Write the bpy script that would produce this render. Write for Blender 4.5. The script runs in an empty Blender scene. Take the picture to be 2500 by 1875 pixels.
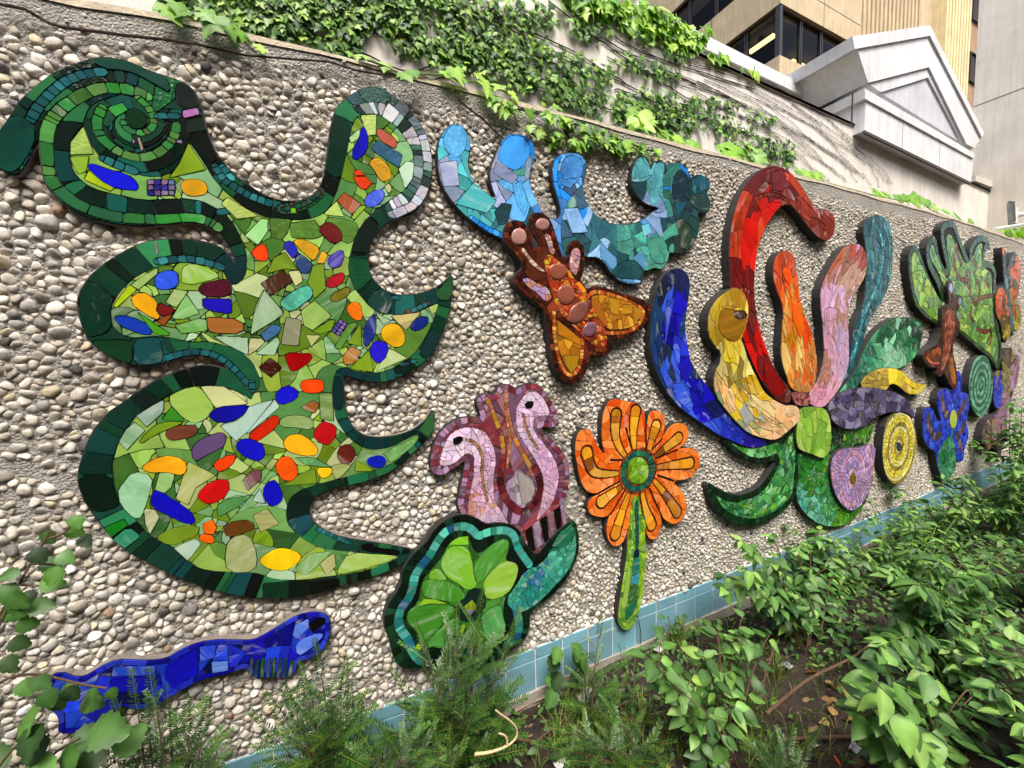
import bpy, bmesh, math, random
import numpy as np
from mathutils import Vector, Matrix
from mathutils.kdtree import KDTree

random.seed(7)
RNG = np.random.default_rng(7)
scene = bpy.context.scene
COL = scene.collection

# ------------------------------------------------------------------ camera
CAM = Vector((0.0, -1.647, 1.68))
FPX = 1000.0                       # focal length in pixels of a 2500 px wide frame
YAW, PIT, ROLL = 0.451343, -0.078168, -0.031549
_r0 = Vector((math.cos(YAW), -math.sin(YAW), 0))
_f0 = Vector((math.sin(YAW) * math.cos(PIT), math.cos(YAW) * math.cos(PIT), math.sin(PIT)))
_u0 = Vector((-math.sin(YAW) * math.sin(PIT), -math.cos(YAW) * math.sin(PIT), math.cos(PIT)))
_c, _s = math.cos(ROLL), math.sin(ROLL)
AX_R = _r0 * _c + _u0 * _s
AX_U = _r0 * -_s + _u0 * _c
AX_F = _f0
cam_d = bpy.data.cameras.new('camera')
cam = bpy.data.objects.new('camera', cam_d)
COL.objects.link(cam)
m3 = Matrix((AX_R, AX_U, -AX_F)).transposed().to_4x4()
cam.matrix_world = Matrix.Translation(CAM) @ m3
cam_d.sensor_fit = 'HORIZONTAL'
cam_d.sensor_width = 36.0
cam_d.lens = 36.0 * FPX / 2500.0
cam_d.clip_start = 0.05
cam_d.clip_end = 500.0
scene.camera = cam

# ------------------------------------------------------------------ world, sun, exposure
SUN_EL, SUN_AZ = math.radians(60), math.radians(196)   # azimuth from +Y, clockwise
world = bpy.data.worlds.new('World')
scene.world = world
world.use_nodes = True
wn = world.node_tree
sky = wn.nodes.new('ShaderNodeTexSky')
sky.sky_type = 'NISHITA'
sky.sun_disc = False
sky.sun_elevation = SUN_EL
sky.sun_rotation = SUN_AZ
sky.air_density = 1.0
sky.dust_density = 6.0
sky.ozone_density = 0.4
bg = wn.nodes['Background']
wn.links.new(sky.outputs['Color'], bg.inputs['Color'])
bg.inputs['Strength'].default_value = 0.15
sun_d = bpy.data.lights.new('sun', 'SUN')
sun_d.energy = 1.35
sun_d.angle = math.radians(24)
sun_d.color = (1.0, 0.98, 0.955)
sun = bpy.data.objects.new('sun', sun_d)
COL.objects.link(sun)
_sd = Vector((math.sin(SUN_AZ) * math.cos(SUN_EL), math.cos(SUN_AZ) * math.cos(SUN_EL), math.sin(SUN_EL)))
sun.rotation_euler = _sd.to_track_quat('Z', 'Y').to_euler()
sun.location = (0, -6, 12)
vs = scene.view_settings
vs.view_transform = 'Standard'
vs.look = 'None'
vs.exposure = 1.12
vs.gamma = 1.0
vs.use_curve_mapping = False
try:
    scene.cycles.use_denoising = True
    scene.cycles.max_bounces = 6
    scene.cycles.diffuse_bounces = 3
    scene.cycles.glossy_bounces = 3
    scene.cycles.transmission_bounces = 4
    scene.cycles.transparent_max_bounces = 4
    scene.cycles.caustics_reflective = False
    scene.cycles.caustics_refractive = False
except Exception:
    pass

# ------------------------------------------------------------------ photo -> world helpers
FR = {'A': (0, 0, .38585), 'B': (600, 150, .30136), 'C': (100, 500, .30136), 'D': (600, 500, .30136),
      'E': (150, 900, .34965), 'F': (600, 900, .34965), 'G': (1000, 250, .36166), 'H': (1150, 500, .30139),
      'I': (900, 900, .30137), 'J': (900, 1200, .30137), 'K': (1380, 950, .36779), 'L': (1550, 380, .30136),
      'M': (1550, 680, .37383), 'N': (2000, 550, .45208), 'O': (300, 0, .63291), 'P': (1500, 0, .45208),
      'Q': (0, 1200, .40689), 'R': (700, 1400, .40687), 'S': (1500, 1150, .45208), 'W': (2100, 450, .18083),
      'Z': (0, 0, 1.0)}


def px(spec):
    """'A 10,20 30,40 B 1,2' -> list of photo pixels; a letter changes the reading frame."""
    out = []
    fr = FR['Z']
    for tok in spec.split():
        if tok in FR:
            fr = FR[tok]
        else:
            a, b = tok.split(',')
            out.append((fr[0] + float(a) * fr[2], fr[1] + float(b) * fr[2]))
    return out


def ray(p):
    return (AX_R * ((p[0] - 1250.0) / FPX) + AX_U * (-(p[1] - 937.5) / FPX) + AX_F)


def at(p, Y):
    """point on the plane y = Y seen at photo pixel p"""
    d = ray(p)
    t = (Y - CAM.y) / d.y
    return CAM + d * t


def at_x(p, X):
    d = ray(p)
    return CAM + d * ((X - CAM.x) / d.x)


def at_z(p, Z):
    d = ray(p)
    return CAM + d * ((Z - CAM.z) / d.z)


def wall(spec, Y):
    """traced outline -> (x, z) metres on the plane y = Y"""
    pts = px(spec) if isinstance(spec, str) else spec
    return np.array([(q.x, q.z) for q in (at(p, Y) for p in pts)])


def project(v):
    d = v - CAM
    w = d.dot(AX_F)
    if w < .05:
        return None
    return (1250 + FPX * d.dot(AX_R) / w, 937.5 - FPX * d.dot(AX_U) / w, w)


# ------------------------------------------------------------------ colour and mesh helpers
def lin(c):
    return c / 12.92 if c <= .04045 else ((c + .055) / 1.055) ** 2.4


def hexc(h):
    return np.array([lin(int(h[i:i + 2], 16) / 255) for i in (0, 2, 4)])


WPOS = {}


def link(o, parent, pos):
    COL.objects.link(o)
    WPOS[o.name] = Vector(pos)
    if parent is not None:
        o.parent = parent
        o.location = Vector(pos) - WPOS[parent.name]
    else:
        o.location = pos
    return o


def tag(o, label=None, cat=None, group=None, kind=None):
    if label: o['label'] = label
    if cat: o['category'] = cat
    if group: o['group'] = group
    if kind: o['kind'] = kind
    return o


def empty(name, pos, label=None, cat=None, group=None):
    o = bpy.data.objects.new(name, None)
    o.empty_display_size = .1
    link(o, None, pos)
    return tag(o, label, cat, group)


def mk(name, verts, faces, mat, parent=None, cols=None, smooth=False, pos=None, kind=None):
    """one mesh object from world-space verts; origin at the middle of its bounds"""
    v = np.asarray(verts, dtype=float).reshape(-1, 3)
    if pos is None:
        pos = (v.min(0) + v.max(0)) / 2
    pos = np.asarray(pos, float)
    me = bpy.data.meshes.new(name)
    me.from_pydata((v - pos).tolist(), [], faces if isinstance(faces, list) else faces.tolist())
    if cols is not None:
        c = np.asarray(cols, dtype=np.float32)
        if c.ndim == 1:
            c = np.tile(c, (len(v), 1))
        a = me.color_attributes.new('Col', 'FLOAT_COLOR', 'POINT')
        a.data.foreach_set('color', c.astype(np.float32).ravel())
    if smooth:
        me.polygons.foreach_set('use_smooth', np.ones(len(me.polygons), dtype=bool))
    me.materials.append(mat)
    o = bpy.data.objects.new(name, me)
    link(o, parent, Vector(pos))
    if kind: o['kind'] = kind
    return o


class MB:
    """collects pieces of one mesh"""
    def __init__(s):
        s.v, s.f, s.c, s.n = [], [], [], 0

    def add(s, verts, faces, col=None):
        v = np.asarray(verts, float).reshape(-1, 3)
        s.v.append(v)
        s.f += [tuple(i + s.n for i in f) for f in faces]
        if col is not None:
            cl = np.asarray(col, np.float32)
            s.c.append(cl if cl.ndim == 2 else np.tile(cl, (len(v), 1)))
        s.n += len(v)

    def box(s, lo, hi, col=None):
        x0, y0, z0 = lo
        x1, y1, z1 = hi
        s.add([(x0, y0, z0), (x1, y0, z0), (x1, y1, z0), (x0, y1, z0), (x0, y0, z1), (x1, y0, z1), (x1, y1, z1), (x0, y1, z1)],
              [(0, 3, 2, 1), (4, 5, 6, 7), (0, 1, 5, 4), (1, 2, 6, 5), (2, 3, 7, 6), (3, 0, 4, 7)], col)

    def tube(s, pts, rad, seg=6, col=None, cap=True):
        pts = [Vector(p) for p in pts]
        n = len(pts)
        rad = [rad] * n if not hasattr(rad, '__len__') else rad
        V = []
        up = Vector((0.13, .21, .97)).normalized()
        for i, p in enumerate(pts):
            t = (pts[min(i + 1, n - 1)] - pts[max(i - 1, 0)])
            t = t.normalized() if t.length > 1e-9 else Vector((0, 0, 1))
            a = t.cross(up)
            if a.length < .05:
                a = t.cross(Vector((1, 0, 0)))
            a.normalize()
            b = t.cross(a)
            for k in range(seg):
                w = 2 * math.pi * k / seg
                V.append(p + (a * math.cos(w) + b * math.sin(w)) * rad[i])
        F = []
        for i in range(n - 1):
            for k in range(seg):
                F.append((i * seg + k, i * seg + (k + 1) % seg, (i + 1) * seg + (k + 1) % seg, (i + 1) * seg + k))
        if cap:
            F.append(tuple(range(seg))[::-1])
            F.append(tuple((n - 1) * seg + k for k in range(seg)))
        s.add([tuple(q) for q in V], F, col)

    def prism(s, poly_xz, y0, y1, col=None):
        """outline in (x, z), front at y0 (towards the viewer), back at y1"""
        p = np.asarray(poly_xz)
        n = len(p)
        a = .5 * np.sum(p[:, 0] * np.roll(p[:, 1], -1) - np.roll(p[:, 0], -1) * p[:, 1])
        if a < 0:
            p = p[::-1]
        V = [(q[0], y0, q[1]) for q in p] + [(q[0], y1, q[1]) for q in p]
        F = [tuple(range(n)), tuple(range(2 * n - 1, n - 1, -1))]
        F += [(i, i + n, (i + 1) % n + n, (i + 1) % n) for i in range(n)]
        s.add(V, F, col)

    def build(s, name, mat, parent=None, smooth=False, kind=None, pos=None):
        return mk(name, np.concatenate(s.v), s.f, mat, parent, np.concatenate(s.c) if s.c else None, smooth, pos, kind)


# ------------------------------------------------------------------ materials
class NT:
    def __init__(s, name):
        s.m = bpy.data.materials.new(name)
        s.m.use_nodes = True
        s.t = s.m.node_tree
        s.b = s.t.nodes['Principled BSDF']
        s.out = s.t.nodes['Material Output']

    def n(s, typ, **kw):
        nd = s.t.nodes.new('ShaderNode' + typ)
        for k, v in kw.items():
            if k in nd.inputs:
                nd.inputs[k].default_value = v
            else:
                setattr(nd, k, v)
        return nd

    def l(s, a, b):
        s.t.links.new(a, b)
        return s

    def set(s, **kw):
        for k, v in kw.items():
            s.b.inputs[k.replace('_', ' ')].default_value = v
        return s

    def noise(s, scale, detail=4, rough=.55, vec=None, dim='3D', w=None, dist=0.0):
        nd = s.n('TexNoise')
        nd.noise_dimensions = dim
        nd.inputs['Scale'].default_value = scale
        nd.inputs['Detail'].default_value = detail
        nd.inputs['Roughness'].default_value = rough
        nd.inputs['Distortion'].default_value = dist
        if vec is not None: s.l(vec, nd.inputs['Vector'])
        if w is not None: s.l(w, nd.inputs['W'])
        return nd

    def ramp(s, fac, stops):
        nd = s.n('ValToRGB')
        e = nd.color_ramp.elements
        while len(e) < len(stops): e.new(.5)
        for k, (p, c) in enumerate(stops):
            e[k].position = p
            e[k].color = (*c, 1) if len(c) == 3 else c
        s.l(fac, nd.inputs['Fac'])
        return nd

    def mix(s, typ, fac, a, b):
        nd = s.n('Mix')
        nd.data_type = 'RGBA'
        nd.blend_type = typ
        for v, i in ((fac, 0), (a, 6), (b, 7)):
            if hasattr(v, 'is_linked') or isinstance(v, bpy.types.NodeSocket):
                s.l(v, nd.inputs[i])
            else:
                nd.inputs[i].default_value = v if i == 0 else ((*v, 1) if len(v) == 3 else v)
        return nd.outputs[2]

    def math(s, op, a, b=0.0, c=0.0):
        nd = s.n('Math')
        nd.operation = op
        for i, v in enumerate((a, b, c)):
            if isinstance(v, bpy.types.NodeSocket): s.l(v, nd.inputs[i])
            else: nd.inputs[i].default_value = v
        return nd.outputs[0]

    def bump(s, h, strength, dist=.01):
        nd = s.n('Bump')
        nd.inputs['Strength'].default_value = strength
        nd.inputs['Distance'].default_value = dist
        s.l(h, nd.inputs['Height'])
        s.l(nd.outputs[0], s.b.inputs['Normal'])
        return nd

    def attr(s, name='Col'):
        nd = s.n('Attribute')
        nd.attribute_name = name
        return nd

    def geo(s):
        return s.n('NewGeometry').outputs['Position']


def simple(name, hexcol, rough=.7, var=.18, scale=6.0, bump=0.0, bscale=60.0, metal=0.0, spec=.4):
    t = NT(name)
    g = t.geo()
    nz = t.noise(scale, 6, .6, g)
    c = hexc(hexcol)
    r = t.ramp(nz.outputs['Fac'], [(.25, tuple(c * (1 - var))), (.75, tuple(np.minimum(1, c * (1 + var))))])
    t.l(r.outputs[0], t.b.inputs['Base Color'])
    t.set(Roughness=rough, Metallic=metal)
    t.b.inputs['Specular IOR Level'].default_value = spec
    if bump:
        t.bump(t.noise(bscale, 5, .6, g).outputs['Fac'], bump)
    return t.m


def glass_mat(name, kind):
    """opaque art glass: colour per piece in Col.rgb, a per-piece random number in Col.a"""
    t = NT(name)
    a = t.attr()
    g = t.geo()
    rot = t.n('VectorRotate')
    rot.rotation_type = 'Y_AXIS'
    t.l(g, rot.inputs['Vector'])
    t.l(t.math('MULTIPLY', a.outputs['Alpha'], 37.0), rot.inputs['Angle'])
    mp = t.n('Mapping')
    t.l(rot.outputs[0], mp.inputs['Vector'])
    mp.inputs['Scale'].default_value = (1, 1, .28)
    w = t.math('MULTIPLY', a.outputs['Alpha'], 91.0)
    col = a.outputs['Color']
    if kind == 'plain':
        nz = t.noise(16, 3, .6, mp.outputs[0], '4D', w, .6)
        f = t.ramp(nz.outputs['Fac'], [(.3, (.72, .72, .72)), (.7, (1.2, 1.2, 1.2))])
        base = t.mix('MULTIPLY', 1.0, col, f.outputs[0])
        rough, bs, bd = .10, 45, .10
    elif kind == 'wispy':
        nz = t.noise(14, 5, .62, mp.outputs[0], '4D', w, 1.8)
        lt = t.mix('MIX', .34, col, (.74, .78, .70))
        dk = t.mix('MULTIPLY', 1.0, col, (.55, .60, .55))
        f1 = t.ramp(nz.outputs['Fac'], [(.52, (0, 0, 0)), (.72, (1, 1, 1))])
        f2 = t.ramp(nz.outputs['Fac'], [(.28, (1, 1, 1)), (.46, (0, 0, 0))])
        base = t.mix('MIX', f1.outputs[0], col, lt)
        base = t.mix('MIX', f2.outputs[0], base, dk)
        rough, bs, bd = .10, 45, .12
    elif kind == 'mottle':
        vo = t.n('TexVoronoi')
        vo.voronoi_dimensions = '4D'
        vo.inputs['Scale'].default_value = 70
        t.l(rot.outputs[0], vo.inputs['Vector'])
        t.l(w, vo.inputs['W'])
        f = t.ramp(vo.outputs['Distance'], [(.12, (.55, .6, .65)), (.33, (1.35, 1.3, 1.25)), (.5, (.75, .78, .8))])
        nz = t.noise(9, 3, .6, rot.outputs[0], '4D', w, .8)
        base = t.mix('MULTIPLY', .75, col, f.outputs[0])
        f3 = t.ramp(nz.outputs['Fac'], [(.3, (.6, .62, .66)), (.7, (1.3, 1.3, 1.3))])
        base = t.mix('MULTIPLY', 1.0, base, f3.outputs[0])
        rough, bs, bd = .12, 40, .10
    elif kind == 'hammer':
        nz = t.noise(20, 3, .6, mp.outputs[0], '4D', w, .6)
        f = t.ramp(nz.outputs['Fac'], [(.3, (.65, .65, .65)), (.7, (1.25, 1.25, 1.25))])
        base = t.mix('MULTIPLY', 1.0, col, f.outputs[0])
        rough, bs, bd = .07, 95, .55
    elif kind == 'irid':
        lw = t.n('LayerWeight')
        nz = t.noise(20, 3, .6, rot.outputs[0], '4D', w, 1.0)
        f = t.ramp(nz.outputs['Fac'], [(.3, (.5, .25, .7)), (.5, (.8, .4, .6)), (.7, (.4, .6, .7))])
        base = t.mix('MIX', .35, col, f.outputs[0])
        t.set(Metallic=.5)
        rough, bs, bd = .15, 60, .2
    t.l(base, t.b.inputs['Base Color'])
    # faint dust and drying marks so that the gloss is not uniform
    d = t.noise(7, 6, .7, g)
    rr = t.math('MULTIPLY_ADD', d.outputs['Fac'], .22, rough - .05)
    t.l(rr, t.b.inputs['Roughness'])
    t.b.inputs['Specular IOR Level'].default_value = .45
    t.bump(t.noise(bs, 2, .5, g).outputs['Fac'], bd, .004)
    return t.m


GL = {k[0]: glass_mat('art_glass_' + k, k) for k in ('plain', 'wispy', 'mottle', 'hammer', 'irid')}
GL['g'] = GL['p']


def grout_mat():
    t = NT('dark_grout')
    g = t.geo()
    nz = t.noise(40, 5, .6, g)
    r = t.ramp(nz.outputs['Fac'], [(.3, (.010, .010, .010)), (.7, (.028, .026, .025))])
    t.l(r.outputs[0], t.b.inputs['Base Color'])
    t.set(Roughness=.85)
    t.bump(nz.outputs['Fac'], .3, .004)
    return t.m


GROUT = grout_mat()
MORTAR = simple('grey_mortar_edge', '77706a', .9, .25, 30, .5, 80)


def pebble_mat():
    t = NT('river_pebble')
    a = t.attr()
    g = t.geo()
    n1 = t.noise(55, 6, .65, g)
    f = t.ramp(n1.outputs['Fac'], [(.28, (.66, .64, .60)), (.5, (.98, .98, .97)), (.75, (1.18, 1.17, 1.15))])
    base = t.mix('MULTIPLY', 1.0, a.outputs['Color'], f.outputs[0])
    n2 = t.noise(260, 3, .6, g)
    f2 = t.ramp(n2.outputs['Fac'], [(.32, (.62, .6, .57)), (.46, (1, 1, 1))])
    base = t.mix('MULTIPLY', .7, base, f2.outputs[0])
    n4 = t.noise(1.7, 5, .65, g)
    f4 = t.ramp(n4.outputs['Fac'], [(.34, (.70, .68, .64)), (.56, (1, 1, 1))])
    base = t.mix('MULTIPLY', .75, base, f4.outputs[0])
    t.l(base, t.b.inputs['Base Color'])
    t.set(Roughness=.62)
    t.b.inputs['Specular IOR Level'].default_value = .32
    mx = t.math('ADD', n1.outputs['Fac'], t.math('MULTIPLY', n2.outputs['Fac'], .5))
    t.bump(mx, .35, .006)
    return t.m


def matrix_mat():
    t = NT('aggregate_mortar')
    g = t.geo()
    n1 = t.noise(5, 6, .65, g)
    n2 = t.noise(120, 5, .7, g)
    r1 = t.ramp(n1.outputs['Fac'], [(.3, tuple(hexc('9c9a94'))), (.7, tuple(hexc('c2bfb8')))])
    r2 = t.ramp(n2.outputs['Fac'], [(.3, (.55, .54, .52)), (.7, (1.2, 1.19, 1.16))])
    base = t.mix('MULTIPLY', 1.0, r1.outputs[0], r2.outputs[0])
    vo = t.n('TexVoronoi')
    vo.inputs['Scale'].default_value = 130
    t.l(g, vo.inputs['Vector'])
    f = t.ramp(vo.outputs['Distance'], [(.1, (1.3, 1.28, 1.22)), (.35, (1, 1, 1))])
    base = t.mix('MULTIPLY', .8, base, f.outputs[0])
    t.l(base, t.b.inputs['Base Color'])
    t.set(Roughness=.95)
    h = t.math('ADD', t.math('MULTIPLY', vo.outputs['Distance'], -.8), n2.outputs['Fac'])
    t.bump(h, .9, .012)
    return t.m


PEBBLE = pebble_mat()
MATRIX = matrix_mat()

# ------------------------------------------------------------------ mosaic engine
FOOT = []          # outlines already standing on the wall, so that no pebble is built behind them


def smooth_closed(p, it=1):
    for _ in range(it):
        q = np.empty((2 * len(p), 2))
        nx = np.roll(p, -1, 0)
        q[0::2] = .75 * p + .25 * nx
        q[1::2] = .25 * p + .75 * nx
        p = q
    return p


def smooth_open(p, it=2):
    p = np.asarray(p, float)
    for _ in range(it):
        q = [p[0]]
        for i in range(len(p) - 1):
            q.append(.75 * p[i] + .25 * p[i + 1])
            q.append(.25 * p[i] + .75 * p[i + 1])
        q.append(p[-1])
        p = np.array(q)
    return p


def dp(pts, tol):
    """Douglas-Peucker on a closed loop"""
    n = len(pts)
    if n < 8: return pts
    a = int(np.argmax(((pts - pts.mean(0)) ** 2).sum(1)))
    pts = np.roll(pts, -a, 0)
    b = int(np.argmax(((pts - pts[0]) ** 2).sum(1)))
    ext = np.concatenate([pts, pts[:1]])
    keep = {0, b}
    st = [(0, b), (b, n)]
    while st:
        i, j = st.pop()
        if j - i < 2: continue
        d = ext[j] - ext[i]
        L = math.hypot(*d) or 1e-9
        seg = ext[i + 1:j] - ext[i]
        ds = np.abs(seg[:, 0] * d[1] - seg[:, 1] * d[0]) / L
        k = int(np.argmax(ds))
        if ds[k] > tol:
            k += i + 1
            keep.add(k)
            st += [(i, k), (k, j)]
    return pts[sorted(k for k in keep if k < n)]


def loops_of(mask):
    m = np.pad(mask, 1)
    E = {}
    inn = m[1:-1, 1:-1]
    for cond, a, b in ((inn & ~m[:-2, 1:-1], (0, 0), (1, 0)), (inn & ~m[1:-1, 2:], (1, 0), (1, 1)),
                       (inn & ~m[2:, 1:-1], (1, 1), (0, 1)), (inn & ~m[1:-1, :-2], (0, 1), (0, 0))):
        ii, jj = np.nonzero(cond)
        for i, j in zip(ii.tolist(), jj.tolist()):
            E.setdefault((j + a[0], i + a[1]), []).append((j + b[0], i + b[1]))
    out = []
    while E:
        s = next(iter(E))
        cur = s
        lp = []
        prev = None
        while True:
            nx = E.get(cur)
            if not nx: break
            if len(nx) > 1 and prev is not None:
                dx, dy = cur[0] - prev[0], cur[1] - prev[1]
                k = 0
                for q, e in enumerate(nx):
                    if dx * (e[1] - cur[1]) - dy * (e[0] - cur[0]) > 0: k = q
                e = nx.pop(k)
            else:
                e = nx.pop()
            if not nx: del E[cur]
            lp.append(((cur[0] + e[0]) / 2, (cur[1] + e[1]) / 2))
            prev, cur = cur, e
            if cur == s: break
        out.append(np.array(lp))
    return out


class Mosaic:
    def __init__(s, name, outline, D=.03, res=.0025, label=None, cat='mosaic', group=None, parent=None,
                 part='backing_board', cap=290, tile='glass_tile', grout=.0007, edge=None, grow=.003, base=.0):
        s.D, s.res, s.cap, s.tile, s.g = D, res, cap, tile, grout
        s.name = name
        pts = wall(outline, -D)
        s.out = smooth_closed(pts, 1)
        FOOT.append(pts)
        lo, hi = s.out.min(0) - .01, s.out.max(0) + .01
        s.o = lo
        s.W, s.H = (np.ceil((hi - lo) / res)).astype(int)
        s.lab = np.zeros((s.H, s.W), np.int32)
        s.info = [None]
        s.xs = lo[0] + (np.arange(s.W) + .5) * res
        s.zs = lo[1] + (np.arange(s.H) + .5) * res
        s.omask = s.fill(s.out)
        cen = (lo + hi) / 2
        if parent is None:
            s.root = empty(name, (cen[0], 0, lo[1]), label, cat, group)
        else:
            s.root = parent
        # board: outline a cell wider than the glass
        dm = np.pad(s.omask, 2)
        dm[1:-1, 1:-1] |= dm[:-2, 1:-1] | dm[2:, 1:-1] | dm[1:-1, :-2] | dm[1:-1, 2:]
        lp = max(loops_of(dm), key=len)
        for _ in range(3):
            lp = .25 * np.roll(lp, 1, 0) + .5 * lp + .25 * np.roll(lp, -1, 0)
        lp = dp(lp, .5)
        p = np.stack([lo[0] + (lp[:, 0] - 2) * res, lo[1] + (lp[:, 1] - 2) * res], 1)
        mb = MB()
        mb.prism(p, -D, -base)
        s.board = mb.build(part, GROUT, s.root)
        if edge is not None:
            s.board.data.materials.append(edge)
            for q in list(s.board.data.polygons)[1:]: q.material_index = 1
        s.pp = s.board if parent is not None else s.root
        s.new = []

    def P(s, spec):
        return wall(spec, -s.D)

    def fill(s, poly):
        m = np.zeros((s.H, s.W), bool)
        n = len(poly)
        for i in range(n):
            x0, z0 = poly[i]
            x1, z1 = poly[(i + 1) % n]
            if z0 == z1: continue
            if z0 > z1: x0, z0, x1, z1 = x1, z1, x0, z0
            r0 = max(0, int(np.searchsorted(s.zs, z0)))
            r1 = min(s.H, int(np.searchsorted(s.zs, z1)))
            if r1 <= r0: continue
            xi = x0 + (s.zs[r0:r1] - z0) * (x1 - x0) / (z1 - z0)
            m[r0:r1] ^= s.xs[None, :] > xi[:, None]
        return m

    def mask(s, spec, sm=1, clip=True):
        if spec is None: return s.omask.copy()
        m = s.fill(smooth_closed(s.P(spec), sm))
        return m & s.omask if clip else m

    def cells(s, m):
        ii, jj = np.nonzero(m)
        return ii, jj, s.xs[jj], s.zs[ii]

    def colour(s, pal, x, z, jit=.14):
        """pal: list of hex, or list of (x, z, hex) anchors"""
        if isinstance(pal[0], str):
            c = hexc(random.choice(pal))
        else:
            d = np.array([math.hypot(q[0] - x, q[1] - z) for q in pal])
            w = 1 / (d + .015) ** 3
            c = hexc(pal[int(RNG.choice(len(pal), p=w / w.sum()))][2])
        return np.clip(c * math.exp(random.gauss(0, jit)) * np.exp(RNG.normal(0, jit * .25, 3)), .002, .92)

    def anchors(s, spec):
        """'A 10,20:hex ...' -> anchors"""
        out = []
        fr = 'Z'
        for tok in spec.split():
            if tok in FR: fr = tok
            else:
                a, h = tok.split(':')
                q = s.P(fr + ' ' + a)[0]
                out.append((q[0], q[1], h))
        return out

    def add(s, col, style, h=0.0):
        s.info.append((col, style, h))
        return len(s.info) - 1

    def style(s, st):
        return random.choice(st)

    def piece(s, spec, h, style='g', sm=None, lift=.0015, jit=.04, clip=True):
        if sm is None:
            k = spec.count(',')
            sm = 0 if k <= 5 else 1
        m = s.mask(spec, sm, clip)
        if not m.any(): return
        c = np.clip(hexc(h) * math.exp(random.gauss(0, jit)), .002, .95)
        s.lab[m] = s.add(c, style, lift)

    def vor(s, spec, size, pal, style='g', aniso=1.5, jit=.42, merge=.15, sm=1, cj=.14, mask=None, ang=None, wj=.3, path=None, stretch=2.4):
        """hand-cut shards: the region is cut again and again along straight lines"""
        m = s.mask(spec, sm) if mask is None else mask
        if isinstance(pal, str): pal = s.anchors(pal)
        ii, jj, x, z = s.cells(m)
        if not len(x): return
        cell = s.res * s.res
        gx_, gz_ = x, z
        if path is not None:
            line = smooth_open(s.P(path), 2)
            S_, d_, L_ = s.sd(x, z, line, False, True)
            wob = .10 * np.sin(S_ * 9 + random.uniform(0, 6)) + .06 * np.sin(S_ * 23 + random.uniform(0, 6))
            x, z = S_ / stretch, d_ * (1 + wob)
            cell /= stretch
        lab = np.zeros(len(x), np.int64)
        todo = [np.arange(len(x))]
        while todo:
            q = todo.pop()
            A = len(q) * cell
            X, Z = x[q], z[q]
            cx, cz = X.mean(), Z.mean()
            dx, dz = X - cx, Z - cz
            a, b, c = (dx * dx).mean(), (dx * dz).mean(), (dz * dz).mean()
            tr, de = a + c, a * c - b * b
            l1 = tr / 2 + math.sqrt(max(0, tr * tr / 4 - de))
            l2 = max(1e-9, tr - l1)
            el = math.sqrt(l1 / l2)
            tgt = (size * size if path is None else size * size / stretch) * math.exp(random.gauss(0, wj * 1.6))
            if (A < 1.5 * tgt and el < 3.2 * aniso) or len(q) < 24:
                lab[q] = s.add(s.colour(pal, gx_[q].mean(), gz_[q].mean(), cj), s.style(style), 0)
                continue
            th = .5 * math.atan2(2 * b, a - c)
            if ang is not None and el < 2.6:
                th = ang + (0 if random.random() < .35 else math.pi / 2)
            th += random.gauss(0, (.38 if ang is None else .2) if path is None else .16)
            t = dx * math.cos(th) + dz * math.sin(th)
            p_ = -dx * math.sin(th) + dz * math.cos(th)
            t = t + random.gauss(0, .9) * p_ * p_ / max(1e-6, 4 * math.sqrt(l1))   # a slightly curved cut
            cut = np.quantile(t, random.uniform(.36, .64))
            w = t < cut
            if w.all() or not w.any():
                lab[q] = s.add(s.colour(pal, cx, cz, cj), s.style(style), 0)
                continue
            todo += [q[w], q[~w]]
        s.lab[ii, jj] = lab

    def sd(s, x, z, line, closed, signed=False):
        """arclength and distance to a polyline"""
        L = np.asarray(line)
        a = L if closed else L[:-1]
        b = np.roll(L, -1, 0) if closed else L[1:]
        seg = np.hypot(*(b - a).T)
        cum = np.concatenate([[0], np.cumsum(seg)])
        best = np.full(len(x), 1e9)
        S = np.zeros(len(x))
        sg = np.ones(len(x))
        for k in range(len(a)):
            d = b[k] - a[k]
            l2 = max(1e-12, d @ d)
            t = np.clip(((x - a[k, 0]) * d[0] + (z - a[k, 1]) * d[1]) / l2, 0, 1)
            q = (x - a[k, 0] - t * d[0]) ** 2 + (z - a[k, 1] - t * d[1]) ** 2
            w = q < best
            best[w] = q[w]
            S[w] = cum[k] + t[w] * seg[k]
            if signed: sg[w] = np.sign((x[w] - a[k, 0]) * d[1] - (z[w] - a[k, 1]) * d[0])
        return S, np.sqrt(best) * sg, cum[-1]

    def bins(s, L, size, var=.5):
        e = [0.0]
        while e[-1] < L:
            e.append(e[-1] + size * (1 + random.uniform(-var, var)))
        return np.array(e)

    def band(s, mask, line, closed, size, pal, style='g', var=.6, rows=(), cj=.2, split=0.0):
        """pieces cut across a strip that follows a line; rows = distances where a row ends"""
        if isinstance(pal, str): pal = s.anchors(pal)
        ii, jj, x, z = s.cells(mask)
        if not len(x): return
        S, d, L = s.sd(x, z, line, closed)
        row = np.searchsorted(np.array(rows), d) if len(rows) else np.zeros(len(x), int)
        for r in np.unique(row):
            e = s.bins(L, size, var)
            k = np.searchsorted(e, S) * 2
            w = row == r
            if split:
                dm = np.median(d[w])
                sp = RNG.random(len(e) + 2) < split
                k = k + (sp[np.minimum(k // 2, len(sp) - 1)] & (d > dm)).astype(int)
            for q in np.unique(k[w]):
                ww = w & (k == q)
                s.lab[ii[ww], jj[ww]] = s.add(s.colour(pal, x[ww].mean(), z[ww].mean(), cj), s.style(style), 0)

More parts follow.
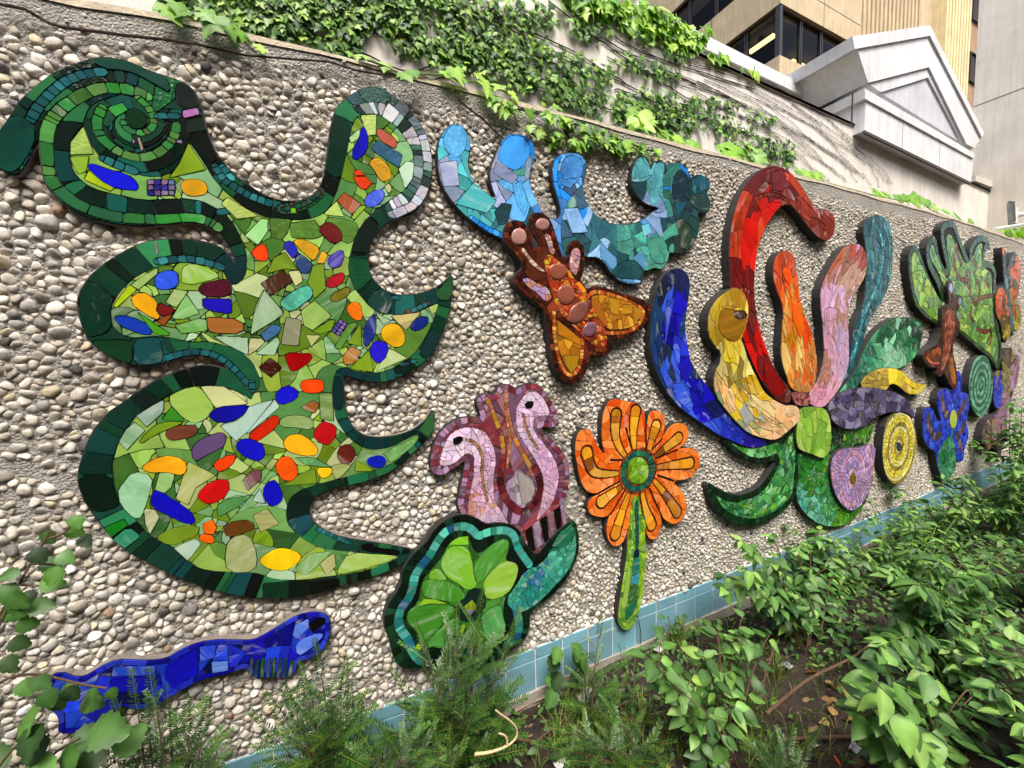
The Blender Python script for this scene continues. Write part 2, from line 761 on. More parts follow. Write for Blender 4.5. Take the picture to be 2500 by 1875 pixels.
    def stroke(s, spec, width, size, pal, style='g', var=.15, cj=.15, h=None, rows=1, taper=None):
        """strip of pieces along a path; width and size in metres"""
        line = smooth_open(s.P(spec), 2)
        lo, hi = line.min(0) - width, line.max(0) + width
        bb = (s.xs[None, :] > lo[0]) & (s.xs[None, :] < hi[0]) & (s.zs[:, None] > lo[1]) & (s.zs[:, None] < hi[1])
        ii, jj, x, z = s.cells(bb & s.omask)
        if not len(x): return
        S, d, L = s.sd(x, z, line, False)
        w = d < (width / 2 if taper is None else width / 2 * (taper + (1 - taper) * S / L))
        m = np.zeros_like(s.omask)
        m[ii[w], jj[w]] = True
        if size > L * 2:
            if isinstance(pal, str): pal = s.anchors(pal)
            s.lab[m] = s.add(s.colour(pal, x.mean(), z.mean(), cj), s.style(style), 0)
        else:
            s.band(m, line, False, size, pal, style, var, (width / 4,) if rows == 2 else (), cj)

    def rim(s, width, size, pal, style='g', var=.5, rows=(), cj=.2, line=None, split=0.0):
        """border strip inside the outline"""
        ii, jj, x, z = s.cells(s.omask)
        ln = dp(s.out, .003)
        S, d, L = s.sd(x, z, ln, True)
        w = d < width
        m = np.zeros_like(s.omask)
        m[ii[w], jj[w]] = True
        s.band(m, ln, True, size, pal, style, var, rows, cj, split)

    def rings(s, c, radii, size, pals, style='g', asp=1.0, mask=None, var=.3):
        """concentric courses round a centre (world x, z)"""
        m = s.omask if mask is None else mask
        ii, jj, x, z = s.cells(m)
        dx, dz = (x - c[0]) / asp, z - c[1]
        r = np.hypot(dx, dz)
        th = np.arctan2(dz, dx) % (2 * math.pi)
        k = np.searchsorted(np.array(radii), r)
        for q in np.unique(k):
            w = k == q
            rr = r[w].mean()
            e = np.cumsum(np.array([0] + [size / max(rr, size) * (1 + random.uniform(-var, var)) for _ in range(int(2 * math.pi * max(rr, size) / size * 1.6) + 3)]))
            b = np.searchsorted(e, th)
            pal = pals[int(q) % len(pals)]
            for t in np.unique(b[w]):
                ww = w & (b == t)
                s.lab[ii[ww], jj[ww]] = s.add(s.colour(pal, 0, 0, .16), s.style(style), 0)

    def gem(s, spec, h, dome=.007):
        """rounded glass nugget standing proud of the tiles (a part of its own)"""
        p = smooth_closed(s.P(spec), 1)
        p = dp(p, .001)
        c = p.mean(0)
        n = len(p)
        mb = MB()
        V, F = [], []
        prof = [(1, 0), (.97, .45), (.85, .75), (.6, .94), (.3, .99)]
        for k, (f, hh) in enumerate(prof):
            for q in p:
                V.append((c[0] + (q[0] - c[0]) * f, -(s.D + .003) - dome * hh, c[1] + (q[1] - c[1]) * f))
        V.append((c[0], -(s.D + .003) - dome, c[1]))
        a = .5 * np.sum(p[:, 0] * np.roll(p[:, 1], -1) - np.roll(p[:, 0], -1) * p[:, 1])
        for k in range(len(prof) - 1):
            for i in range(n):
                j = (i + 1) % n
                F.append((k * n + i, k * n + j, (k + 1) * n + j, (k + 1) * n + i))
        b = (len(prof) - 1) * n
        for i in range(n):
            F.append((b + i, b + (i + 1) % n, len(V) - 1))
        if a < 0: F = [f[::-1] for f in F]
        col = np.append(hexc(h), random.random())
        mk('glass_nugget', V, F, GL['g'], s.pp, col, True)

    def inset(s, p, g):
        """move a counter-clockwise loop inwards by g"""
        e1 = p - np.roll(p, 1, 0)
        e2 = np.roll(p, -1, 0) - p
        e1 /= (np.hypot(*e1.T) + 1e-12)[:, None]
        e2 /= (np.hypot(*e2.T) + 1e-12)[:, None]
        n1 = np.stack([-e1[:, 1], e1[:, 0]], 1)
        n2 = np.stack([-e2[:, 1], e2[:, 0]], 1)
        b = n1 + n2
        bl = (b * b).sum(1)
        k = np.minimum(2.0 / np.maximum(bl, .5), 1.6)
        return p + b * (g * k)[:, None]

    def finish(s):
        lab = s.lab
        flat = lab.ravel()
        order = np.argsort(flat, kind='stable')
        srt = flat[order]
        ids, st = np.unique(srt, return_index=True)
        st = np.append(st, len(srt))
        res = s.res
        pcs = []
        for q, L in enumerate(ids.tolist()):
            if L == 0: continue
            idx = order[st[q]:st[q + 1]]
            if len(idx) < 7: continue
            r, c = np.divmod(idx, s.W)
            r0, c0 = r.min(), c.min()
            m = np.zeros((r.max() - r0 + 1, c.max() - c0 + 1), bool)
            m[r - r0, c - c0] = True
            for lp in loops_of(m):
                a = .5 * np.sum(lp[:, 0] * np.roll(lp[:, 1], -1) - np.roll(lp[:, 0], -1) * lp[:, 1])
                if a < 7: continue
                for _ in range(2 if len(lp) > 45 else 1):
                    lp = .25 * np.roll(lp, 1, 0) + .5 * lp + .25 * np.roll(lp, -1, 0)
                lp = dp(lp, .55)
                if len(lp) < 3: continue
                w = np.stack([s.o[0] + (lp[:, 0] + c0) * res, s.o[1] + (lp[:, 1] + r0) * res], 1)
                pcs.append((a * res * res, w, s.info[L]))
        pcs.sort(key=lambda t: -t[0])
        rest = {}
        for k, (a, w, (col, sty, lift)) in enumerate(pcs):
            p1 = s.inset(w, s.g)
            p2 = s.inset(w, s.g + .0006)
            n = len(w)
            c = w.mean(0)
            h = s.D + .0042 + lift + random.uniform(-.0006, .0006)
            tx, tz = random.gauss(0, .020), random.gauss(0, .020)
            lim = .0022
            dh = np.clip((p2[:, 0] - c[0]) * tx + (p2[:, 1] - c[1]) * tz, -lim, lim)
            V = [(q[0], -(s.D - .001), q[1]) for q in p1] + [(q[0], -(h + e), q[1]) for q, e in zip(p2, dh)]
            F = [tuple(range(n, 2 * n))] + [(i, (i + 1) % n, (i + 1) % n + n, i + n) for i in range(n)]
            rgba = np.append(col, random.random())
            if k < s.cap:
                mk(s.tile, V, F, GL[sty], s.pp, rgba)
            else:
                rest.setdefault(sty, MB()).add(V, F, rgba)
        for sty, mb in rest.items():
            mb.build('small_' + s.tile + 's', GL[sty], s.pp, kind='stuff')
        return s

# ================================================================== the pebble wall
U = 1.647
TOPPX = [(173.6, 0), (289, 18), (400, 37), (800, 130.7), (890, 156), (1040.5, 192), (1426.8, 291.3), (1600, 337), (1947, 428), (2041.7, 454), (2136, 480), (2230.7, 506), (2325, 532), (2396, 555.5), (2467, 581.5), (2500, 594)]
BOTPX = [(533, 1872), (618, 1843.7), (859, 1754), (986.6, 1709), (1304, 1585), (1491, 1512), (1648.8, 1453), (1696, 1434.6), (2096.5, 1276), (2161, 1249), (2232, 1221), (2299, 1190), (2378, 1156)]
_t = wall(TOPPX, 0.0)
_b = wall(BOTPX, -.012)


def ztop(x):
    return np.interp(x, np.concatenate([[-3], _t[:, 0], [9]]), np.concatenate([[_t[0, 1] - .02], _t[:, 1], [_t[-1, 1] - .02]]))


def ztile(x):
    return np.interp(x, np.concatenate([[-3], _b[:, 0], [9]]), np.concatenate([[_b[0, 1] - .0], _b[:, 1], [_b[-1, 1]]]))


XL, XR = -2.4, 8.6
pwall = empty('pebble_wall', (3, 0, 0), 'long exposed-pebble concrete wall carrying the glass mosaics above a blue tile base', 'wall')
# concrete core: front face, weathered top and thickness
xs_ = np.linspace(XL, XR, 90)
V, F = [], []
for x in xs_:
    zt = float(ztop(x))
    V += [(x, 0.0, -.2), (x, 0.0, zt - .012), (x, .010, zt), (x, .26, zt + .004), (x, .27, zt - .01), (x, .27, -.2)]
for i in range(len(xs_) - 1):
    for k in range(5):
        a = i * 6 + k
        F.append((a, a + 6, a + 7, a + 1))
F.append((0, 1, 2, 3, 4, 5))
n_ = (len(xs_) - 1) * 6
F.append((n_ + 5, n_ + 4, n_ + 3, n_ + 2, n_ + 1, n_))
mk('concrete_core', V, F, MATRIX, pwall)
# light worn arris along the top
CAPM = simple('worn_concrete_edge', 'c4b9a2', .9, .2, 20, .5, 90)
mb = MB()
xs2 = np.linspace(XL, XR, 160)
for i in range(len(xs2) - 1):
    a, b = xs2[i], xs2[i + 1]
    za, zb = float(ztop(a)), float(ztop(b))
    ja, jb = [.006 * math.sin(q * 9.1) * math.sin(q * 3.3 + 1) for q in (a, b)]
    mb.add([(a, -.004, za - .014 + ja), (b, -.004, zb - .014 + jb), (b, -.003, zb + .003), (a, -.003, za + .003), (b, .262, zb + .008), (a, .262, za + .008)], [(0, 1, 2, 3), (3, 2, 4, 5)])
mb.build('top_edge', CAPM, pwall)

# blue glazed base tiles
t = NT('blue_glaze')
a = t.attr()
g = t.geo()
nz = t.noise(9, 6, .65, g)
f = t.ramp(nz.outputs['Fac'], [(.25, (.8, .82, .84)), (.6, (1, 1, 1)), (.8, (1.14, 1.12, 1.1))])
base = t.mix('MULTIPLY', 1, a.outputs['Color'], f.outputs[0])
n3 = t.noise(38, 6, .75, g)
f3 = t.ramp(n3.outputs['Fac'], [(.62, (0, 0, 0)), (.78, (1, 1, 1))])
base = t.mix('MIX', t.math('MULTIPLY', f3.outputs[0], .3), base, (.55, .62, .62))
n5 = t.noise(6, 7, .75, g)
f5 = t.ramp(n5.outputs['Fac'], [(.55, (0, 0, 0)), (.72, (1, 1, 1))])
base = t.mix('MIX', t.math('MULTIPLY', f5.outputs[0], .45), base, (.16, .14, .11))
t.l(base, t.b.inputs['Base Color'])
t.l(t.math('MULTIPLY_ADD', nz.outputs['Fac'], .25, .2), t.b.inputs['Roughness'])
t.bump(t.noise(30, 3, .5, g).outputs['Fac'], .06, .004)
GLAZE = t.m
TGROUT = simple('tile_grout', 'dcdad4', .9, .2, 30, .3, 90)
CURB = simple('curb_concrete', '9c968c', .92, .22, 14, .7, 70)
mb = MB()
P_ = .1555
x00 = .8716
cols_x = np.arange(-16, 50) * P_ + x00
for i in range(len(cols_x) - 1):
    a, b = cols_x[i], cols_x[i + 1]
    za, zb = float(ztile(a)), float(ztile(b))
    mb.add([(a, -.0075, za - .205), (b, -.0075, zb - .205), (b, -.0075, zb - .0015), (a, -.0075, za - .0015), (a, .001, za), (b, .001, zb)], [(0, 1, 2, 3), (3, 2, 5, 4)])
mb.build('grout_bed', TGROUT, pwall)
for i in range(len(cols_x) - 1):
    a, b = cols_x[i] + .0030, cols_x[i + 1] - .0030
    za, zb = float(ztile(a)), float(ztile(b))
    for r, (o0, o1) in enumerate(((-.052, 0), (-.203, -.0585))):
        bv = .0016
        y0, y1 = -.0115 - random.uniform(0, .0008), -.006
        A = [(a, y1, za + o0), (b, y1, zb + o0), (b, y1, zb + o1), (a, y1, za + o1)]
        B = [(a + bv, y0, za + o0 + bv), (b - bv, y0, zb + o0 + bv), (b - bv, y0, zb + o1 - bv), (a + bv, y0, za + o1 - bv)]
        c = hexc('76a6b6') * math.exp(random.gauss(0, .07)) * np.array([1 + random.gauss(0, .03), 1, 1 + random.gauss(0, .02)])
        mk('base_tile', A + B, [(4, 5, 6, 7), (0, 1, 5, 4), (1, 2, 6, 5), (2, 3, 7, 6), (3, 0, 4, 7)], GLAZE, pwall, np.append(c, random.random()))
mb = MB()
xs3 = np.linspace(XL, XR, 130)
for i in range(len(xs3) - 1):
    a, b = xs3[i], xs3[i + 1]
    za, zb = float(ztile(a)) - .204, float(ztile(b)) - .204
    ya, yb = [-.020 - .006 * math.sin(q * 5.3) * math.sin(q * 13.7) for q in (a, b)]
    mb.add([(a, ya, -.2), (b, yb, -.2), (b, yb, zb), (a, ya, za), (b, -.004, zb + .002), (a, -.004, za + .002)], [(0, 1, 2, 3), (3, 2, 4, 5)])
mb.build('curb', CURB, pwall)

# ================================================================== mosaics on the wall
# ---- the large green frond
GM_OUT = ('A -40,870 -40,1030 20,1080 75,1110 125,1105 170,1040 225,930 250,890 258,950 265,1030 275,1120 300,1190 360,1250 '
          '430,1310 520,1365 620,1395 740,1418 880,1432 1000,1425 1120,1410 1230,1405 1320,1430 1375,1470 '
          'C 1440,215 1500,290 1545,370 1575,440 1572,510 1540,420 1480,362 1400,320 1300,295 1180,280 1040,275 900,290 800,320 '
          '700,365 600,420 500,490 420,560 360,630 320,700 300,780 305,870 325,950 355,1030 390,1095 450,1150 530,1210 620,1260 '
          '720,1295 820,1305 920,1300 1000,1280 1080,1255 1170,1230 1260,1218 1340,1225 1410,1250 1480,1290 1530,1335 1480,1325 '
          '1380,1300 1260,1305 1130,1340 1020,1380 920,1430 820,1490 720,1560 640,1620 575,1659 '
          'E 300,340 250,400 205,465 175,540 150,620 125,690 118,740 125,810 145,890 185,960 235,1030 300,1110 360,1190 450,1260 '
          '540,1320 640,1370 760,1430 880,1480 1000,1530 1120,1560 1260,1590 1400,1600 1540,1598 1650,1592 '
          'F 429,1580 560,1545 680,1510 800,1480 900,1445 980,1415 1050,1390 1110,1345 1165,1285 1165,1260 1060,1240 940,1218 820,1202 '
          '700,1182 620,1160 540,1120 480,1080 450,1030 443,970 455,920 500,880 560,850 640,825 740,810 840,785 940,750 1020,710 '
          '1090,660 1150,600 1220,540 1280,480 1310,430 1318,350 1310,275 1270,340 1210,400 1140,440 1060,465 970,480 880,480 800,455 '
          '750,410 715,350 695,280 685,200 680,120 680,45 D 850,1395 950,1425 1040,1438 1130,1435 1230,1405 1330,1350 1420,1290 '
          '1500,1220 1550,1130 1590,1040 1630,930 1655,830 1670,740 1678,640 1672,560 1620,610 1560,660 1480,700 1390,722 1290,735 '
          '1200,725 1120,690 1060,640 1010,570 995,500 990,420 1000,340 1020,280 1060,220 1110,170 1160,135 1230,110 1300,92 1370,60 '
          'B 1400,1181 1450,1110 1490,1020 1508,920 1510,830 1500,740 1480,650 1450,570 1400,480 1340,410 1270,340 1190,270 1110,225 '
          '1020,205 940,220 870,260 800,310 750,360 715,420 695,500 680,590 668,680 655,770 645,850 635,930 610,1000 570,1060 500,1110 '
          '420,1130 330,1135 240,1120 160,1090 80,1040 0,990 A 1500,1120 1440,1060 1380,990 1340,920 1310,830 1285,740 1265,650 '
          '1240,590 1200,545 1140,515 1060,490 960,455 860,410 780,380 690,365 600,367 500,400 400,435 310,480 240,540 170,600 110,660 '
          '70,730 30,800')
GM_IN = ('A 530,800 480,850 450,930 445,1000 460,1070 500,1130 560,1180 640,1210 750,1235 870,1265 960,1270 1060,1260 1180,1262 '
         '1280,1275 1350,1305 1440,1370 1490,1430 1520,1500 C 1640,300 1665,400 1668,500 1650,590 1600,640 1560,650 1500,590 1470,530 '
         '1380,495 1280,475 1180,468 1080,475 960,500 860,535 780,580 710,640 640,710 590,790 565,870 575,950 600,1010 650,1050 '
         '720,1075 800,1075 900,1062 980,1070 1060,1080 1150,1100 1230,1115 1330,1110 1430,1120 1530,1150 1620,1190 1690,1250 '
         '1740,1320 1770,1400 1775,1480 1720,1530 1700,1590 E 1320,215 1250,165 1130,125 970,113 850,140 720,205 620,265 520,330 '
         '455,420 405,510 370,600 355,690 365,780 390,850 420,930 470,1000 520,1050 570,1110 620,1165 700,1205 790,1245 850,1300 '
         '890,1340 960,1390 1060,1412 1150,1415 1260,1420 1350,1420 1420,1445 1500,1470 1600,1472 1716,1470 F 520,1455 630,1440 '
         '740,1430 850,1405 950,1370 1020,1340 1075,1305 960,1298 830,1285 720,1272 620,1265 520,1250 440,1210 370,1165 310,1110 '
         '285,1050 285,990 300,920 340,870 420,830 520,800 640,770 760,740 870,715 960,690 1040,650 1110,590 1170,530 1215,460 '
         '1180,460 1110,500 1030,540 940,565 850,562 780,530 720,480 670,420 635,360 615,280 605,180 610,100 D 715,1400 735,1340 '
         '790,1315 830,1330 900,1350 1000,1362 1090,1355 1180,1330 1260,1280 1340,1230 1400,1160 1450,1080 1490,1000 1520,930 '
         '1545,860 1560,790 1480,830 1400,865 1300,890 1200,895 1100,880 1040,850 980,800 930,740 880,680 845,600 830,500 840,430 '
         '860,340 890,260 930,180 990,110 1060,40 B 1130,1150 1220,1090 1300,1040 1345,960 1362,880 1365,790 1345,700 1300,620 '
         '1230,540 1150,470 1060,430 980,425 920,440 880,480 850,560 830,650 810,750 790,860 770,950 745,1030 720,1100 680,1180 '
         '620,1240 540,1275 430,1290 330,1285 220,1275 130,1255 40,1210 A 1480,1265 1400,1190 1330,1100 1280,1020 1230,940 1195,900 '
         '1170,980 1130,1060 1060,1110 980,1125 880,1110 790,1080 700,1040 640,1000 590,940 560,880 540,820')
gm = Mosaic('green_frond_mosaic', GM_OUT, D=.026, res=.0026, cap=295, edge=MORTAR,
            label='huge dark-bordered green glass mosaic frond with spiral curl and red, blue and yellow pieces')
DG = ['0b2a1e', '0d2c21', '08190f', '0f3526', '174e33', '1f6440', '0c3434', '12392f', '0a1d16', '24603a', '134a46', '0a120e']
GG = ['6c8c1c', '5c7e1e', '7c9e34', '8cb250', '7fb07c', '98be94', '6c9c60', '4f782c', '9eb46c', '5c7c22', '88a63c', '94bc5c', '68984e', 'aeba86', '3f6a28', '4a7c40', '34602c']
gm.rim(.30, .052, DG, 'gghgg', .75, cj=.3, split=.22)
gm.vor(GM_IN, .043, GG, 'ggwwgg', 2.0, .45, .12, cj=.13, wj=.8)
# the spiral curl
sp = gm.mask('A 690,620 800,600 900,640 980,700 1050,760 1130,800 1180,880 1170,980 1130,1060 1060,1110 980,1125 880,1110 790,1080 700,1040 640,1000 590,940 560,880 540,820 530,780 560,700 620,650')
gm.band(sp, smooth_open(gm.P('A 880,760 800,790 820,850 900,850 980,790 960,700 860,640 720,660 620,740 600,850 680,950 850,1040 1000,1020 1120,930 1170,820'), 2), False, .05, DG, 'gg', .7, (.028,), .3)
MG = ['2f7a3c', '3a8a46', '4a7a3a', '2a6a40', '52924a', '2c8030', '45683a']
gm.stroke('A 930,610 840,575 740,560 640,560 560,590 460,640 380,705 320,780 297,870 297,980 308,1110 370,1205 480,1290 600,1342 760,1380 900,1388 1060,1390 1200,1378 1310,1395 1380,1440', .030, .045, MG, 'gw', .8, .25)
gm.stroke('A 880,625 950,690 985,770 955,830 880,850 800,815 785,780', .019, .022, MG, 'g', .4)
gm.stroke('A 650,690 612,770 630,860 700,930 780,980 880,1005 970,990 1050,940 1105,870 1120,800', .024, .03, MG, 'g', .5)
gm.piece('A 680,690 780,650 815,700 740,750', '2f8a38')
gm.piece('A 800,700 870,690 930,740 930,810 860,830 800,790', '0d3018')
TS = ['1d5c60', '22686c', '2a7074', '195056']
gm.stroke('A 205,755 240,690 300,620 380,545 460,495 560,470 655,458', .024, .022, TS, 'g', .12)
gm.stroke('A 665,1010 740,1045 850,1085', .024, .024, TS, 'g', .1)
gm.stroke('A 1365,1060 1430,1150 1500,1195 1600,1250 1700,1285 1765,1298', .024, .021, TS, 'g', .12)
gm.stroke('A 1410,1060 1440,1100 1470,1130', .02, .021, TS, 'g', .12)
gm.stroke('C 950,462 1050,445 1180,438 1300,455 1400,485 1465,510', .022, .024, TS, 'g', .1)
gm.stroke('C 1010,1245 1100,1215 1200,1195 1300,1190 1400,1212 1480,1255 1550,1310 1620,1380 1690,1470', .020, .024, TS, 'g', .12)
gm.stroke('C 1710,1440 1718,1500', .020, .024, TS, 'g', .1)
gm.stroke('A 1390,1345 1430,1340', .02, .05, TS, 'g', .1)
gm.stroke('A 1000,738 1125,738', .018, .024, TS, 'g', .1)
gm.stroke('F 500,1120 580,1150 660,1190 720,1215', .016, .016, TS, 'g', .2)
gm.stroke('D 1180,750 1235,755', .017, .03, TS, 'g', .2)
gm.stroke('D 1300,870 1360,855 1430,820 1475,800', .018, .022, ['2f6e74', '1f5a5e', '5a4640', '3f7f8a'], 'g', .2)
gm.stroke('D 1210,1385 1255,1380', .013, .018, TS, 'g', .1)
gm.stroke('D 1265,1290 1310,1285', .014, .018, TS, 'g', .1)
gm.stroke('D 1345,1270 1390,1265', .014, .018, TS, 'g', .1)
# silvery outer loop at the top right, sky glare put into its colours
SV_GLARE = ['a8b0c0', '8e9aa6', 'c0c8d2', '66787c', '3f6a58', 'b0bac4', '74868a', '283c36', 'ccd2da']
gm.band(gm.mask('B 1110,225 1190,270 1270,340 1340,410 1400,480 1450,570 1480,650 1500,740 1510,830 1508,920 1490,1020 1450,1110 1400,1181 1300,1240 1180,1290 1110,1180 1200,1100 1290,1050 1345,960 1365,800 1340,700 1230,540 1130,460 1040,425 940,440 870,400 860,300 950,340 1060,330'),
        dp(gm.out, .004), True, .035, SV_GLARE, 'hhgw', .6, (.034,), .3)
gm.band(gm.mask('B 870,260 940,220 1020,205 1110,225 1180,265 1160,360 1060,330 940,340 890,370 800,310'), dp(gm.out, .004), True, .11, ['2c4a48', '3a5a58'], 'h', .4)
gm.band(gm.mask('D 860,340 890,260 960,130 1010,90 1090,170 1040,230 1000,330 990,410 850,420'), dp(gm.out, .004), True, .10, ['0a1410', '101c18'], 'h', .4)
gm.stroke('B 600,1060 560,1100 480,1160 380,1190 300,1200', .034, .019, ['2a4a3a', '3a3a38', '1d5a3a', '4a4038', '17402c', '3a5248'], 'g', .3, .25, rows=2)
gm.piece('D 358,1188 410,1190 410,1240 360,1235'.replace('D', 'B'), '62b01c')
gm.piece('A 1150,705 1255,685 1265,730 1165,755', 'b85fc0', 'i')
gm.piece('A 870,875 890,870 915,960 900,965', 'c0b070', 'i')
gm.piece('A 845,880 858,880 855,920 840,915', 'b090b0', 'i')
gm.piece('A 1115,890 1160,890 1158,915 1120,912', '8a60a0', 'i')
gm.piece('C 918,300 940,295 965,410 945,412', '9a6a80', 'i')
gm.piece('C 1335,300 1360,300 1355,320 1337,318', 'b08090', 'i')
gm.piece('C 570,1090 740,1090 750,1300 640,1270 480,1190 390,1100', '12381e')
gm.piece('C 750,1090 900,1075 980,1080 1000,1270 900,1300 760,1300', '15484a', 'w')
gm.piece('C 310,760 330,680 400,600 590,740 565,870 580,960 560,1030 380,1090 330,950', '0c3020', 'w')
gm.piece('E 125,740 350,735 370,830 400,910 420,960 230,1010 170,930 140,860', '081c10')
gm.piece('E 295,1110 440,1045 470,1090 350,1180', '14701a')
gm.piece('E 360,1190 440,1120 490,1110 555,1170 450,1255', '2a8060', 'w')
gm.piece('F 290,1060 440,1010 480,1085 400,1165 330,1120', '1a4a54', 'w')
gm.piece('F 800,1225 890,1215 885,1245 1080,1265 1070,1300 810,1270', '060a08')
gm.piece('F 120,1495 300,1480 300,1600 120,1600', '0a2a1a')
gm.piece('F 430,1485 650,1460 655,1515 560,1545 435,1575', '050c08')
gm.piece('D 965,790 1050,700 1100,670 1190,735 1170,890 1090,878 1030,845', '143a34', 'w')
gm.piece('D 1560,690 1640,600 1675,570 1672,770 1560,780 1530,700', '24502e')
gm.piece('D 1400,1210 1500,1000 1590,1040 1520,1200 1450,1250', '143030')
gm.piece('F 1200,430 1270,345 1312,280 1315,420 1270,475', '2f5a30')
gm.piece('D 715,1385 780,1385 785,1500 800,1659 700,1659 700,1500', '0c2c2c')
gm.piece('B 700,520 720,430 850,490 835,650 800,820 770,960 640,900 660,760', '0f3024')
gm.piece('A 1120,520 1200,545 1240,590 1255,650 1265,690 1130,690 1110,600', '16201e', 'g')
gm.piece('A 1190,850 1310,830 1345,930 1390,1000 1330,1050 1250,950', '0e1612', 'g')
gm.piece('A 1180,760 1290,740 1310,830 1190,850', '14241c', 'g')
gm.piece('A 560,375 690,366 800,385 940,450 1060,490 1090,600 1010,560 900,490 780,450 660,445', '123c32', 'g')
gm.piece('A 70,735 180,750 250,850 160,1040 60,1110 -30,1040 -30,870 30,800', '0f4036', 'g')
# broad pale and olive slabs in the field
for spec, h, st in (
        ('E 395,855 430,800 500,715 645,745 620,870 565,1045 500,1040 420,960', '93c79c', 'w'),
        ('E 725,205 850,140 965,116 1095,270 970,385 870,370', '8fb44e', 'w'), ('E 970,117 1130,127 1250,167 1318,235 1200,250 1110,270', 'b5c08a', 'g'),
        ('E 1110,400 1320,260 1480,215 1525,265 1220,505', 'a6c6b6', 'w'), ('E 540,500 640,400 740,365 870,370 800,400 640,470 560,530', '6a8a1c', 'g'),
        ('E 520,330 620,268 720,210 715,300 600,410', '7d9e8a', 'w'), ('E 405,510 455,420 510,370 590,430 460,570', '7aa07a', 'w'),
        ('E 635,1180 800,1100 980,1090 950,1170 850,1200 780,1240', '6c8a20', 'g'), ('E 1140,1300 1170,1180 1310,1145 1370,1290 1360,1415 1160,1425', '97a268', 'w'),
        ('E 780,1250 940,1185 980,1220 885,1340', 'a9c6b0', 'w'), ('E 700,355 770,262 870,370', '2f7a1e', 'g'),
        ('E 885,645 1080,745 940,830 890,950 800,905', '9aa45c', 'w'), ('E 690,720 800,720 770,830 720,870 650,840', '8fbb70', 'w'),
        ('E 580,975 660,985 690,1040 620,1160 590,1080', 'b0b88c', 'w'), ('E 1335,1020 1440,975 1525,1085 1390,1140', 'a3a868', 'w'),
        ('E 1090,950 1180,900 1340,878 1240,960 1090,1040', '4f8a4a', 'w'), ('E 1330,920 1385,830 1430,945', '9fc0b0', 'g'),
        ('F 0,460 200,210 240,265 20,450', 'a6c6b6', 'w'), ('F 235,350 300,320 470,335 480,430 330,410 240,405', '82a05a', 'w'),
        ('F 510,180 605,165 620,370 520,350', '6f8f4a', 'w'), ('F 640,1400 720,1280 960,1300 1070,1305 950,1360 800,1400 640,1440', '9ec05a', 'w'),
        ('F 320,1410 450,1290 610,1270 430,1440', '7fa868', 'w'), ('F 515,1360 620,1285 630,1380 560,1440', 'a8ac6c', 'w'),
        ('F 945,590 1100,520 1215,450 1190,520 1080,610 1000,660 985,610', '7fb868', 'm'), ('F 340,620 480,620 600,690 420,670', '5f9a5c', 'm'),
        ('F 370,740 480,690 500,800 260,815', '6c8c22', 'g'), ('F 770,640 860,690 900,715 760,715', '7a9a1f', 'g'),
        ('D 45,1060 70,850 140,690 310,860 300,900', '90b088', 'w'), ('D 445,860 560,775 700,905 540,1020 470,980', '8aae56', 'g'),
        ('D 165,560 230,430 320,385 430,540 340,520', '6d8c22', 'g'), ('D 500,625 545,490 630,480 650,680 555,770', '6d8c22', 'g'),
        ('D 835,1330 1000,1175 1035,1355', '7a9a1f', 'g'), ('D 1050,1355 1160,1160 1310,1240', 'aabf80', 'w'),
        ('D 820,1120 930,960 945,1150', '6f9120', 'g'), ('D 20,1220 30,1080 120,1080 165,1110 90,1180', 'b0b278', 'w'),
        ('D 80,1210 250,1070 280,1100 240,1220', '9cc09c', 'w'), ('D 530,1025 690,930 730,930 690,1020 600,1050', '6c9420', 'g'),
        ('D 715,1160 830,960 910,955 770,1170', '5a8a3a', 'm'), ('D 480,1050 610,1060 530,1150', 'a8b46c', 'w'),
        ('D 340,540 440,530 465,620 400,665', 'b2b878', 'w'), ('D 350,150 560,125 640,250 540,280 370,270', '5c8a34', 'm'),
        ('D 190,110 370,120 340,230 290,290 210,270', '567c34', 'm'), ('D 620,110 780,110 930,160 880,290 800,330 700,190', '5c8a3a', 'h'),
        ('C 1650,250 1790,110 1840,120 1840,220 1760,330', '8fcf80', 'w'), ('D 1170,900 1420,870 1300,1020', 'b8b070', 'h'),
        ('D 1475,830 1560,795 1540,870 1510,890', 'a9c06a', 'h'), ('D 1045,870 1180,940 1110,975', '93b890', 'w'),
        ('B 630,1240 735,1130 800,1265', '9cb860', 'h'), ('B 930,440 1060,435 1050,600 980,610', 'a2bc64', 'h'),
        ('B 1235,870 1300,810 1362,820 1350,950 1290,1035', 'b4d2b8', 'w'), ('B 835,620 920,550 930,620 850,670', '9cc888', 'w'),
        ('A 1070,1130 1130,1050 1195,905 1310,1080', '7d9c22', 'g'), ('A 445,985 450,900 530,800 600,980', '98b85a', 'h'),
        ('A 440,1000 570,990 550,1090 500,1110', '7ea82c', 'w'), ('A 535,1140 570,1070 740,1190 700,1215', '9cb81c', 'g'),
        ('A 1400,1290 1440,1250 1640,1370 1500,1390', 'a6bc60', 'h'), ('C 1140,520 1200,475 1330,495 1440,560 1450,595 1140,670', '86b63c', 'w'),
        ('C 730,650 800,590 960,510 950,560 790,690', '96b864', 'w'), ('C 585,825 720,645 780,690 620,835', 'a8c61c', 'g'),
        ('C 1060,920 1180,720 1290,880 1150,930', '78b060', 'w'), ('C 1010,790 1080,680 1200,700 1100,840', '9cba70', 'w'),
        ('C 770,850 860,920 950,980 1080,1060 930,1060 860,960', '3f8a1c', 'g'), ('C 1085,980 1280,920 1350,930 1350,1020 1140,1045', '5f9a44', 'w'),
        ('C 1390,1060 1680,1075 1680,1220 1500,1130', '9abc9c', 'w'), ('C 1700,1060 1720,900 1810,690 1965,870 1920,920', '90b088', 'w'),
        ('C 1285,1465 1480,1470 1690,1610 1420,1650', 'b7bd84', 'g')):
    gm.piece(spec, h, st, lift=.0005)
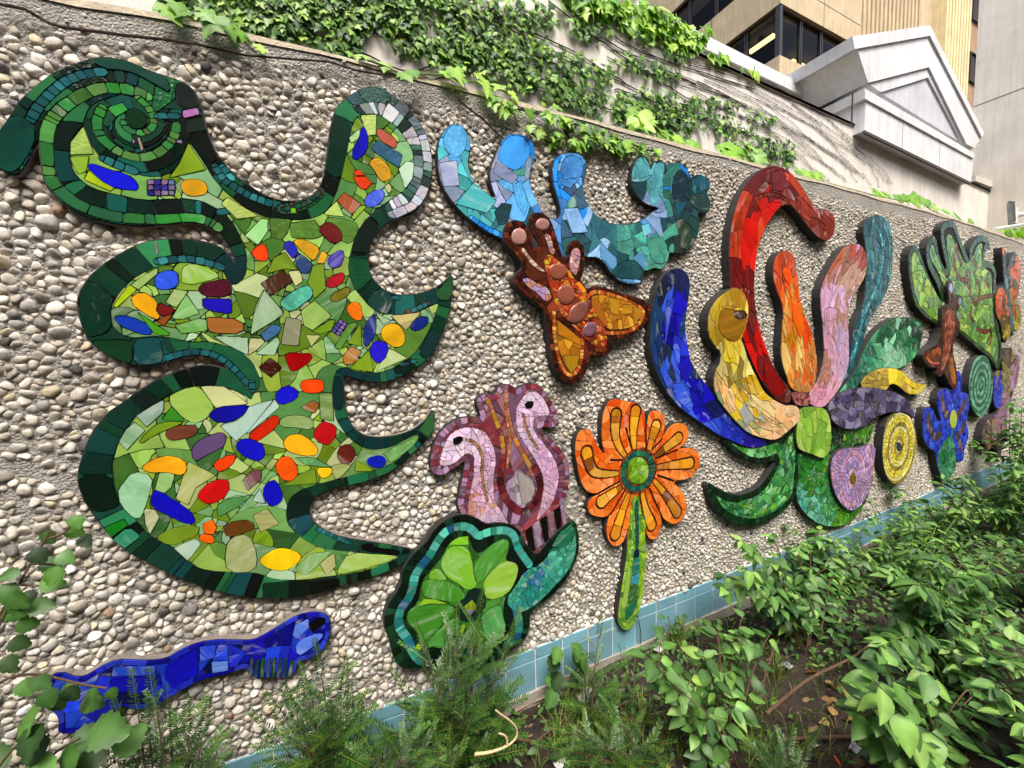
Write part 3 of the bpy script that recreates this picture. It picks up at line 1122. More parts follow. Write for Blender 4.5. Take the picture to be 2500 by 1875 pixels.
# small bright shards, squares and nuggets
for c in range(4):
    for r in range(3):
        x0, y0 = 935 + c * 44, 1140 + r * 34
        gm.piece('A %d,%d %d,%d %d,%d %d,%d' % (x0, y0, x0 + 44, y0, x0 + 44, y0 + 34, x0, y0 + 34), random.choice(['2a2a8a', '3a2f9a', '8a6ab0', '1f1f70', '5a70a0']), random.choice('gi'), 0)
for r in range(4):
    for c in range(2):
        ax, ay = 760 + c * 32 - r * 17, 925 + c * 22 + r * 24
        gm.piece('D %d,%d %d,%d %d,%d %d,%d' % (ax, ay, ax + 32, ay + 22, ax + 15, ay + 46, ax - 17, ay + 24), random.choice(['4a4aa0', '5a50a8', '7a60a8', '3a3a80']), 'g', 0)
for spec, h, st in (
        ('A 560,1040 620,1045 700,1080 790,1100 850,1130 885,1180 880,1210 820,1205 740,1195 660,1160 600,1110 565,1070', '1418d0', 'g'),
        ('A 1140,1160 1190,1135 1280,1140 1320,1180 1310,1230 1250,1248 1180,1240 1150,1205', 'd79e1c', 'g'),
        ('C 1700,390 1740,345 1810,310 1840,380 1850,440 1800,465 1740,445', 'e0400e', 'g'),
        ('B 935,530 970,545 995,640 985,720 930,790 880,805 855,770 870,700 910,650 925,590', '1612b8', 'g'),
        ('B 1045,560 1090,545 1160,590 1220,640 1225,700 1190,710 1140,680 1080,640', 'b0584a', 'w'),
        ('B 1015,720 1060,640 1270,760 1240,870', '3c6a88', 'm'), ('B 985,820 1060,775 1110,800 1170,870 1185,940 1140,980 1080,970 1050,900', 'd2a02a', 'h'),
        ('B 860,925 905,870 970,930', 'cc3a16', 'g'), ('B 865,935 975,937 1025,995 970,1045 920,1030', 'd23a14', 'g'),
        ('B 735,1130 800,1062 935,1160 860,1245 800,1200', 'a2502e', 'w'), ('B 955,1120 1010,1060 1090,1035 1130,1060 1110,1130 1040,1190 970,1180', '4860d8', 'w'),
        ('D 580,200 660,130 760,190 790,270 720,330 640,270', '66201e', 'h'), ('D 375,290 450,275 540,310 610,360 555,465 510,430 430,360', 'c8981e', 'h'),
        ('D 618,368 668,410 640,475 570,478', 'd0a026', 'h'), ('D 310,310 370,285 430,380 390,440 370,430 315,360', '2a2ab0', 'g'),
        ('D 395,440 435,385 540,480 530,540 480,565 430,540', '2c4474', 'w'), ('D 655,470 680,410 785,355 798,430 770,500 700,520', '4a3ca4', 'w'),
        ('D 648,610 720,565 790,545 805,590 780,640 700,680 655,670', 'a01824', 'h'), ('D 120,640 300,525 385,620 210,735', '4a2a1c', 'w'),
        ('D 270,790 320,740 480,645 545,680 545,745 470,800 380,870 310,850', '4fa98e', 'm'), ('D 675,750 740,700 830,660 850,690 830,740 760,780 690,785', '6e6a1c', 'h'),
        ('D 808,840 850,790 910,785 940,840 948,930 900,945 840,900', 'f2780e', 'g'), ('D 945,1080 960,980 1010,900 1050,880 1060,960 1050,1040 1000,1130 965,1160', '1c2c78', 'w'),
        ('D 1090,1030 1110,990 1190,950 1260,990 1295,1070 1280,1130 1220,1165 1150,1130 1100,1080', 'd8a416', 'g'),
        ('D 1000,1180 1030,1110 1090,1100 1155,1130 1150,1210 1110,1270 1070,1285 1020,1250', '2218c0', 'g'),
        ('D 1325,1000 1350,940 1420,905 1475,900 1480,960 1430,1010 1360,1030', '16287c', 'w'), ('D 780,1230 855,1145 940,1190 870,1290 800,1295', 'a86e1a', 'w'),
        ('D 312,1200 400,1195 470,1210 520,1198 550,1235 500,1290 440,1330 370,1360 335,1290', '9c060a', 'g'), ('D 105,1320 200,1238 298,1320 205,1400', '3c140c', 'w'),
        ('D 440,1450 470,1415 600,1412 635,1430 632,1510 560,1530 480,1525 445,1490', 'ee460a', 'g'), ('D 230,1560 270,1490 350,1460 420,1500 430,1550 370,1600 280,1625', '1414cc', 'g'),
        ('D 440,1645 545,1580 600,1620 560,1690', '8a5422', 'w'), ('D 285,1130 325,910 455,935 430,1145', '85886a', 'w'), ('D 115,1050 220,965 295,990 270,1040 165,1110', '3a648e', 'h'),
        ('C 920,600 950,555 1040,530 1110,545 1125,600 1115,660 1050,690 940,690', '2c54e0', 'w'), ('C 705,785 810,685 960,790 930,860 985,910 930,940', 'd89a12', 'g'),
        ('C 935,860 965,792 1095,850 1060,890 985,905', '661210', 'g'), ('C 940,945 1000,905 1085,880 1000,985', '8a4a1a', 'w'),
        ('C 590,905 680,895 800,930 880,980 915,1050 850,1060 700,1010 620,960', '173cb0', 'g'), ('C 1275,650 1400,620 1500,600 1545,640 1545,750 1300,745', '4a1224', 'h'),
        ('C 1305,770 1330,755 1460,765 1545,760 1555,870 1530,885 1320,850', '180ca8', 'g'), ('C 1340,920 1360,908 1640,930 1645,1050 1380,1040 1355,1000', '98602a', 'w'),
        ('E 1025,330 1060,285 1160,255 1310,250 1300,290 1250,340 1170,375 1080,375', '0c0c96', 'g'), ('E 720,455 760,410 880,390 955,390 955,460 860,490 750,498', '6e3c28', 'w'),
        ('E 905,590 930,520 1030,465 1130,435 1155,490 1140,540 1060,580 990,620 930,650', '58446c', 'g'), ('E 1305,460 1380,400 1480,320 1520,330 1520,390 1440,460 1370,508 1320,495', 'c8260a', 'g'),
        ('E 1215,530 1260,485 1330,490 1410,530 1425,600 1390,645 1310,630 1235,580', '1412be', 'g'), ('E 550,690 620,640 720,605 820,615 885,665 870,730 830,742 740,720 620,725', 'f0a81a', 'g'),
        ('E 1060,660 1130,615 1215,595 1215,640 1180,680 1120,722 1070,700', 'e03e0c', 'g'), ('E 1490,670 1530,615 1600,610 1650,690 1655,740 1610,785 1550,780 1510,730', 'f2560c', 'g'),
        ('F 260,510 300,460 370,452 440,485 510,560 500,600 430,612 330,590 275,560', 'e0a216', 'g'), ('E 1265,780 1330,710 1395,700 1400,770 1300,850', '6a424a', 'w'),
        ('E 950,880 1000,815 1080,775 1160,770 1180,810 1160,880 1100,925 1030,945 965,915', 'c01010', 'g'), ('E 1400,850 1440,790 1500,770 1560,900 1490,965 1430,940', '0e0eb4', 'g'),
        ('E 622,920 640,850 690,850 780,910 900,985 945,1060 930,1080 860,1080 740,1020 640,970', '0e0ab4', 'g'), ('E 985,1080 1060,1050 1085,1110 1065,1155 1000,1150', 'f06a10', 'g'),
        ('E 995,1152 1062,1162 1075,1210 1040,1222 970,1200 960,1165', 'f06208', 'g'), ('E 1130,1100 1200,1060 1320,1050 1365,1115 1260,1150 1150,1180', '5e3a12', 'w'),
        ('E 1375,1335 1440,1280 1530,1248 1630,1265 1685,1310 1650,1360 1570,1410 1490,1405 1420,1380', 'e2bc0e', 'g'), ('F 470,450 500,400 545,365 620,390 638,440 600,525 545,532 480,490', 'b81418', 'g'),
        ('F 635,590 660,540 710,525 755,550 770,600 740,650 690,670 645,640', '5e2018', 'w'), ('F 832,640 880,605 960,600 990,650 950,690 900,692 860,675', '1020b4', 'g'),
        ('F 490,700 530,690 610,690 600,740 550,768 515,755', 'ecc01a', 'g')):
    gm.piece(spec, h, st, lift=.0016)
gm.finish()

# ---- pale blue many-fingered hand
LB_OUT = ('G 210,230 240,175 300,145 350,160 385,210 410,280 405,340 390,400 400,470 430,540 500,600 590,660 560,590 540,520 545,450 575,370 '
          '610,280 650,225 720,212 790,235 835,290 845,350 825,420 805,480 810,560 840,640 885,720 890,750 960,795 1010,780 1022,740 '
          '1000,660 970,560 960,480 970,400 1000,360 1070,340 1140,350 1185,390 1195,440 1175,520 1165,590 1190,670 1240,750 1320,810 '
          '1420,830 1510,820 1580,790 1640,740 1690,715 1620,700 1550,660 1505,590 1495,510 1510,430 1545,372 1580,368 1610,410 1625,470 '
          '1650,400 1700,393 1730,425 1770,410 1820,405 1870,440 1893,520 1930,490 1980,488 2020,530 2025,580 2000,620 2030,670 2025,730 '
          '1990,755 1940,740 1955,810 1950,880 1920,950 1860,1005 1800,1025 1750,1010 1742,1060 1720,1110 1690,1130 1650,1115 1600,1140 '
          '1578,1130 1575,1180 1555,1220 1500,1228 1430,1215 1370,1175 1330,1110 1300,1070 1260,1045 1190,1045 1130,1030 1050,1060 980,1000 '
          '900,1000 800,960 640,925 550,890 470,840 380,770 300,690 230,590 200,500 190,400 190,300')
lb = Mosaic('blue_hand_mosaic', LB_OUT, D=.034, cap=160, label='pale blue and teal glass mosaic hand with five curling fingers above the brown moth')
lb.vor(None, .058, 'G 300,250:5ab4ee 250,480:9aa8cc 360,620:4fb4bc 500,760:3f8a8c 700,330:3a94e4 620,480:8a98b8 760,600:62b2ec 900,850:4a8ad0 '
       '1080,430:4f96d8 1000,500:1e84dc 1080,620:3a5a70 1100,760:8ab4e4 1150,900:2f5a64 1250,900:356a78 1350,950:3a7a80 1300,1010:8fb8dc '
       '1450,900:4a9a90 1450,1130:1f4a50 1420,1200:5a98c8 1560,900:4a9a8c 1680,980:4f9e8c 1660,800:7a98c0 1560,500:5aa8b0 1670,520:5aa4b0 '
       '1760,470:3f8a80 1830,560:1c3c48 1850,650:24424c 1960,560:1f5a6c 1950,680:1f3f44 1880,880:1e4440 1800,930:2a3c34', 'mwmgg', 1.6, .42, .2, cj=.15)
lb.stroke('G 1010,640 985,560 978,480 985,410 1010,375', .022, .09, ['1a86e2', '2a8ae0'], 'g', .4)
lb.stroke('G 420,790 500,850 620,905', .03, .024, ['2a90e8', '4aa0e8', '1a80dc', '5ab4e8'], 'g', .3)
lb.stroke('G 1310,1080 1360,1150 1430,1200 1550,1210', .018, .06, ['5a9acc', '4a86b0', '7ab0d8'], 'w', .4)
for spec, h, st in (('G 222,290 240,190 300,155 350,170 385,240 380,310 320,385 270,355', '62b8f0', 'm'), ('G 585,385 620,280 660,235 720,222 780,245 815,320 790,400 715,470 640,430', '3c98ea', 'g'),
                    ('G 1010,500 1020,420 1050,370 1110,355 1165,400 1170,460 1150,520', '4a8ed4', 'm'), ('G 1005,510 1150,520 1080,580 1020,560', '4688cc', 'm'),
                    ('G 195,410 315,395 335,565 230,570', '9aa6cc', 'w'), ('G 310,690 430,540 585,665 520,750 400,715', '4cb4ba', 'w'), ('G 560,480 580,400 735,500 690,555', '8490b4', 'w'),
                    ('G 690,560 750,530 800,690 770,775 720,680', '5cb4f0', 'm'), ('G 1035,720 1135,710 1200,880 1090,885', '86b4e6', 'm'), ('G 1600,930 1700,900 1740,990 1715,1090 1660,1090 1620,1040', '4c9c86', 'm'),
                    ('G 1500,1050 1560,1000 1610,1090 1580,1130', '4a84a8', 'w'), ('G 1345,1150 1420,1080 1520,1060 1570,1130 1560,1190 1460,1195 1390,1180', '1f4c52', 'm'),
                    ('G 1500,520 1515,430 1560,375 1605,430 1610,500', '5ab0b8', 'm'), ('G 1630,560 1650,420 1700,400 1720,440 1690,560 1670,700 1620,690', '58a8b4', 'm'),
                    ('G 1715,500 1760,430 1800,420 1770,500 1740,620 1700,600', '3c8676', 'm'), ('G 1805,415 1870,450 1890,540 1870,500 1830,450', '1a7ad8', 'g'),
                    ('G 1760,590 1790,470 1840,450 1880,530 1890,640 1800,700', '15303c', 'w'), ('G 1705,570 1760,570 1760,592 1705,592', '1e80d8', 'g'), ('G 1705,600 1760,600 1755,650 1710,650', '2f6a4c', 'g'),
                    ('G 1905,520 1960,490 2015,530 2020,580 1960,600', '1c5468', 'w'), ('G 1880,640 1960,610 2010,640 2025,720 1980,750 1900,700', '24403e', 'w'),
                    ('G 1780,800 1850,780 1900,900 1930,940 1830,1010 1820,900', '2a3f30', 'w'), ('G 1560,830 1610,820 1630,880 1580,910', '6ac0d8', 'w'), ('G 570,740 620,680 690,690 660,820 600,830', '24464c', 'm')):
    lb.piece(spec, h, st, lift=.0006)
lb.finish()

# ---- brown moth lying over the blue hand
MO_OUT = ('H 265,230 275,170 320,130 380,125 430,150 470,200 490,260 492,310 520,350 545,350 540,300 500,250 475,200 465,140 480,85 530,60 590,70 '
          '640,120 665,180 690,260 710,330 730,400 760,450 790,410 780,370 795,310 830,285 880,300 910,340 918,400 915,480 905,560 880,605 '
          '920,660 935,690 960,670 1010,660 1100,675 1200,710 1300,740 1400,770 1450,810 1455,850 1430,930 1380,1000 1300,1060 1200,1090 '
          '1140,1090 1145,1130 1130,1190 1080,1230 1020,1230 955,1210 955,1260 940,1340 890,1420 830,1455 770,1450 710,1400 670,1320 '
          '650,1220 635,1100 620,990 600,900 590,850 520,800 450,740 380,680 345,640 350,580 400,530 420,500 390,440 340,380 290,340 265,290')
mo = Mosaic('brown_moth_mosaic', MO_OUT, D=.05, res=.0018, cap=240, label='brown and amber glass mosaic moth with pink nuggets, hanging below the blue hand')
BR = ['3a1a10', '4a2014', '2c1510', '561f16', '40180f', '6a3018', '241412']
mo.rim(.2, .022, BR, 'g', .4, (.019,), .22)
mo.vor('H 580,410 640,400 720,470 790,520 830,600 900,640 960,760 1020,880 1080,980 1100,1070 1090,1160 1010,1160 900,1060 800,960 700,850 640,700 600,540', .020,
       ['b4502a', 'c8682a', '8a3a1c', 'a03018', 'd08020', '6a2818', 'b03a20', 'c09a30'], 'gw', 1.7, cj=.2)
mo.vor('H 420,340 460,400 520,470 590,530 600,550 540,530 480,480 440,420 400,370', .018, ['c09890', 'b08078', 'd0b8a0', 'a87a80'], 'w')
mo.vor('H 580,230 640,240 660,320 680,400 640,410 620,330', .018, ['c89888', 'a88490', 'd8c0b0', 'b07a70'], 'w')
mo.vor('H 400,600 460,590 540,640 620,670 660,760 600,790 540,720 470,680', .022, ['c8947a', 'a88ab8', 'c07858', '9a80b0', 'b09898'], 'w')
mo.vor('H 815,360 860,345 885,390 875,480 850,580 820,560 790,510 800,430', .02, ['b88a90', 'a87068', 'c09a98', '9a88a8'], 'w')
OG = ['c06a2c', 'b05024', 'd08838', '9c4420', 'd49a48']
mo.stroke('H 945,745 990,700 1080,715 1180,745 1300,795 1395,850 1390,910 1340,990 1250,1035 1150,1040 1090,1035', .021, .016, OG, 'g', .2)
mo.vor('H 960,770 1000,725 1100,735 1250,775 1370,840 1370,900 1330,975 1240,1010 1110,1015 1060,950 1000,860', .034, ['b8741a', 'a86a1c', 'c08420', '9a5c18', 'c8902a'], 'g', 1.5)
mo.piece('H 960,780 1010,750 1080,860 1110,990 1070,980 1010,890', '9a5a1a')
mo.piece('H 1105,750 1195,770 1190,895 1130,880', 'b88620')
mo.piece('H 1225,810 1305,810 1300,880 1215,890', 'c08a22')
mo.piece('H 1310,830 1375,845 1380,900 1310,970', 'b07a20')
mo.stroke('H 670,860 670,960 675,1060 690,1160 715,1270 760,1360 810,1385 860,1350 890,1260 900,1160 895,1100', .020, .017, OG, 'g', .2)
mo.vor('H 690,920 780,1000 890,1095 880,1200 855,1320 805,1370 755,1300 705,1160 685,1040', .04, ['b87a1c', 'a86c1a', 'c08a24', '9c6418'], 'g', 1.4)
mo.piece('H 690,930 780,1000 885,1085 880,1140 700,1050', 'b4741a')
mo.piece('H 740,1220 875,1215 855,1310 805,1365 770,1310', 'a8801c')
mo.finish()
for spec, h in (('H 320,260 340,205 385,188 430,205 452,260 435,315 385,335 340,318', 'b08478'), ('H 515,160 535,120 575,108 620,125 635,165 615,205 570,215 530,200', '9a6e68'),
                ('H 625,540 640,490 700,470 760,490 775,545 750,600 700,618 645,595', '8a4c38'), ('H 690,735 705,670 765,645 820,665 838,735 815,800 760,818 710,795', '8a4e3a'),
                ('H 775,930 800,840 870,785 930,790 950,850 925,920 860,965 800,960', '7a4a40'), ('H 895,1040 910,980 960,945 1010,960 1020,1010 990,1060 935,1078', '745060')):
    mo.gem(spec, h)

# ---- pink two-headed bird
PB_OUT = ('I 495,780 500,720 520,650 550,560 590,500 660,440 740,400 820,388 910,400 890,340 870,270 890,230 950,195 1000,220 1030,200 1045,150 '
          '1090,125 1150,130 1200,170 1240,140 1300,120 1370,125 1420,180 1470,250 1510,310 1535,380 1530,440 1490,480 1440,475 1400,465 1400,490 '
          '1440,530 1500,590 1560,660 1610,740 1630,820 1620,930 1600,1030 1570,1100 1590,1160 1640,1230 1560,1330 1480,1440 1390,1520 1300,1480 1250,1400 '
          '1220,1320 1160,1300 940,1310 800,1250 730,1150 718,1080 735,1000 755,900 775,790 780,740 720,790 640,830 615,860 540,860 505,830')
pb = Mosaic('pink_bird_mosaic', PB_OUT, D=.032, res=.0018, cap=290, label='pink and mauve glass mosaic of a two-headed bird rising from the green lily')
pb.rim(.3, .026, ['6a4a60', '7a3440', '8a6a88', '5a3848', '6a2a34', '8a5a60', '9a7aa0', '704058'], 'gww', .4, (.026,), .2)
LP = ['d4b8d6', 'c898b8', 'dcc4dc', 'c890a4', 'd8b8d4', 'b890b8', 'e0cce0']
PK = ['c88a9c', 'd09cac', 'b87a90', 'c8a4bc', 'd8b0bc', 'b88a98']
pb.vor('I 565,775 590,680 620,590 680,510 760,475 860,475 930,500 990,580 1020,660 1030,760 1010,860 1010,1000 1030,1090 1080,1160 1160,1300 940,1300 810,1220 800,1100 '
       '830,960 850,860 850,760 860,715 800,680 770,700 690,770 610,790', .026, 'I 650,600:e0cce2 800,520:dcc0dc 950,600:d4b0cc 930,800:c49ab8 960,950:c8a4bc 900,1100:c094b0 850,1150:b08070 1000,1180:ccacc4 880,700:d8bcd6', 'gw', 1.35, .36)
pb.stroke('I 790,575 850,590 900,650 925,740 915,850 930,950 960,1070', .013, .013, ['a07850', '8a6440', 'b08a60'], 'g', .3)
pb.vor('I 1190,330 1230,250 1290,190 1350,180 1410,230 1450,310 1470,380 1390,380 1330,400 1330,480 1360,540 1430,620 1500,720 1540,830 1530,940 1490,1090 1400,1190 1350,1240 '
       '1390,1120 1410,1000 1410,900 1400,840 1350,740 1280,640 1210,530 1190,430', .024, 'I 1300,220:e0cce2 1420,320:d8bcd8 1220,420:d4b4d0 1300,560:ccb0d0 1450,750:c49cc0 1480,900:c09ab8 1440,1080:c8a4bc', 'gw', 1.35, .36)
pb.stroke('I 1250,370 1270,470 1310,560 1370,650', .012, .013, ['a07850', '9a6a48'], 'g', .3)
pb.stroke('I 960,250 1000,340 1040,450 1080,560 1090,680 1080,800 1085,900', .022, .026, ['a86a50', '9a4a40', 'b87a60', 'a87a28', '8a3a38', 'c09080'], 'gw', .4)
pb.stroke('I 1110,190 1115,300 1130,420 1170,540 1230,660 1290,760 1330,850', .024, .034, ['a87058', 'b88068', '9a5a48', 'b07a30', 'c08a78'], 'gw', .4)
pb.stroke('I 1105,300 1130,480 1150,600 1130,700 1120,800', .014, .03, ['b86a30', 'c07a50', 'a06040'], 'm', .4)
pb.stroke('I 1080,760 1060,900 1090,1020 1150,1110 1240,1170 1330,1120 1390,1010 1390,900 1340,800', .034, .032, ['5a1c20', '6a2428', '4a181c', '7a3034', '3a1418'], 'gw', .3)
pb.vor('I 1130,1010 1160,900 1200,800 1270,850 1350,930 1340,1040 1250,1120 1150,1070', .04, ['9a8a98', 'a8a0a0', '8a7a88', 'b0a8b0'], 'w')
pb.piece('I 1195,810 1260,860 1345,935 1330,1040 1250,1118 1220,1000', '9a8f8c', 'w')
for a, b in ((1290, '0a0808'), (1350, '8a7a90'), (1410, '0a0808'), (1465, '7a5a60'), (1520, '0a0808'), (1570, '8a6a88')):
    pb.piece('I %d,%d %d,%d %d,%d %d,%d' % (a - 25, 1310 - (a - 1290) * .7, a + 28, 1270 - (a - 1290) * .7, a + 60 - (a - 1290) * .1, 1470 - (a - 1290) * .75, a + 10, 1490 - (a - 1290) * .7), b, 'w' if b != '0a0808' else 'g')
for e in ('I 680,590 690,560 740,545 765,560 755,595 720,615 690,612', 'I 1260,300 1270,270 1320,260 1335,285 1325,310 1280,328'):
    pb.piece(e, '0c0a08', 'g')
pb.finish()

# ---- green lily with a teal leaf
GF_OUT = ('J 125,1030 140,950 180,880 240,800 265,740 270,640 330,540 400,470 470,410 510,340 570,270 640,220 730,185 820,190 890,225 950,265 1040,250 '
          '1140,260 1210,300 1250,370 1280,440 1360,520 1420,450 1490,360 1560,290 1660,225 1690,290 1705,400 1690,530 1640,650 1560,760 1460,860 '
          '1380,920 1300,980 1305,1080 1280,1180 1220,1240 1130,1290 1050,1350 950,1400 800,1440 640,1460 500,1440 400,1420 300,1440 230,1400 190,1310 '
          '175,1200 130,1120')
gf = Mosaic('green_lily_mosaic', GF_OUT, D=.04, res=.0018, cap=290, label='green lily mosaic with broad leaf-green petals, teal rim and a teal leaf')
gf.rim(.25, .04, ['06120c', '0a1e12', '10321e', '081a10', '173f24', '0c2818'], 'g', .5, (.034,), .25)
TE = ['2a8a80', '1f7a78', '3a9a8a', '1a6a80', '4aa896', '1a5a7a', '2f7a6a', '50b0a0']
gf.stroke('J 420,1370 350,1300 320,1190 255,1120 235,1040 260,940 330,860 360,760 372,680 430,590 500,510 545,420 600,340 680,290 770,275 840,305 885,365 940,335 1020,315 1110,310 1180,350 1195,440 1250,520 1300,590', .036, .026, TE, 'gw', .5, .2)
gf.stroke('J 1120,1230 1200,1190 1220,1100 1210,1010 1190,940', .04, .026, TE, 'gw', .5, .2)
gf.vor('J 1100,880 1200,740 1260,640 1390,590 1480,480 1560,340 1660,260 1685,400 1670,530 1600,660 1500,770 1400,870 1290,960 1180,980', .024,
       'J 1600,330:1f6a50 1640,450:3a8a70 1550,560:4aa890 1450,600:3a9a86 1350,700:2a6a90 1300,800:1f7a70 1450,780:2a8a78 1250,920:2f8a80 1200,800:3a9a80', 'gw', 1.6, .4)
gf.vor('J 400,900 430,720 500,640 600,520 640,430 720,365 810,370 850,480 900,500 1000,420 1090,378 1140,400 1130,480 1100,555 1190,570 1215,620 1180,740 1100,860 1085,1000 1110,1100 1070,1170 960,1225 860,1260 780,1230 640,1310 560,1250 440,1270 400,1150 300,1060 320,960', .06, ['2f6a1e', '3a7a24', '27581a', '4a8a2c', '356f28'], 'wg', 1.5)
gf.piece('J 1480,445 1550,330 1640,262 1675,330 1600,450', '1f6a4c', 'w')
gf.piece('J 1600,520 1672,350 1680,440 1650,560 1570,640', '3a8c72', 'w')
for spec, h, st in (('J 640,430 720,370 805,358 810,430', '7ac02c', 'w'), ('J 600,520 650,445 760,435 815,470 835,560 850,680 880,760 800,800 720,740 640,700 575,610', '74b42c', 'w'),
                    ('J 480,690 510,640 570,615 630,690 630,715 500,710', '70ac30', 'w'), ('J 430,720 520,705 650,725 760,790 780,850 720,900 600,880 450,855 430,800', '3f8a24', 'w'),
                    ('J 400,920 450,868 530,870 640,905 500,905', '8aba2c', 'g'), ('J 300,1040 320,960 400,925 560,905 690,920 690,980 620,1050 520,1140 430,1230 380,1120', '3c8026', 'w'),
                    ('J 460,1260 520,1170 680,1020 740,1020 735,1100 690,1190 640,1300 580,1240', '4f9a44', 'w'), ('J 375,1270 390,1230 440,1235 420,1285', '9ac02c', 'g'),
                    ('J 690,1200 750,1080 790,1065 760,1150 660,1300 640,1320', '8ab82c', 'g'), ('J 850,600 900,520 1000,420 1090,378 1140,400 1120,460 1020,590 890,755 855,690', '4a9034', 'w'),
                    ('J 915,770 970,660 1090,555 1180,570 1215,610 1190,720 1120,830 960,885', '8ab83c', 'w'), ('J 900,1020 960,960 1065,900 1085,1000 1110,1100 1070,1170 960,1225 930,1130', '509c52', 'w'),
                    ('J 950,890 1070,850 1060,900 950,955', '4a8a34', 'g'), ('J 790,1070 850,1040 900,1040 930,1150 950,1230 860,1260 780,1200', '3f7a26', 'w'),
                    ('J 780,860 800,800 870,775 930,800 950,880 940,950 880,1000 860,1050 800,1060 730,1030 700,960 740,880', '0c241e', 'g')):
    gf.piece(spec, h, st, lift=.001)
gf.piece('J 765,930 835,868 880,930 815,1000', '7a9018', 'm', lift=.004)
gf.piece('J 775,955 850,950 815,998', '7a6a98', 'w', lift=.005)
gf.finish()

# ---- orange flower
OF_OUT = ('K 60,420 70,330 90,280 140,262 175,280 190,330 230,400 265,435 245,370 240,300 243,200 260,130 290,75 340,62 400,80 460,85 500,110 525,170 '
          '528,230 533,300 545,200 560,150 600,138 645,155 662,210 650,290 640,330 680,260 720,228 770,222 808,245 818,300 790,365 740,400 810,385 865,400 888,440 890,490 870,550 820,595 700,610 '
          '770,670 800,740 803,800 790,850 750,885 710,897 660,870 628,830 640,900 610,985 570,1000 540,975 522,900 520,860 528,950 530,1030 540,1100 525,1220 520,1300 495,1450 '
          '470,1520 430,1590 390,1603 355,1570 345,1530 360,1400 385,1250 405,1120 410,980 415,900 395,1000 350,1040 310,1042 280,1000 268,920 290,840 320,790 275,848 '
          '220,848 170,835 145,800 150,750 180,715 240,690 150,690 110,640 85,560 75,480')
of = Mosaic('orange_flower_mosaic', OF_OUT, D=.036, res=.0018, cap=290, label='orange glass mosaic daisy with lime centre on a tall green stem')
of.vor(None, .046, ['e06a1c', 'e8741e', 'd85a14', 'ee8430', 'e27a34', 'd4500e', 'f08c44'], 'gggw', 1.5, .4, .1, cj=.1)
cc = 'K %d,%d'
for path in ('340,560 230,565 170,540 140,420', '400,450 350,380 325,290 335,170', '455,420 450,330 450,240 465,145', '545,430 570,340 600,245', '590,450 670,385 748,325',
             '600,520 700,505 825,490', '590,610 650,680 740,815', '510,690 525,790 570,900', '420,690 380,800 330,960', '370,650 310,690 240,745'):
    of.stroke('K ' + path, .078, .03, ['3a1a10', '4a1c12', '5a2414'], 'g', .5, taper=.45)
    of.stroke('K ' + path, .060, .07, ['d08a1c', 'c4801a', 'b8701c', 'e09a20', '9a5818', 'd8921c', '7a4414', 'dca03a'], 'gw', .6, taper=.4)
for path in ('300,470 380,470', '400,260 440,400', '530,250 535,390', '640,330 575,400', '745,400 600,460', '720,610 610,570', '640,850 555,660', '520,880 490,690', '300,830 400,660', '200,700 360,610'):
    of.stroke('K ' + path, .010, .05, ['2a120c', '3a160e'], 'g', .4)
ec = of.P('K 482,543')[0]
rx = np.hypot(*(of.P('K 607,543')[0] - of.P('K 357,543')[0])) / 2
rz = np.hypot(*(of.P('K 482,390')[0] - of.P('K 482,696')[0])) / 2
mm = ((of.xs[None, :] - ec[0]) / rx) ** 2 + ((of.zs[:, None] - ec[1]) / rz) ** 2 < 1
of.rings(ec, [rz * .56, rz * .64, rz * .88, rz * 1.1], .016, [['6a9a20'], ['6a3420', '5a2a1c', '7a4020'], ['1f6a44', '18584a', '2a7a50', '15505a', '1a4a34'], ['7a3a20', '9a4a24', '5a2418', '8a3a1c']], 'g', rx / rz, mm & of.omask, .25)
of.vor('K 412,540 420,480 455,450 500,448 540,480 553,540 540,600 500,630 450,622 420,590', .034, ['7aa82a', '8ab83c', '6a9a1c', '9ac45a', '5c9018'], 'wm', 1.8)
of.vor('K 445,705 490,705 495,800 530,870 535,960 530,1030 545,1100 525,1220 520,1300 495,1450 470,1520 430,1590 390,1603 355,1570 345,1530 360,1400 385,1250 405,1120 412,1000 420,900 430,800', .026,
       ['7aa82a', '8ab02c', '5a8a24', '9ac040', '4a7a2c', '6a9a3a'], 'gw', 1.6, ang=1.6)
for spec, h in (('K 455,760 480,715 485,900 487,1060 460,1070 465,900', '0f4a46'), ('K 455,1068 487,1062 488,1110 452,1118', '0c2a38'), ('K 450,1125 492,1118 490,1215 440,1245', '1f6a5a'),
                ('K 435,1290 440,1240 490,1220 480,1300', '2a8a98'), ('K 425,1305 480,1300 475,1390 410,1430', '2a5a20'), ('K 410,1435 475,1392 468,1440 430,1520 400,1535 393,1500', '1f6a4a'),
                ('K 365,1450 385,1360 405,1200 430,1160 425,1300 400,1440 395,1460', '8ab04a'), ('K 495,1310 530,1290 500,1450 478,1480', '8ab82c')):
    of.piece(h='%s' % h, spec=spec, style='w', lift=.0006)
of.finish()

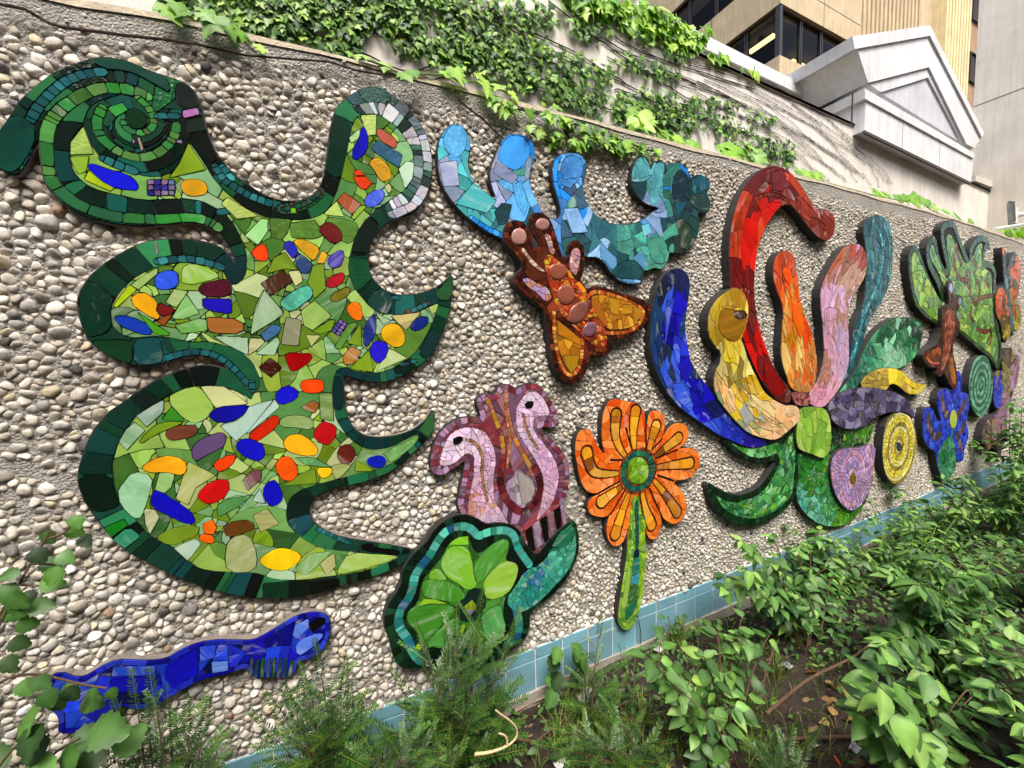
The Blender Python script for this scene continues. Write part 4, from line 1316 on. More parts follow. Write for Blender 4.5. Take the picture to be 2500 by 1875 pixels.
# ---- blue fish-tailed creature low on the left
BW_OUT = ('Q 275,1140 330,1085 400,1085 450,1110 520,1105 600,1050 700,1005 800,1008 900,1012 1000,1000 1080,950 1180,905 1300,885 1420,888 1520,890 1600,850 '
          '1680,800 1760,750 1840,725 1920,720 1970,745 1985,790 1980,850 1950,930 1900,980 1840,1005 1785,1015 1780,1060 1740,1115 1640,1112 1540,1115 1490,1090 '
          '1480,1050 1400,1080 1300,1105 1200,1130 1120,1170 1020,1230 940,1280 880,1302 800,1300 740,1280 715,1290 700,1350 660,1440 600,1470 480,1440 '
          '350,1455 360,1380 340,1330 270,1280 270,1200')
bw = Mosaic('blue_fish_mosaic', BW_OUT, D=.03, res=.0018, cap=150, edge=MORTAR, label='cobalt blue glass mosaic fish with a black eye, low at the left')
bw.vor(None, .05, ['1414a8', '0e0e90', '1c2cc0', '1a3ac0', '0a0a78', '2040c8', '141c90', '0a1250'], 'ggw', 1.7, .4, .1, cj=.2)
bw.rim(.016, .045, ['1010a0', '0c0c88', '1a2ab0', '2a3ac0'], 'g', .5)
for spec, h, st in (('Q 1000,1040 1190,940 1195,1090 1040,1180 990,1110', '0c0ca8', 'g'), ('Q 670,1110 930,1100 945,1130 900,1190 720,1200 660,1160', '0c0c98', 'g'), ('Q 680,1045 940,1045 940,1095 670,1105', '2048c0', 'w'),
                    ('Q 680,1205 920,1200 900,1265 690,1270', '0a1048', 'g'), ('Q 1755,860 1770,800 1850,760 1860,810 1780,880', '5a80e4', 'w'), ('Q 1770,920 1830,870 1945,840 1930,880 1810,980 1780,970', '5478e0', 'w'),
                    ('Q 1850,790 1920,750 1955,760 1950,790 1870,840', '050508', 'g'), ('Q 1200,930 1300,920 1290,990 1200,1020', '2a48d0', 'w'), ('Q 1270,1020 1370,1010 1370,1070 1275,1085', '5a80d8', 'w')):
    bw.piece(spec, h, st, lift=.0006)
for k in range(8):
    x = 1500 + k * 34
    bw.piece('Q %d,%d %d,%d %d,%d %d,%d' % (x, 1000 + (k % 2) * 20, x + 24, 990, x + 14, 1112, x - 12, 1110), ['24344a', '12304a', '0f4a30', '2a3a70', '103a28'][k % 5], 'w')
bw.finish()

# ---- giant lotus: every petal is a board of its own
lotus = empty('lotus_mosaic', (3.3, 0, .5), 'giant many-petalled lotus mosaic with curling red, orange, pink and blue petals', 'mosaic')


def petal(part, out, D, **kw):
    kw.setdefault('cap', 45)
    kw.setdefault('grout', .0015)
    return Mosaic(part, out, D=D, res=.0026, parent=lotus, part=part, **kw)


TEAL_OUT = 'P 1340,1235 1360,1190 1410,1160 1460,1175 1490,1220 1500,1290 1500,1380 N 392,230 375,320 345,400 300,460 265,520 245,590 225,660 200,740 165,800 120,850 85,900 110,830 140,780 160,700 175,600 195,520 230,450 245,370 250,280 255,180 242,90'
t_ = petal('teal_petal', TEAL_OUT, .045)
t_.vor(None, .05, ['23545c', '1c4650', '2f6a70', '1f5058', '2a6068', '3a7a84'], 'gw', 1.5, path='N 315,-60 325,60 330,200 300,380 240,480 205,600 185,700 130,830', stretch=1.6)
t_.stroke('N 320,20 345,120 335,250 290,380 240,480 210,600 185,700', .03, .035, ['4a9aa8', '3a8a98', '5ab0bc', '2f7480'], 'gw', .4)
t_.finish()
gl = petal('green_petal', 'N 85,930 140,860 200,780 230,700 270,620 320,560 380,510 450,495 520,505 558,530 555,600 540,670 500,730 440,770 380,785 300,800 220,860 150,900', .05)
gl.vor(None, .06, 'N 470,530:14442c 350,580:1f5a3c 530,600:123c2a 250,700:2a7a5c 330,720:4aa070 430,700:7abc90 440,620:1f6a40 380,660:8ac4a0 200,830:1c5a48 480,720:2f8a54', 'wwg', 1.7, .42)
gl.finish()
rd = petal('red_petal', 'L 1545,690 1500,680 1430,620 1370,540 1310,450 1250,395 1190,400 1120,470 1070,550 1040,620 1010,700 985,790 970,880 965,1000 960,1080 970,1200 985,1300 1010,1420 1060,1560 '
           'M 880,535 920,610 970,670 1010,720 1020,780 1000,820 930,800 870,740 810,640 770,560 730,470 700,390 680,330 650,250 640,150 620,60 L 770,1000 760,840 765,700 780,580 800,480 840,350 890,250 960,160 1040,105 '
           '1110,82 1190,95 1260,140 1320,210 1370,280 1420,370 1460,435 1530,435 1590,460 1615,520 1615,590 1595,660', .052)
rd.vor(None, .07, 'L 1100,130:6a2024 1000,250:5a1a1e 1200,250:6e2024 900,350:702820 850,600:a03018 800,800:b8381a 950,600:c01408 900,800:c41810 930,500:7a1a14 1080,420:c8180c 1300,150:c04020 1400,330:a83c20 1500,550:7c2a1c 1570,600:842c1e 1350,420:8a2a1c 850,1000:6a1014 920,1100:701414 940,1300:5c1616 M 850,650:7a0a0a 780,500:c0100c 730,400:b00c0a 800,580:701418 950,750:5a2018', 'ggw', 1.9, .42, .2, cj=.12, path='L 1560,620 1480,520 1390,420 1300,280 1190,200 1080,220 970,350 900,520 870,700 860,900 870,1100 900,1300 960,1500 1050,1659 M 960,760', stretch=2.6)
rd.piece('L 860,880 850,780 880,650 930,540 960,430 1000,520 985,640 960,760 900,900 880,950', 'c41208', 'g', lift=.001)
rd.piece('L 1100,370 1190,390 1110,460 1075,510', 'cc0c08', 'g', lift=.001)
rd.piece('L 1090,140 1190,110 1220,180 1200,300 1110,280', '6a2026', 'g', lift=.001)
rd.piece('M 830,560 870,530 960,680 990,720 930,790 860,720', '7c0c0a', 'g', lift=.001)
rd.piece('L 1410,600 1490,540 1500,670 1450,650', '7e2a1e', 'g', lift=.001)
rd.stroke('L 960,420 1010,330 1090,310 1180,330 1240,380', .024, .02, ['6a2018', '7a3020', '8a3a20', '5a1814'], 'g', .3)
rd.finish()
og = petal('orange_petal', 'L 1120,900 1135,830 1170,780 1220,768 1270,790 1295,840 1305,930 1325,1050 1335,1170 1370,1290 1420,1400 1450,1500 M 1187,540 1185,620 1165,710 1130,750 1050,740 1010,710 990,640 960,560 950,480 L 1190,1400 1200,1290 1190,1200 1150,1100 1115,1000', .052)
og.vor(None, .052, 'L 1180,830:a84028 1250,850:b04a2c 1230,930:e8500e 1150,950:c04a24 1290,1000:d85a18 1180,1030:b8502c 1220,1150:c88a3a 1290,1200:ea6a14 1240,1300:d4a04a 1340,1350:ee5a0c 1250,1450:b87a14 1390,1500:d84a10 M 1000,520:e8c070 1060,450:d8a848 1100,600:b87838 1010,620:e09030 1150,620:d8601c 1080,680:c08444 1040,720:e06818', 'gw', 1.8, .42, cj=.08, path='L 1210,770 1220,950 1260,1150 1280,1300 1310,1500 M 1080,600 1070,740', stretch=2.6)
og.piece('L 1185,930 1220,895 1255,920 1270,1000 1250,1060 1200,990', 'ea520c', 'g', lift=.001)
og.piece('L 1265,1230 1330,1180 1370,1400 1340,1490 1280,1350', 'ee640e', 'g', lift=.001)
og.finish()
pk = petal('pink_petal', 'L 1500,1100 1530,1010 1570,930 1620,840 1680,750 1750,715 1810,715 1850,750 1870,820 1875,900 1860,980 1810,1070 1750,1150 1730,1240 1720,1350 1730,1500 M 1395,560 1370,640 1330,720 1280,790 1220,850 1150,830 1125,790 1130,760 1180,690 1215,600 1235,500 1230,400 1225,300 1212,200', .056)
pk.vor(None, .046, 'L 1750,760:a84a34 1660,820:a85a40 1840,850:9a4638 1720,880:8a6450 1780,950:b08a78 1700,980:b89a80 1580,980:a87060 1560,1080:c8a0bc 1650,1100:d0b0d0 1720,1100:b08a78 1540,1250:c898b8 1600,1350:cc9cb0 1680,1300:a88070 1620,1500:cc98b0 1690,1500:b89ac0 M 1250,400:c894a8 1330,450:b8a0c0 1300,560:d0a0b8 1360,600:c8a8c8 1230,650:a87868 1280,720:cc9cb0 1200,790:c88aa4', 'ggw', 1.7, .42, cj=.08, path='L 1790,730 1740,880 1660,1050 1610,1250 1620,1450 M 1310,560 1270,680 1170,800', stretch=2.6)
pk.finish()
db = petal('blue_petal', 'L 161,1157 180,1080 205,1020 240,960 310,915 370,915 420,950 445,1020 440,1100 425,1200 405,1330 405,1440 430,1560 M 358,535 400,610 450,680 520,770 600,870 680,960 760,1020 860,1040 850,1090 790,1105 720,1100 640,1065 560,1030 480,980 400,920 310,860 250,800 190,720 140,620 110,520 100,420 105,300 115,200', .048, cap=70)
db.vor(None, .06, 'M 170,100:0f1c34 300,60:14204c 140,280:143a68 200,220:2a4ac0 300,150:1612b0 240,320:100c80 300,420:2434c8 150,420:16346c 180,520:1a2c50 230,560:3a60d8 330,560:1410a0 260,680:3a5ad0 380,650:1612a0 300,780:2f54d8 430,760:1818a8 420,880:1612b8 520,860:101c54 520,970:2444c0 640,1000:2030b8 780,1060:1c1490', 'ggw', 1.7, .42, .15, cj=.14, path='L 340,920 320,1100 280,1300 280,1500 M 230,560 300,700 420,850 560,970 700,1060 850,1070', stretch=2.2)
db.piece('M 262,75 345,160 310,250 240,225', '1a10b8', 'g', lift=.001)
db.piece('M 195,200 240,160 215,330 195,450', '2c48c8', 'w', lift=.001)
db.piece('M 275,570 350,500 375,590 330,690', '1412a8', 'g', lift=.001)
db.piece('M 240,690 310,680 380,830 350,870 270,790', '3258d8', 'w', lift=.001)
db.finish()
yl = petal('yellow_petal', 'M 475,370 475,250 500,180 560,110 620,70 650,55 700,80 735,150 740,220 725,310 690,390 710,450 720,480 750,560 790,640 840,740 900,790 980,830 1040,825 1075,850 1075,920 1040,960 960,1030 900,1058 820,1040 740,1010 680,960 620,890 560,820 525,760 510,680 525,600 555,560 560,480 520,450', .06, cap=80)
yl.vor(None, .056, 'M 560,140:b89a20 680,120:a8801c 500,300:a88a24 520,420:a08420 620,440:c8b030 600,520:d0b820 680,500:e0cc50 720,560:d8d070 560,620:b0a060 700,640:a08020 640,620:8a7a2c 560,700:d8b070 600,780:dcb880 700,700:c89a18 780,700:d8b848 720,800:e0d090 660,860:d8c030 800,820:dcc888 700,960:8a9a70 780,960:a8a468 900,900:dcc884 860,1000:dcb480 960,960:e0b078 1020,880:dcb888 840,780:d8b020 740,920:a0a8a0', 'wwg', 1.7, .42, .1, cj=.1, path='M 640,60 600,250 600,420 620,560 640,700 720,840 820,940 960,940 1070,880', stretch=2.2)
yl.piece('M 535,300 560,190 640,205 735,215 725,290 690,380 640,420 560,370', '8a6210', 'h', lift=.002)
yl.piece('M 640,215 720,215 730,250 680,270 640,250', '3a1c0c', 'w', lift=.003)
yl.stroke('M 710,730 760,790 800,850 840,900 900,940 960,960', .016, .016, ['c8b078', 'd8c48a', 'b8a068'], 'g', .2)
yl.finish()
fl = petal('yellow_flame_petal', 'N 210,870 260,800 330,770 400,770 460,795 480,830 530,855 582,860 560,900 520,915 470,910 430,870 390,850 350,900 280,890', .06)
fl.vor(None, .06, 'N 280,830:a08c3c 350,800:c0a848 420,800:dcc830 500,870:d8c020 550,880:e0d040 440,840:c8b02a 350,860:b0983c', 'wg', 1.7, path='N 230,850 330,820 420,830 500,880 570,870', stretch=2)
fl.finish()
pu = petal('purple_petal', 'N 45,990 60,950 100,915 150,890 210,878 280,875 360,890 430,910 490,960 515,1020 510,1050 480,1012 420,1005 350,1015 290,1040 250,1080 190,1100 130,1100 90,1080 60,1040', .066)
pu.vor(None, .06, ['4a4468', '3c3858', '5a547a', '6a6488', '34304c', '504a64', '7a7894', '463c50'], 'wwg', 1.5, path='N 60,1000 150,990 280,960 400,950 500,1010', stretch=1.6)
pu.finish()
gb = petal('leaf', 'M 575,1045 640,1070 720,1100 850,1090 870,1050 950,1050 1000,1000 1030,960 1070,960 1065,1120 1062,1340 1040,1440 980,1510 900,1570 800,1610 700,1615 600,1580 530,1520 485,1430 472,1350 490,1335 540,1370 620,1410 700,1415 790,1380 850,1320 900,1240 920,1180 850,1205 760,1200 680,1160 620,1110', .042, cap=90)
gb.vor(None, .036, ['2a6a34', '3a7a30', '4a9a50', '1f5a30', '2f7a50', '3f8a48'], 'wwg', 1.8, .42, path='M 500,1360 580,1480 720,1510 860,1440 950,1300 1000,1100 1040,980', stretch=1.6)
gb.rim(.045, .03, ['08200f', '0c2c18', '0a2414', '10381f', '06160b'], 'g', .5, cj=.25)
gb.vor('M 620,1480 700,1450 800,1420 880,1340 940,1240 960,1100 1020,1010 1050,1000 1045,1200 1030,1330 980,1440 900,1510 800,1550 700,1550', .034, ['2a6a34', '3a7a30', '4a9a50', '1f5a30', '5aa868', '6aa028', '2f7a50', '7ab07a', '3f8a48'], 'wwg', 1.8, .42, path='M 500,1360 580,1480 720,1510 860,1440 950,1300 1000,1100 1040,980', stretch=1.6)
gb.vor('M 600,1060 720,1110 860,1095 940,1060 940,1120 880,1165 780,1175 700,1140', .03, ['4a9a40', '3f8a3c', '6ab070', '2a6a2c', '7ac080'], 'wg', 1.7)
gb.finish()
st = petal('stem', 'M 1055,1130 1130,1140 1220,1165 1280,1110 1290,1000 1280,950 1360,990 1440,980 1545,930 1555,980 1535,1060 1480,1110 1430,1135 1360,1125 1310,1160 1300,1250 1290,1400 1360,1500 1440,1480 1520,1380 1555,1250 1550,1330 1500,1480 1420,1580 1330,1625 1200,1610 1100,1530 1050,1440 1062,1300', .040, cap=90)
st.vor(None, .032, 'M 1100,1200:1f6a24 1200,1250:2a7a28 1150,1350:3a7a2c 1250,1400:2f7a40 1100,1450:4a9a88 1180,1530:5aa890 1250,1500:3f8a50 1350,1560:4a8a1c 1450,1500:3a7a1c 1540,1350:0c2412 1400,1050:2a6a1c 1500,1000:3f7a1c 1330,1080:0c2c14 1450,1120:0a2410 1300,1200:5a8a1c', 'wwg', 1.7, .42, cj=.25)
st.finish()
cg = petal('lime_heart', 'M 1050,1060 1055,960 1080,900 1075,845 1150,835 1240,845 1265,900 1280,990 1280,1080 1260,1150 1220,1175 1160,1150 1100,1130 1065,1110', .062)
cg.vor(None, .08, ['8ab83c', '9ac44c', '7aac30', 'a8cc60', '6a9c2c'], 'w', 2.2, ang=1.4)
cg.finish()
pr = petal('rose_heart', 'M 1018,750 1060,742 1130,742 1150,790 1140,832 1060,832 1030,800', .062)
pr.vor(None, .03, ['7a3a38', '8a4a40', 'a86a68', '6a2a28'], 'w', 1.3)
pr.finish()

# ---- spiral discs


def disc(name, out, ctr, asp, n, pals, label, D=.05, size=.028):
    d = Mosaic(name, out, D=D, res=.0026, cap=200, label=label, group=None, grout=.0018)
    c = d.P(ctr)[0]
    R = np.hypot((d.out[:, 0] - c[0]) / asp, d.out[:, 1] - c[1]).max()
    d.rings(c, [R * (k + .8) / (n + .3) for k in range(n)], size, pals, 'gw', asp)
    return d


d1 = disc('lilac_spiral_mosaic', 'N 60,1340 65,1270 95,1220 150,1200 220,1200 270,1180 300,1195 302,1230 290,1300 285,1380 260,1460 210,1530 160,1545 110,1500 75,1430', 'N 178,1370', .82, 9,
          [['a884b4', '9a7aae', 'b894b8'], ['b88aa4', 'a87898', 'c49ab4'], ['9a88bc', 'a890c0', '8a78a8']], 'lilac glass mosaic spiral disc overlapping the foot of the lotus', .062)
d1.piece('N 165,1345 180,1335 195,1355 190,1390 175,1400 163,1380', '6a5410', 'w', lift=.004)
d1.finish()
d2 = disc('yellow_spiral_mosaic', 'N 345,1150 360,1060 400,1010 450,1010 500,1040 522,1120 525,1200 505,1290 465,1370 420,1400 380,1390 350,1330 340,1240', 'N 428,1195', .95, 11,
          [['d8c83c', 'c8b830', 'e0d45c'], ['dcd48a', 'e4dca0', 'c8c468'], ['8a7a34', '7a6a2c', '9a8a40'], ['d4c42c', 'e0d050', 'bcae3a']], 'yellow glass mosaic spiral disc right of the lotus', .06)
d2.piece('N 415,1175 430,1168 442,1190 438,1215 425,1222 414,1205', '22303c', 'g', lift=.004)
d2.finish()
d3 = disc('jade_spiral_mosaic', 'N 805,880 815,800 835,730 870,700 905,710 928,770 937,860 930,940 905,1010 870,1040 835,1015 815,960', 'N 872,868', .98, 9,
          [['6aa084', '7ab094', '5a9478'], ['2f6a50', '26604a', '3a7a5c']], 'jade and dark green ringed mosaic disc under the green tree', .06)
d3.finish()

# ---- blue flower
bf = Mosaic('blue_flower_mosaic', 'N 555,1080 562,1000 585,980 610,990 630,1040 660,1075 640,1000 632,950 645,900 680,875 715,895 735,840 735,790 755,785 770,830 765,905 800,905 812,950 800,1020 790,1060 805,1110 800,1170 780,1200 780,1260 750,1285 735,1240 740,1300 715,1350 690,1380 665,1405 650,1350 630,1280 625,1215 590,1205 560,1150',
            D=.055, res=.0028, cap=200, label='cobalt blue five-petalled flower mosaic on a green leaf, below the small moth')
bf.vor(None, .045, ['1c34c0', '1628a8', '2a48d0', '3458d8', '101c90', '2038b8'], 'gw', 1.5)
for p in ('N 585,1030 590,1090 620,1150 650,1130', 'N 660,930 665,980 690,1030', 'N 795,940 770,990 745,1025', 'N 780,1080 760,1120', 'N 740,1130 765,1200'):
    bf.stroke(p, .07, .05, ['4a3a48', '5a3a50', '3a2c3c', '6a4a60', '4a3430'], 'wm', .4)
bf.vor('N 690,1140 715,1130 735,1230 740,1300 715,1350 690,1380 665,1405 650,1350 632,1270 640,1220', .05, ['2f7a4c', '3a8a5a', '1f6a40', '4a9a68', '2a6a58'], 'w', 1.8)
bf.piece('N 700,1060 712,1000 730,995 740,1040 730,1090 710,1100', 'a8b83a', 'w', lift=.003)
bf.stroke('N 718,1100 705,1200 690,1300 668,1400', .03, .1, ['3a9070', '2f7a60'], 'g')
bf.finish()

# ---- far green tree with rust-coloured swirls
gt = Mosaic('green_tree_mosaic', 'N 478,200 482,140 505,105 528,112 548,165 580,260 640,390 662,420 640,330 590,240 572,170 575,105 600,62 622,55 634,100 645,170 672,235 690,240 668,160 655,80 '
            'W 1085,700 1080,600 1110,530 1180,490 1260,490 1290,560 1330,680 1380,820 1440,960 1475,1060 1465,950 1480,850 1530,750 1600,690 1680,690 1740,780 1745,860 1700,870 1685,930 1665,1040 1740,1045 1800,1090 1830,1200 '
            'N 953,260 948,400 965,550 985,640 980,740 960,790 940,740 900,700 850,665 830,640 780,600 740,565 680,560 620,525 560,490 510,420 488,320',
            D=.05, res=.0035, cap=220, grout=.0018, label='far green branching tree mosaic with rust-red swirls')
gt.rim(.06, .07, ['24401c', '2c4a22', '1c3418', '345428'], 'g', .4)
gt.vor('N 490,220 510,125 545,200 600,320 680,440 680,360 640,250 590,180 605,80 640,190 690,300 710,260 680,100 700,30 740,120 790,220 830,170 850,110 880,90 870,200 900,240 930,260 930,400 945,550 965,640 960,760 930,700 850,640 760,560 680,530 600,500 520,420', .06,
       ['5a8a2c', '6a9a30', '4a7a2c', '7ab050', '5f9060', '8aac3c', '3f7030', '98b848', '4f8a4c'], 'ww', 2.0, .42, ang=1.2)
for p in ('N 765,215 735,130 740,95 722,180 740,280 790,305 800,270 790,255', 'N 800,300 820,400 845,440 870,330 845,300', 'N 845,430 870,390 930,380', 'N 830,190 850,230 838,250', 'N 905,270 900,320 915,330', 'N 820,450 812,490 830,520', 'N 850,560 900,580 930,560 920,640'):
    gt.stroke(p, .04, .08, ['6a3420', '5a2c1c', '74402a'], 'g')
gt.finish()

# ---- far small moth
sm = Mosaic('small_moth_mosaic', 'N 555,705 570,680 600,665 640,640 660,570 658,500 662,430 690,440 700,420 690,340 700,297 718,300 722,350 726,420 748,382 768,382 772,415 742,462 742,500 762,525 755,580 732,610 716,680 732,740 746,820 740,882 720,886 690,840 672,790 655,820 630,812 638,765 600,772 570,745',
            D=.075, res=.003, cap=120, label='small rust-brown moth mosaic with blue-tipped feelers, in front of the green tree')
sm.rim(.2, .04, ['3a1a10', '4a2012', '2a1610', '5a2a16'], 'g', .4)
sm.vor('N 675,460 725,450 735,540 715,620 700,700 670,780 650,790 665,680 675,560', .04, ['8a4024', '7a3420', '9a5030', '6a2c1c', 'a86040'], 'w', 1.6)
sm.vor('N 572,700 620,668 655,650 650,720 620,755 585,745', .05, ['7a3a16', '8a4a1c', '6a3014'], 'g')
sm.stroke('N 580,715 600,745 640,745', .025, .03, ['b86040', 'c07048'], 'g')
sm.vor('N 690,730 715,700 730,780 735,860 715,860', .05, ['9a5c1c', 'a86a20', '8a4c18'], 'g')
sm.piece('N 697,350 703,312 714,315 716,350 708,372', '8aa0d0', 'w')
sm.piece('N 747,420 752,392 764,392 766,412 756,438', '8aa4cc', 'w')
sm.finish()

# ---- butterfly and violet dragonfly at the far end
bt = Mosaic('butterfly_mosaic', 'N 950,440 955,370 975,330 998,325 990,250 985,120 1003,118 1008,250 1015,215 1035,160 1055,142 1075,170 1084,240 1080,330 1066,410 1085,450 1088,530 1070,575 1050,560 1044,600 1036,575 1022,600 1010,635 990,620 985,560 975,520 955,490',
            D=.06, res=.005, cap=120, label='orange and yellow butterfly mosaic with teal body at the far end')
bt.vor(None, .06, 'N 1050,230:c85a24 1060,330:a84a20 1040,180:12161c 980,380:d0602a 970,450:b84a24 1000,200:0a0c12 1000,300:14181e 1070,480:8a8a24 1010,570:a89430 1060,540:b8a030 990,560:5a4a20 1045,450:9a4a24', 'gw', 1.5)
bt.stroke('N 1008,290 1020,400 1035,500 1040,590', .085, .12, ['3a6070', '2f545c', '4a7480'], 'g')
bt.piece('N 985,400 995,375 1005,400 1000,440 990,440', '2f4030', 'g')
bt.piece('N 1045,310 1055,285 1065,310 1058,350 1048,345', '2f4030', 'g')
bt.finish()
vd = Mosaic('violet_dragonfly_mosaic', 'N 938,860 950,800 975,780 990,800 985,740 1000,690 1025,660 1040,665 1045,720 1060,700 1082,705 1078,800 1060,870 1040,910 1025,980 1010,1020 1012,1080 1018,1150 985,1200 975,1258 958,1245 955,1195 930,1180 920,1210 905,1215 895,1180 870,1180 880,1120 900,1060 940,1030 970,1010 975,960 965,995 945,980 938,930',
            D=.06, res=.005, cap=120, label='dusky violet dragonfly mosaic with one blue wing at the far end')
vd.vor(None, .06, 'N 960,880:1f34b0 960,950:2440b8 1020,720:5a4430 1065,780:8a6a80 1040,850:9a7a90 1010,830:7a7430 1000,1000:8a6a88 960,1070:8a6270 920,1130:6a4a38 1000,1120:9a7480 970,1200:4a3020 940,1100:98806a', 'w', 1.6)
vd.finish()

# ------------------------------------------------------------------ pebbles bedded in the wall
def build_pebbles():
    cols = []
    x = XL
    while x < XR:
        f = np.interp(x, [-.8, .6, 2.2, 4.5, XR], [1.0, .92, .74, .68, .72])
        gxx, gzz = .0292 * f, .0243 * f
        zz = np.arange(.15 + random.uniform(0, gzz), 2.85, gzz)
        cols.append(np.stack([x + RNG.uniform(-.42, .42, len(zz)) * gxx, zz + RNG.uniform(-.42, .42, len(zz)) * gzz], 1))
        x += gxx
    P = np.concatenate(cols)
    zt, zb = ztop(P[:, 0]), ztile(P[:, 0])
    P = P[(P[:, 1] < zt - .012) & (P[:, 1] > zb + .012)]
    n = len(P)
    w = np.exp(RNG.normal(0, .42, n))
    kd = KDTree(n)
    for i in range(n):
        kd.insert((P[i, 0], P[i, 1] * 1.18, 0), i)
    kd.balance()
    K = 11
    nb = np.zeros((n, K), int)
    for i in range(n):
        r = kd.find_n((P[i, 0], P[i, 1] * 1.18, 0), K + 1)
        ids = [q[1] for q in r if q[1] != i][:K]
        nb[i] = ids
    # keep: not behind a mosaic, thinner near the top
    res = .008
    x0, z0 = XL, .1
    W, H = int((XR - XL) / res), int(2.8 / res)
    msk = np.zeros((H, W), bool)
    cx = x0 + (np.arange(W) + .5) * res
    cz = z0 + (np.arange(H) + .5) * res
    for poly in FOOT:
        m = np.zeros((H, W), bool)
        k = len(poly)
        for i in range(k):
            ax, az = poly[i]
            bx, bz = poly[(i + 1) % k]
            if az == bz: continue
            if az > bz: ax, az, bx, bz = bx, bz, ax, az
            r0, r1 = max(0, np.searchsorted(cz, az)), min(H, np.searchsorted(cz, bz))
            if r1 <= r0: continue
            xi = ax + (cz[r0:r1] - az) * (bx - ax) / (bz - az)
            m[r0:r1] ^= cx[None, :] > xi[:, None]
        msk |= m
    er = msk.copy()
    for sh in range(3):
        er[1:-1, 1:-1] = er[1:-1, 1:-1] & er[:-2, 1:-1] & er[2:, 1:-1] & er[1:-1, :-2] & er[1:-1, 2:]
    ii = np.clip(((P[:, 1] - z0) / res).astype(int), 0, H - 1)
    jj = np.clip(((P[:, 0] - x0) / res).astype(int), 0, W - 1)
    keep = ~er[ii, jj]
    dt = ztop(P[:, 0]) - P[:, 1]
    edge = .10 + .04 * np.sin(P[:, 0] * 2.1) + .09 * np.clip(.3 - P[:, 0], 0, .6)
    pk = np.clip(.12 + .85 * (dt / edge) ** 2, 0, .955)
    patch = np.sin(P[:, 0] * 3.1 + 1.3) * np.sin(P[:, 1] * 4.3 + P[:, 0]) + .5 * np.sin(P[:, 0] * 7.7 + P[:, 1] * 5)
    pk *= np.where(patch > .95, .7, 1)
    keep &= RNG.random(n) < pk
    small = np.clip(dt / edge, .45, 1)
    # radial outline of each cell
    S = 12
    th = np.arange(S) * 2 * math.pi / S
    D = np.stack([np.cos(th), np.sin(th)], 1)
    d = P[nb] - P[:, None, :]
    d2 = (d * d).sum(2)
    frac = w[:, None] / (w[:, None] + w[nb])
    dots = np.einsum('nkc,sc->nks', d, D)
    r = np.where(dots > 1e-5, (frac * d2)[:, :, None] / np.maximum(dots, 1e-5), 1.0).min(1)
    r = np.minimum(r, .031)
    r = .15 * np.roll(r, 1, 1) + .7 * r + .15 * np.roll(r, -1, 1)
    r = r * RNG.uniform(.78, 1.0, (n, 1)) * small[:, None] - .0005
    r *= 1 + RNG.normal(0, .05, r.shape)
    r = np.maximum(r, .004)
    rm = r.mean(1)
    hgt = rm * RNG.uniform(.38, .85, n)
    pal = ['d6d3cc', 'c9c4ba', 'e2e0dc', 'bfb9ac', 'c8c8c6', 'aeaeac', 'd2c8b0', '7a7a7a', '545452', 'a58c78', 'e6e4e0', 'd0ceca', '9a9892', 'dcd9d2', 'c4c0b8', 'b8b4ac']
    wts = np.array([10, 9, 10, 6, 9, 5, 5, 1.4, .9, .5, 9, 9, 3, 9, 8, 5])
    lc = np.array([hexc(h) for h in pal])
    ci = RNG.choice(len(pal), n, p=wts / wts.sum())
    colr = lc[ci] * np.exp(RNG.normal(0, .12, (n, 1))) * np.array([.93, .905, .86])
    prof = np.array([(1.0, -.2), (.96, .34), (.78, .76), (.44, .97)])
    idx = np.nonzero(keep)[0]
    # size in the picture decides which pebbles stay single objects
    area = []
    for i in idx:
        q = project(Vector((P[i, 0], 0, P[i, 1])))
        ok = q and -20 < q[0] < 2520 and -20 < q[1] < 1890
        inside = (not msk[ii[i], jj[i]]) and (P[i, 1] > .7 or P[i, 0] > .35)
        area.append((rm[i] / q[2]) ** 2 * (1.647 / q[2]) ** .5 if ok and inside else 0)
    order = np.argsort(-np.array(area))
    def geom(I, S_, prof_):
        """vertices of many pebbles at once"""
        n_, NR = len(I), len(prof_)
        st = r.shape[1] // S_
        rr_ = r[I][:, ::st]
        DD = D[::st]
        off = RNG.normal(0, .22, (n_, 2)) * rm[I][:, None]
        tl = RNG.normal(0, .22, (n_, 2))
        V = np.zeros((n_, NR * S_ + 1, 3))
        for k, (f, h) in enumerate(prof_):
            jt = 1 + RNG.normal(0, .03, (n_, S_))
            V[:, k * S_:(k + 1) * S_, 0] = DD[:, 0] * rr_ * f * jt + off[:, :1] * max(h, 0)
            V[:, k * S_:(k + 1) * S_, 2] = DD[:, 1] * rr_ * f * jt + off[:, 1:] * max(h, 0)
            V[:, k * S_:(k + 1) * S_, 1] = -h * hgt[I][:, None] * (1 + RNG.normal(0, .05, (n_, S_)))
        V[:, -1] = np.stack([off[:, 0], -hgt[I] * 1.0, off[:, 1]], 1)
        V[:, :, 1] -= np.where(V[:, :, 1] < 0, V[:, :, 0] * tl[:, :1] + V[:, :, 2] * tl[:, 1:], 0)
        V += np.stack([P[I, 0], 0 * P[I, 0], P[I, 1]], 1)[:, None, :]
        q4, t3 = [], []
        for k in range(NR - 1):
            for q in range(S_):
                q4.append((k * S_ + q, k * S_ + (q + 1) % S_, (k + 1) * S_ + (q + 1) % S_, (k + 1) * S_ + q))
        for q in range(S_):
            t3.append(((NR - 1) * S_ + q, (NR - 1) * S_ + (q + 1) % S_, NR * S_))
        return V, q4, t3
    c4 = np.concatenate([np.clip(colr, .01, .85), RNG.random((n, 1))], 1)
    big = idx[order[:300]]
    V, q4, t3 = geom(big, 12, prof)
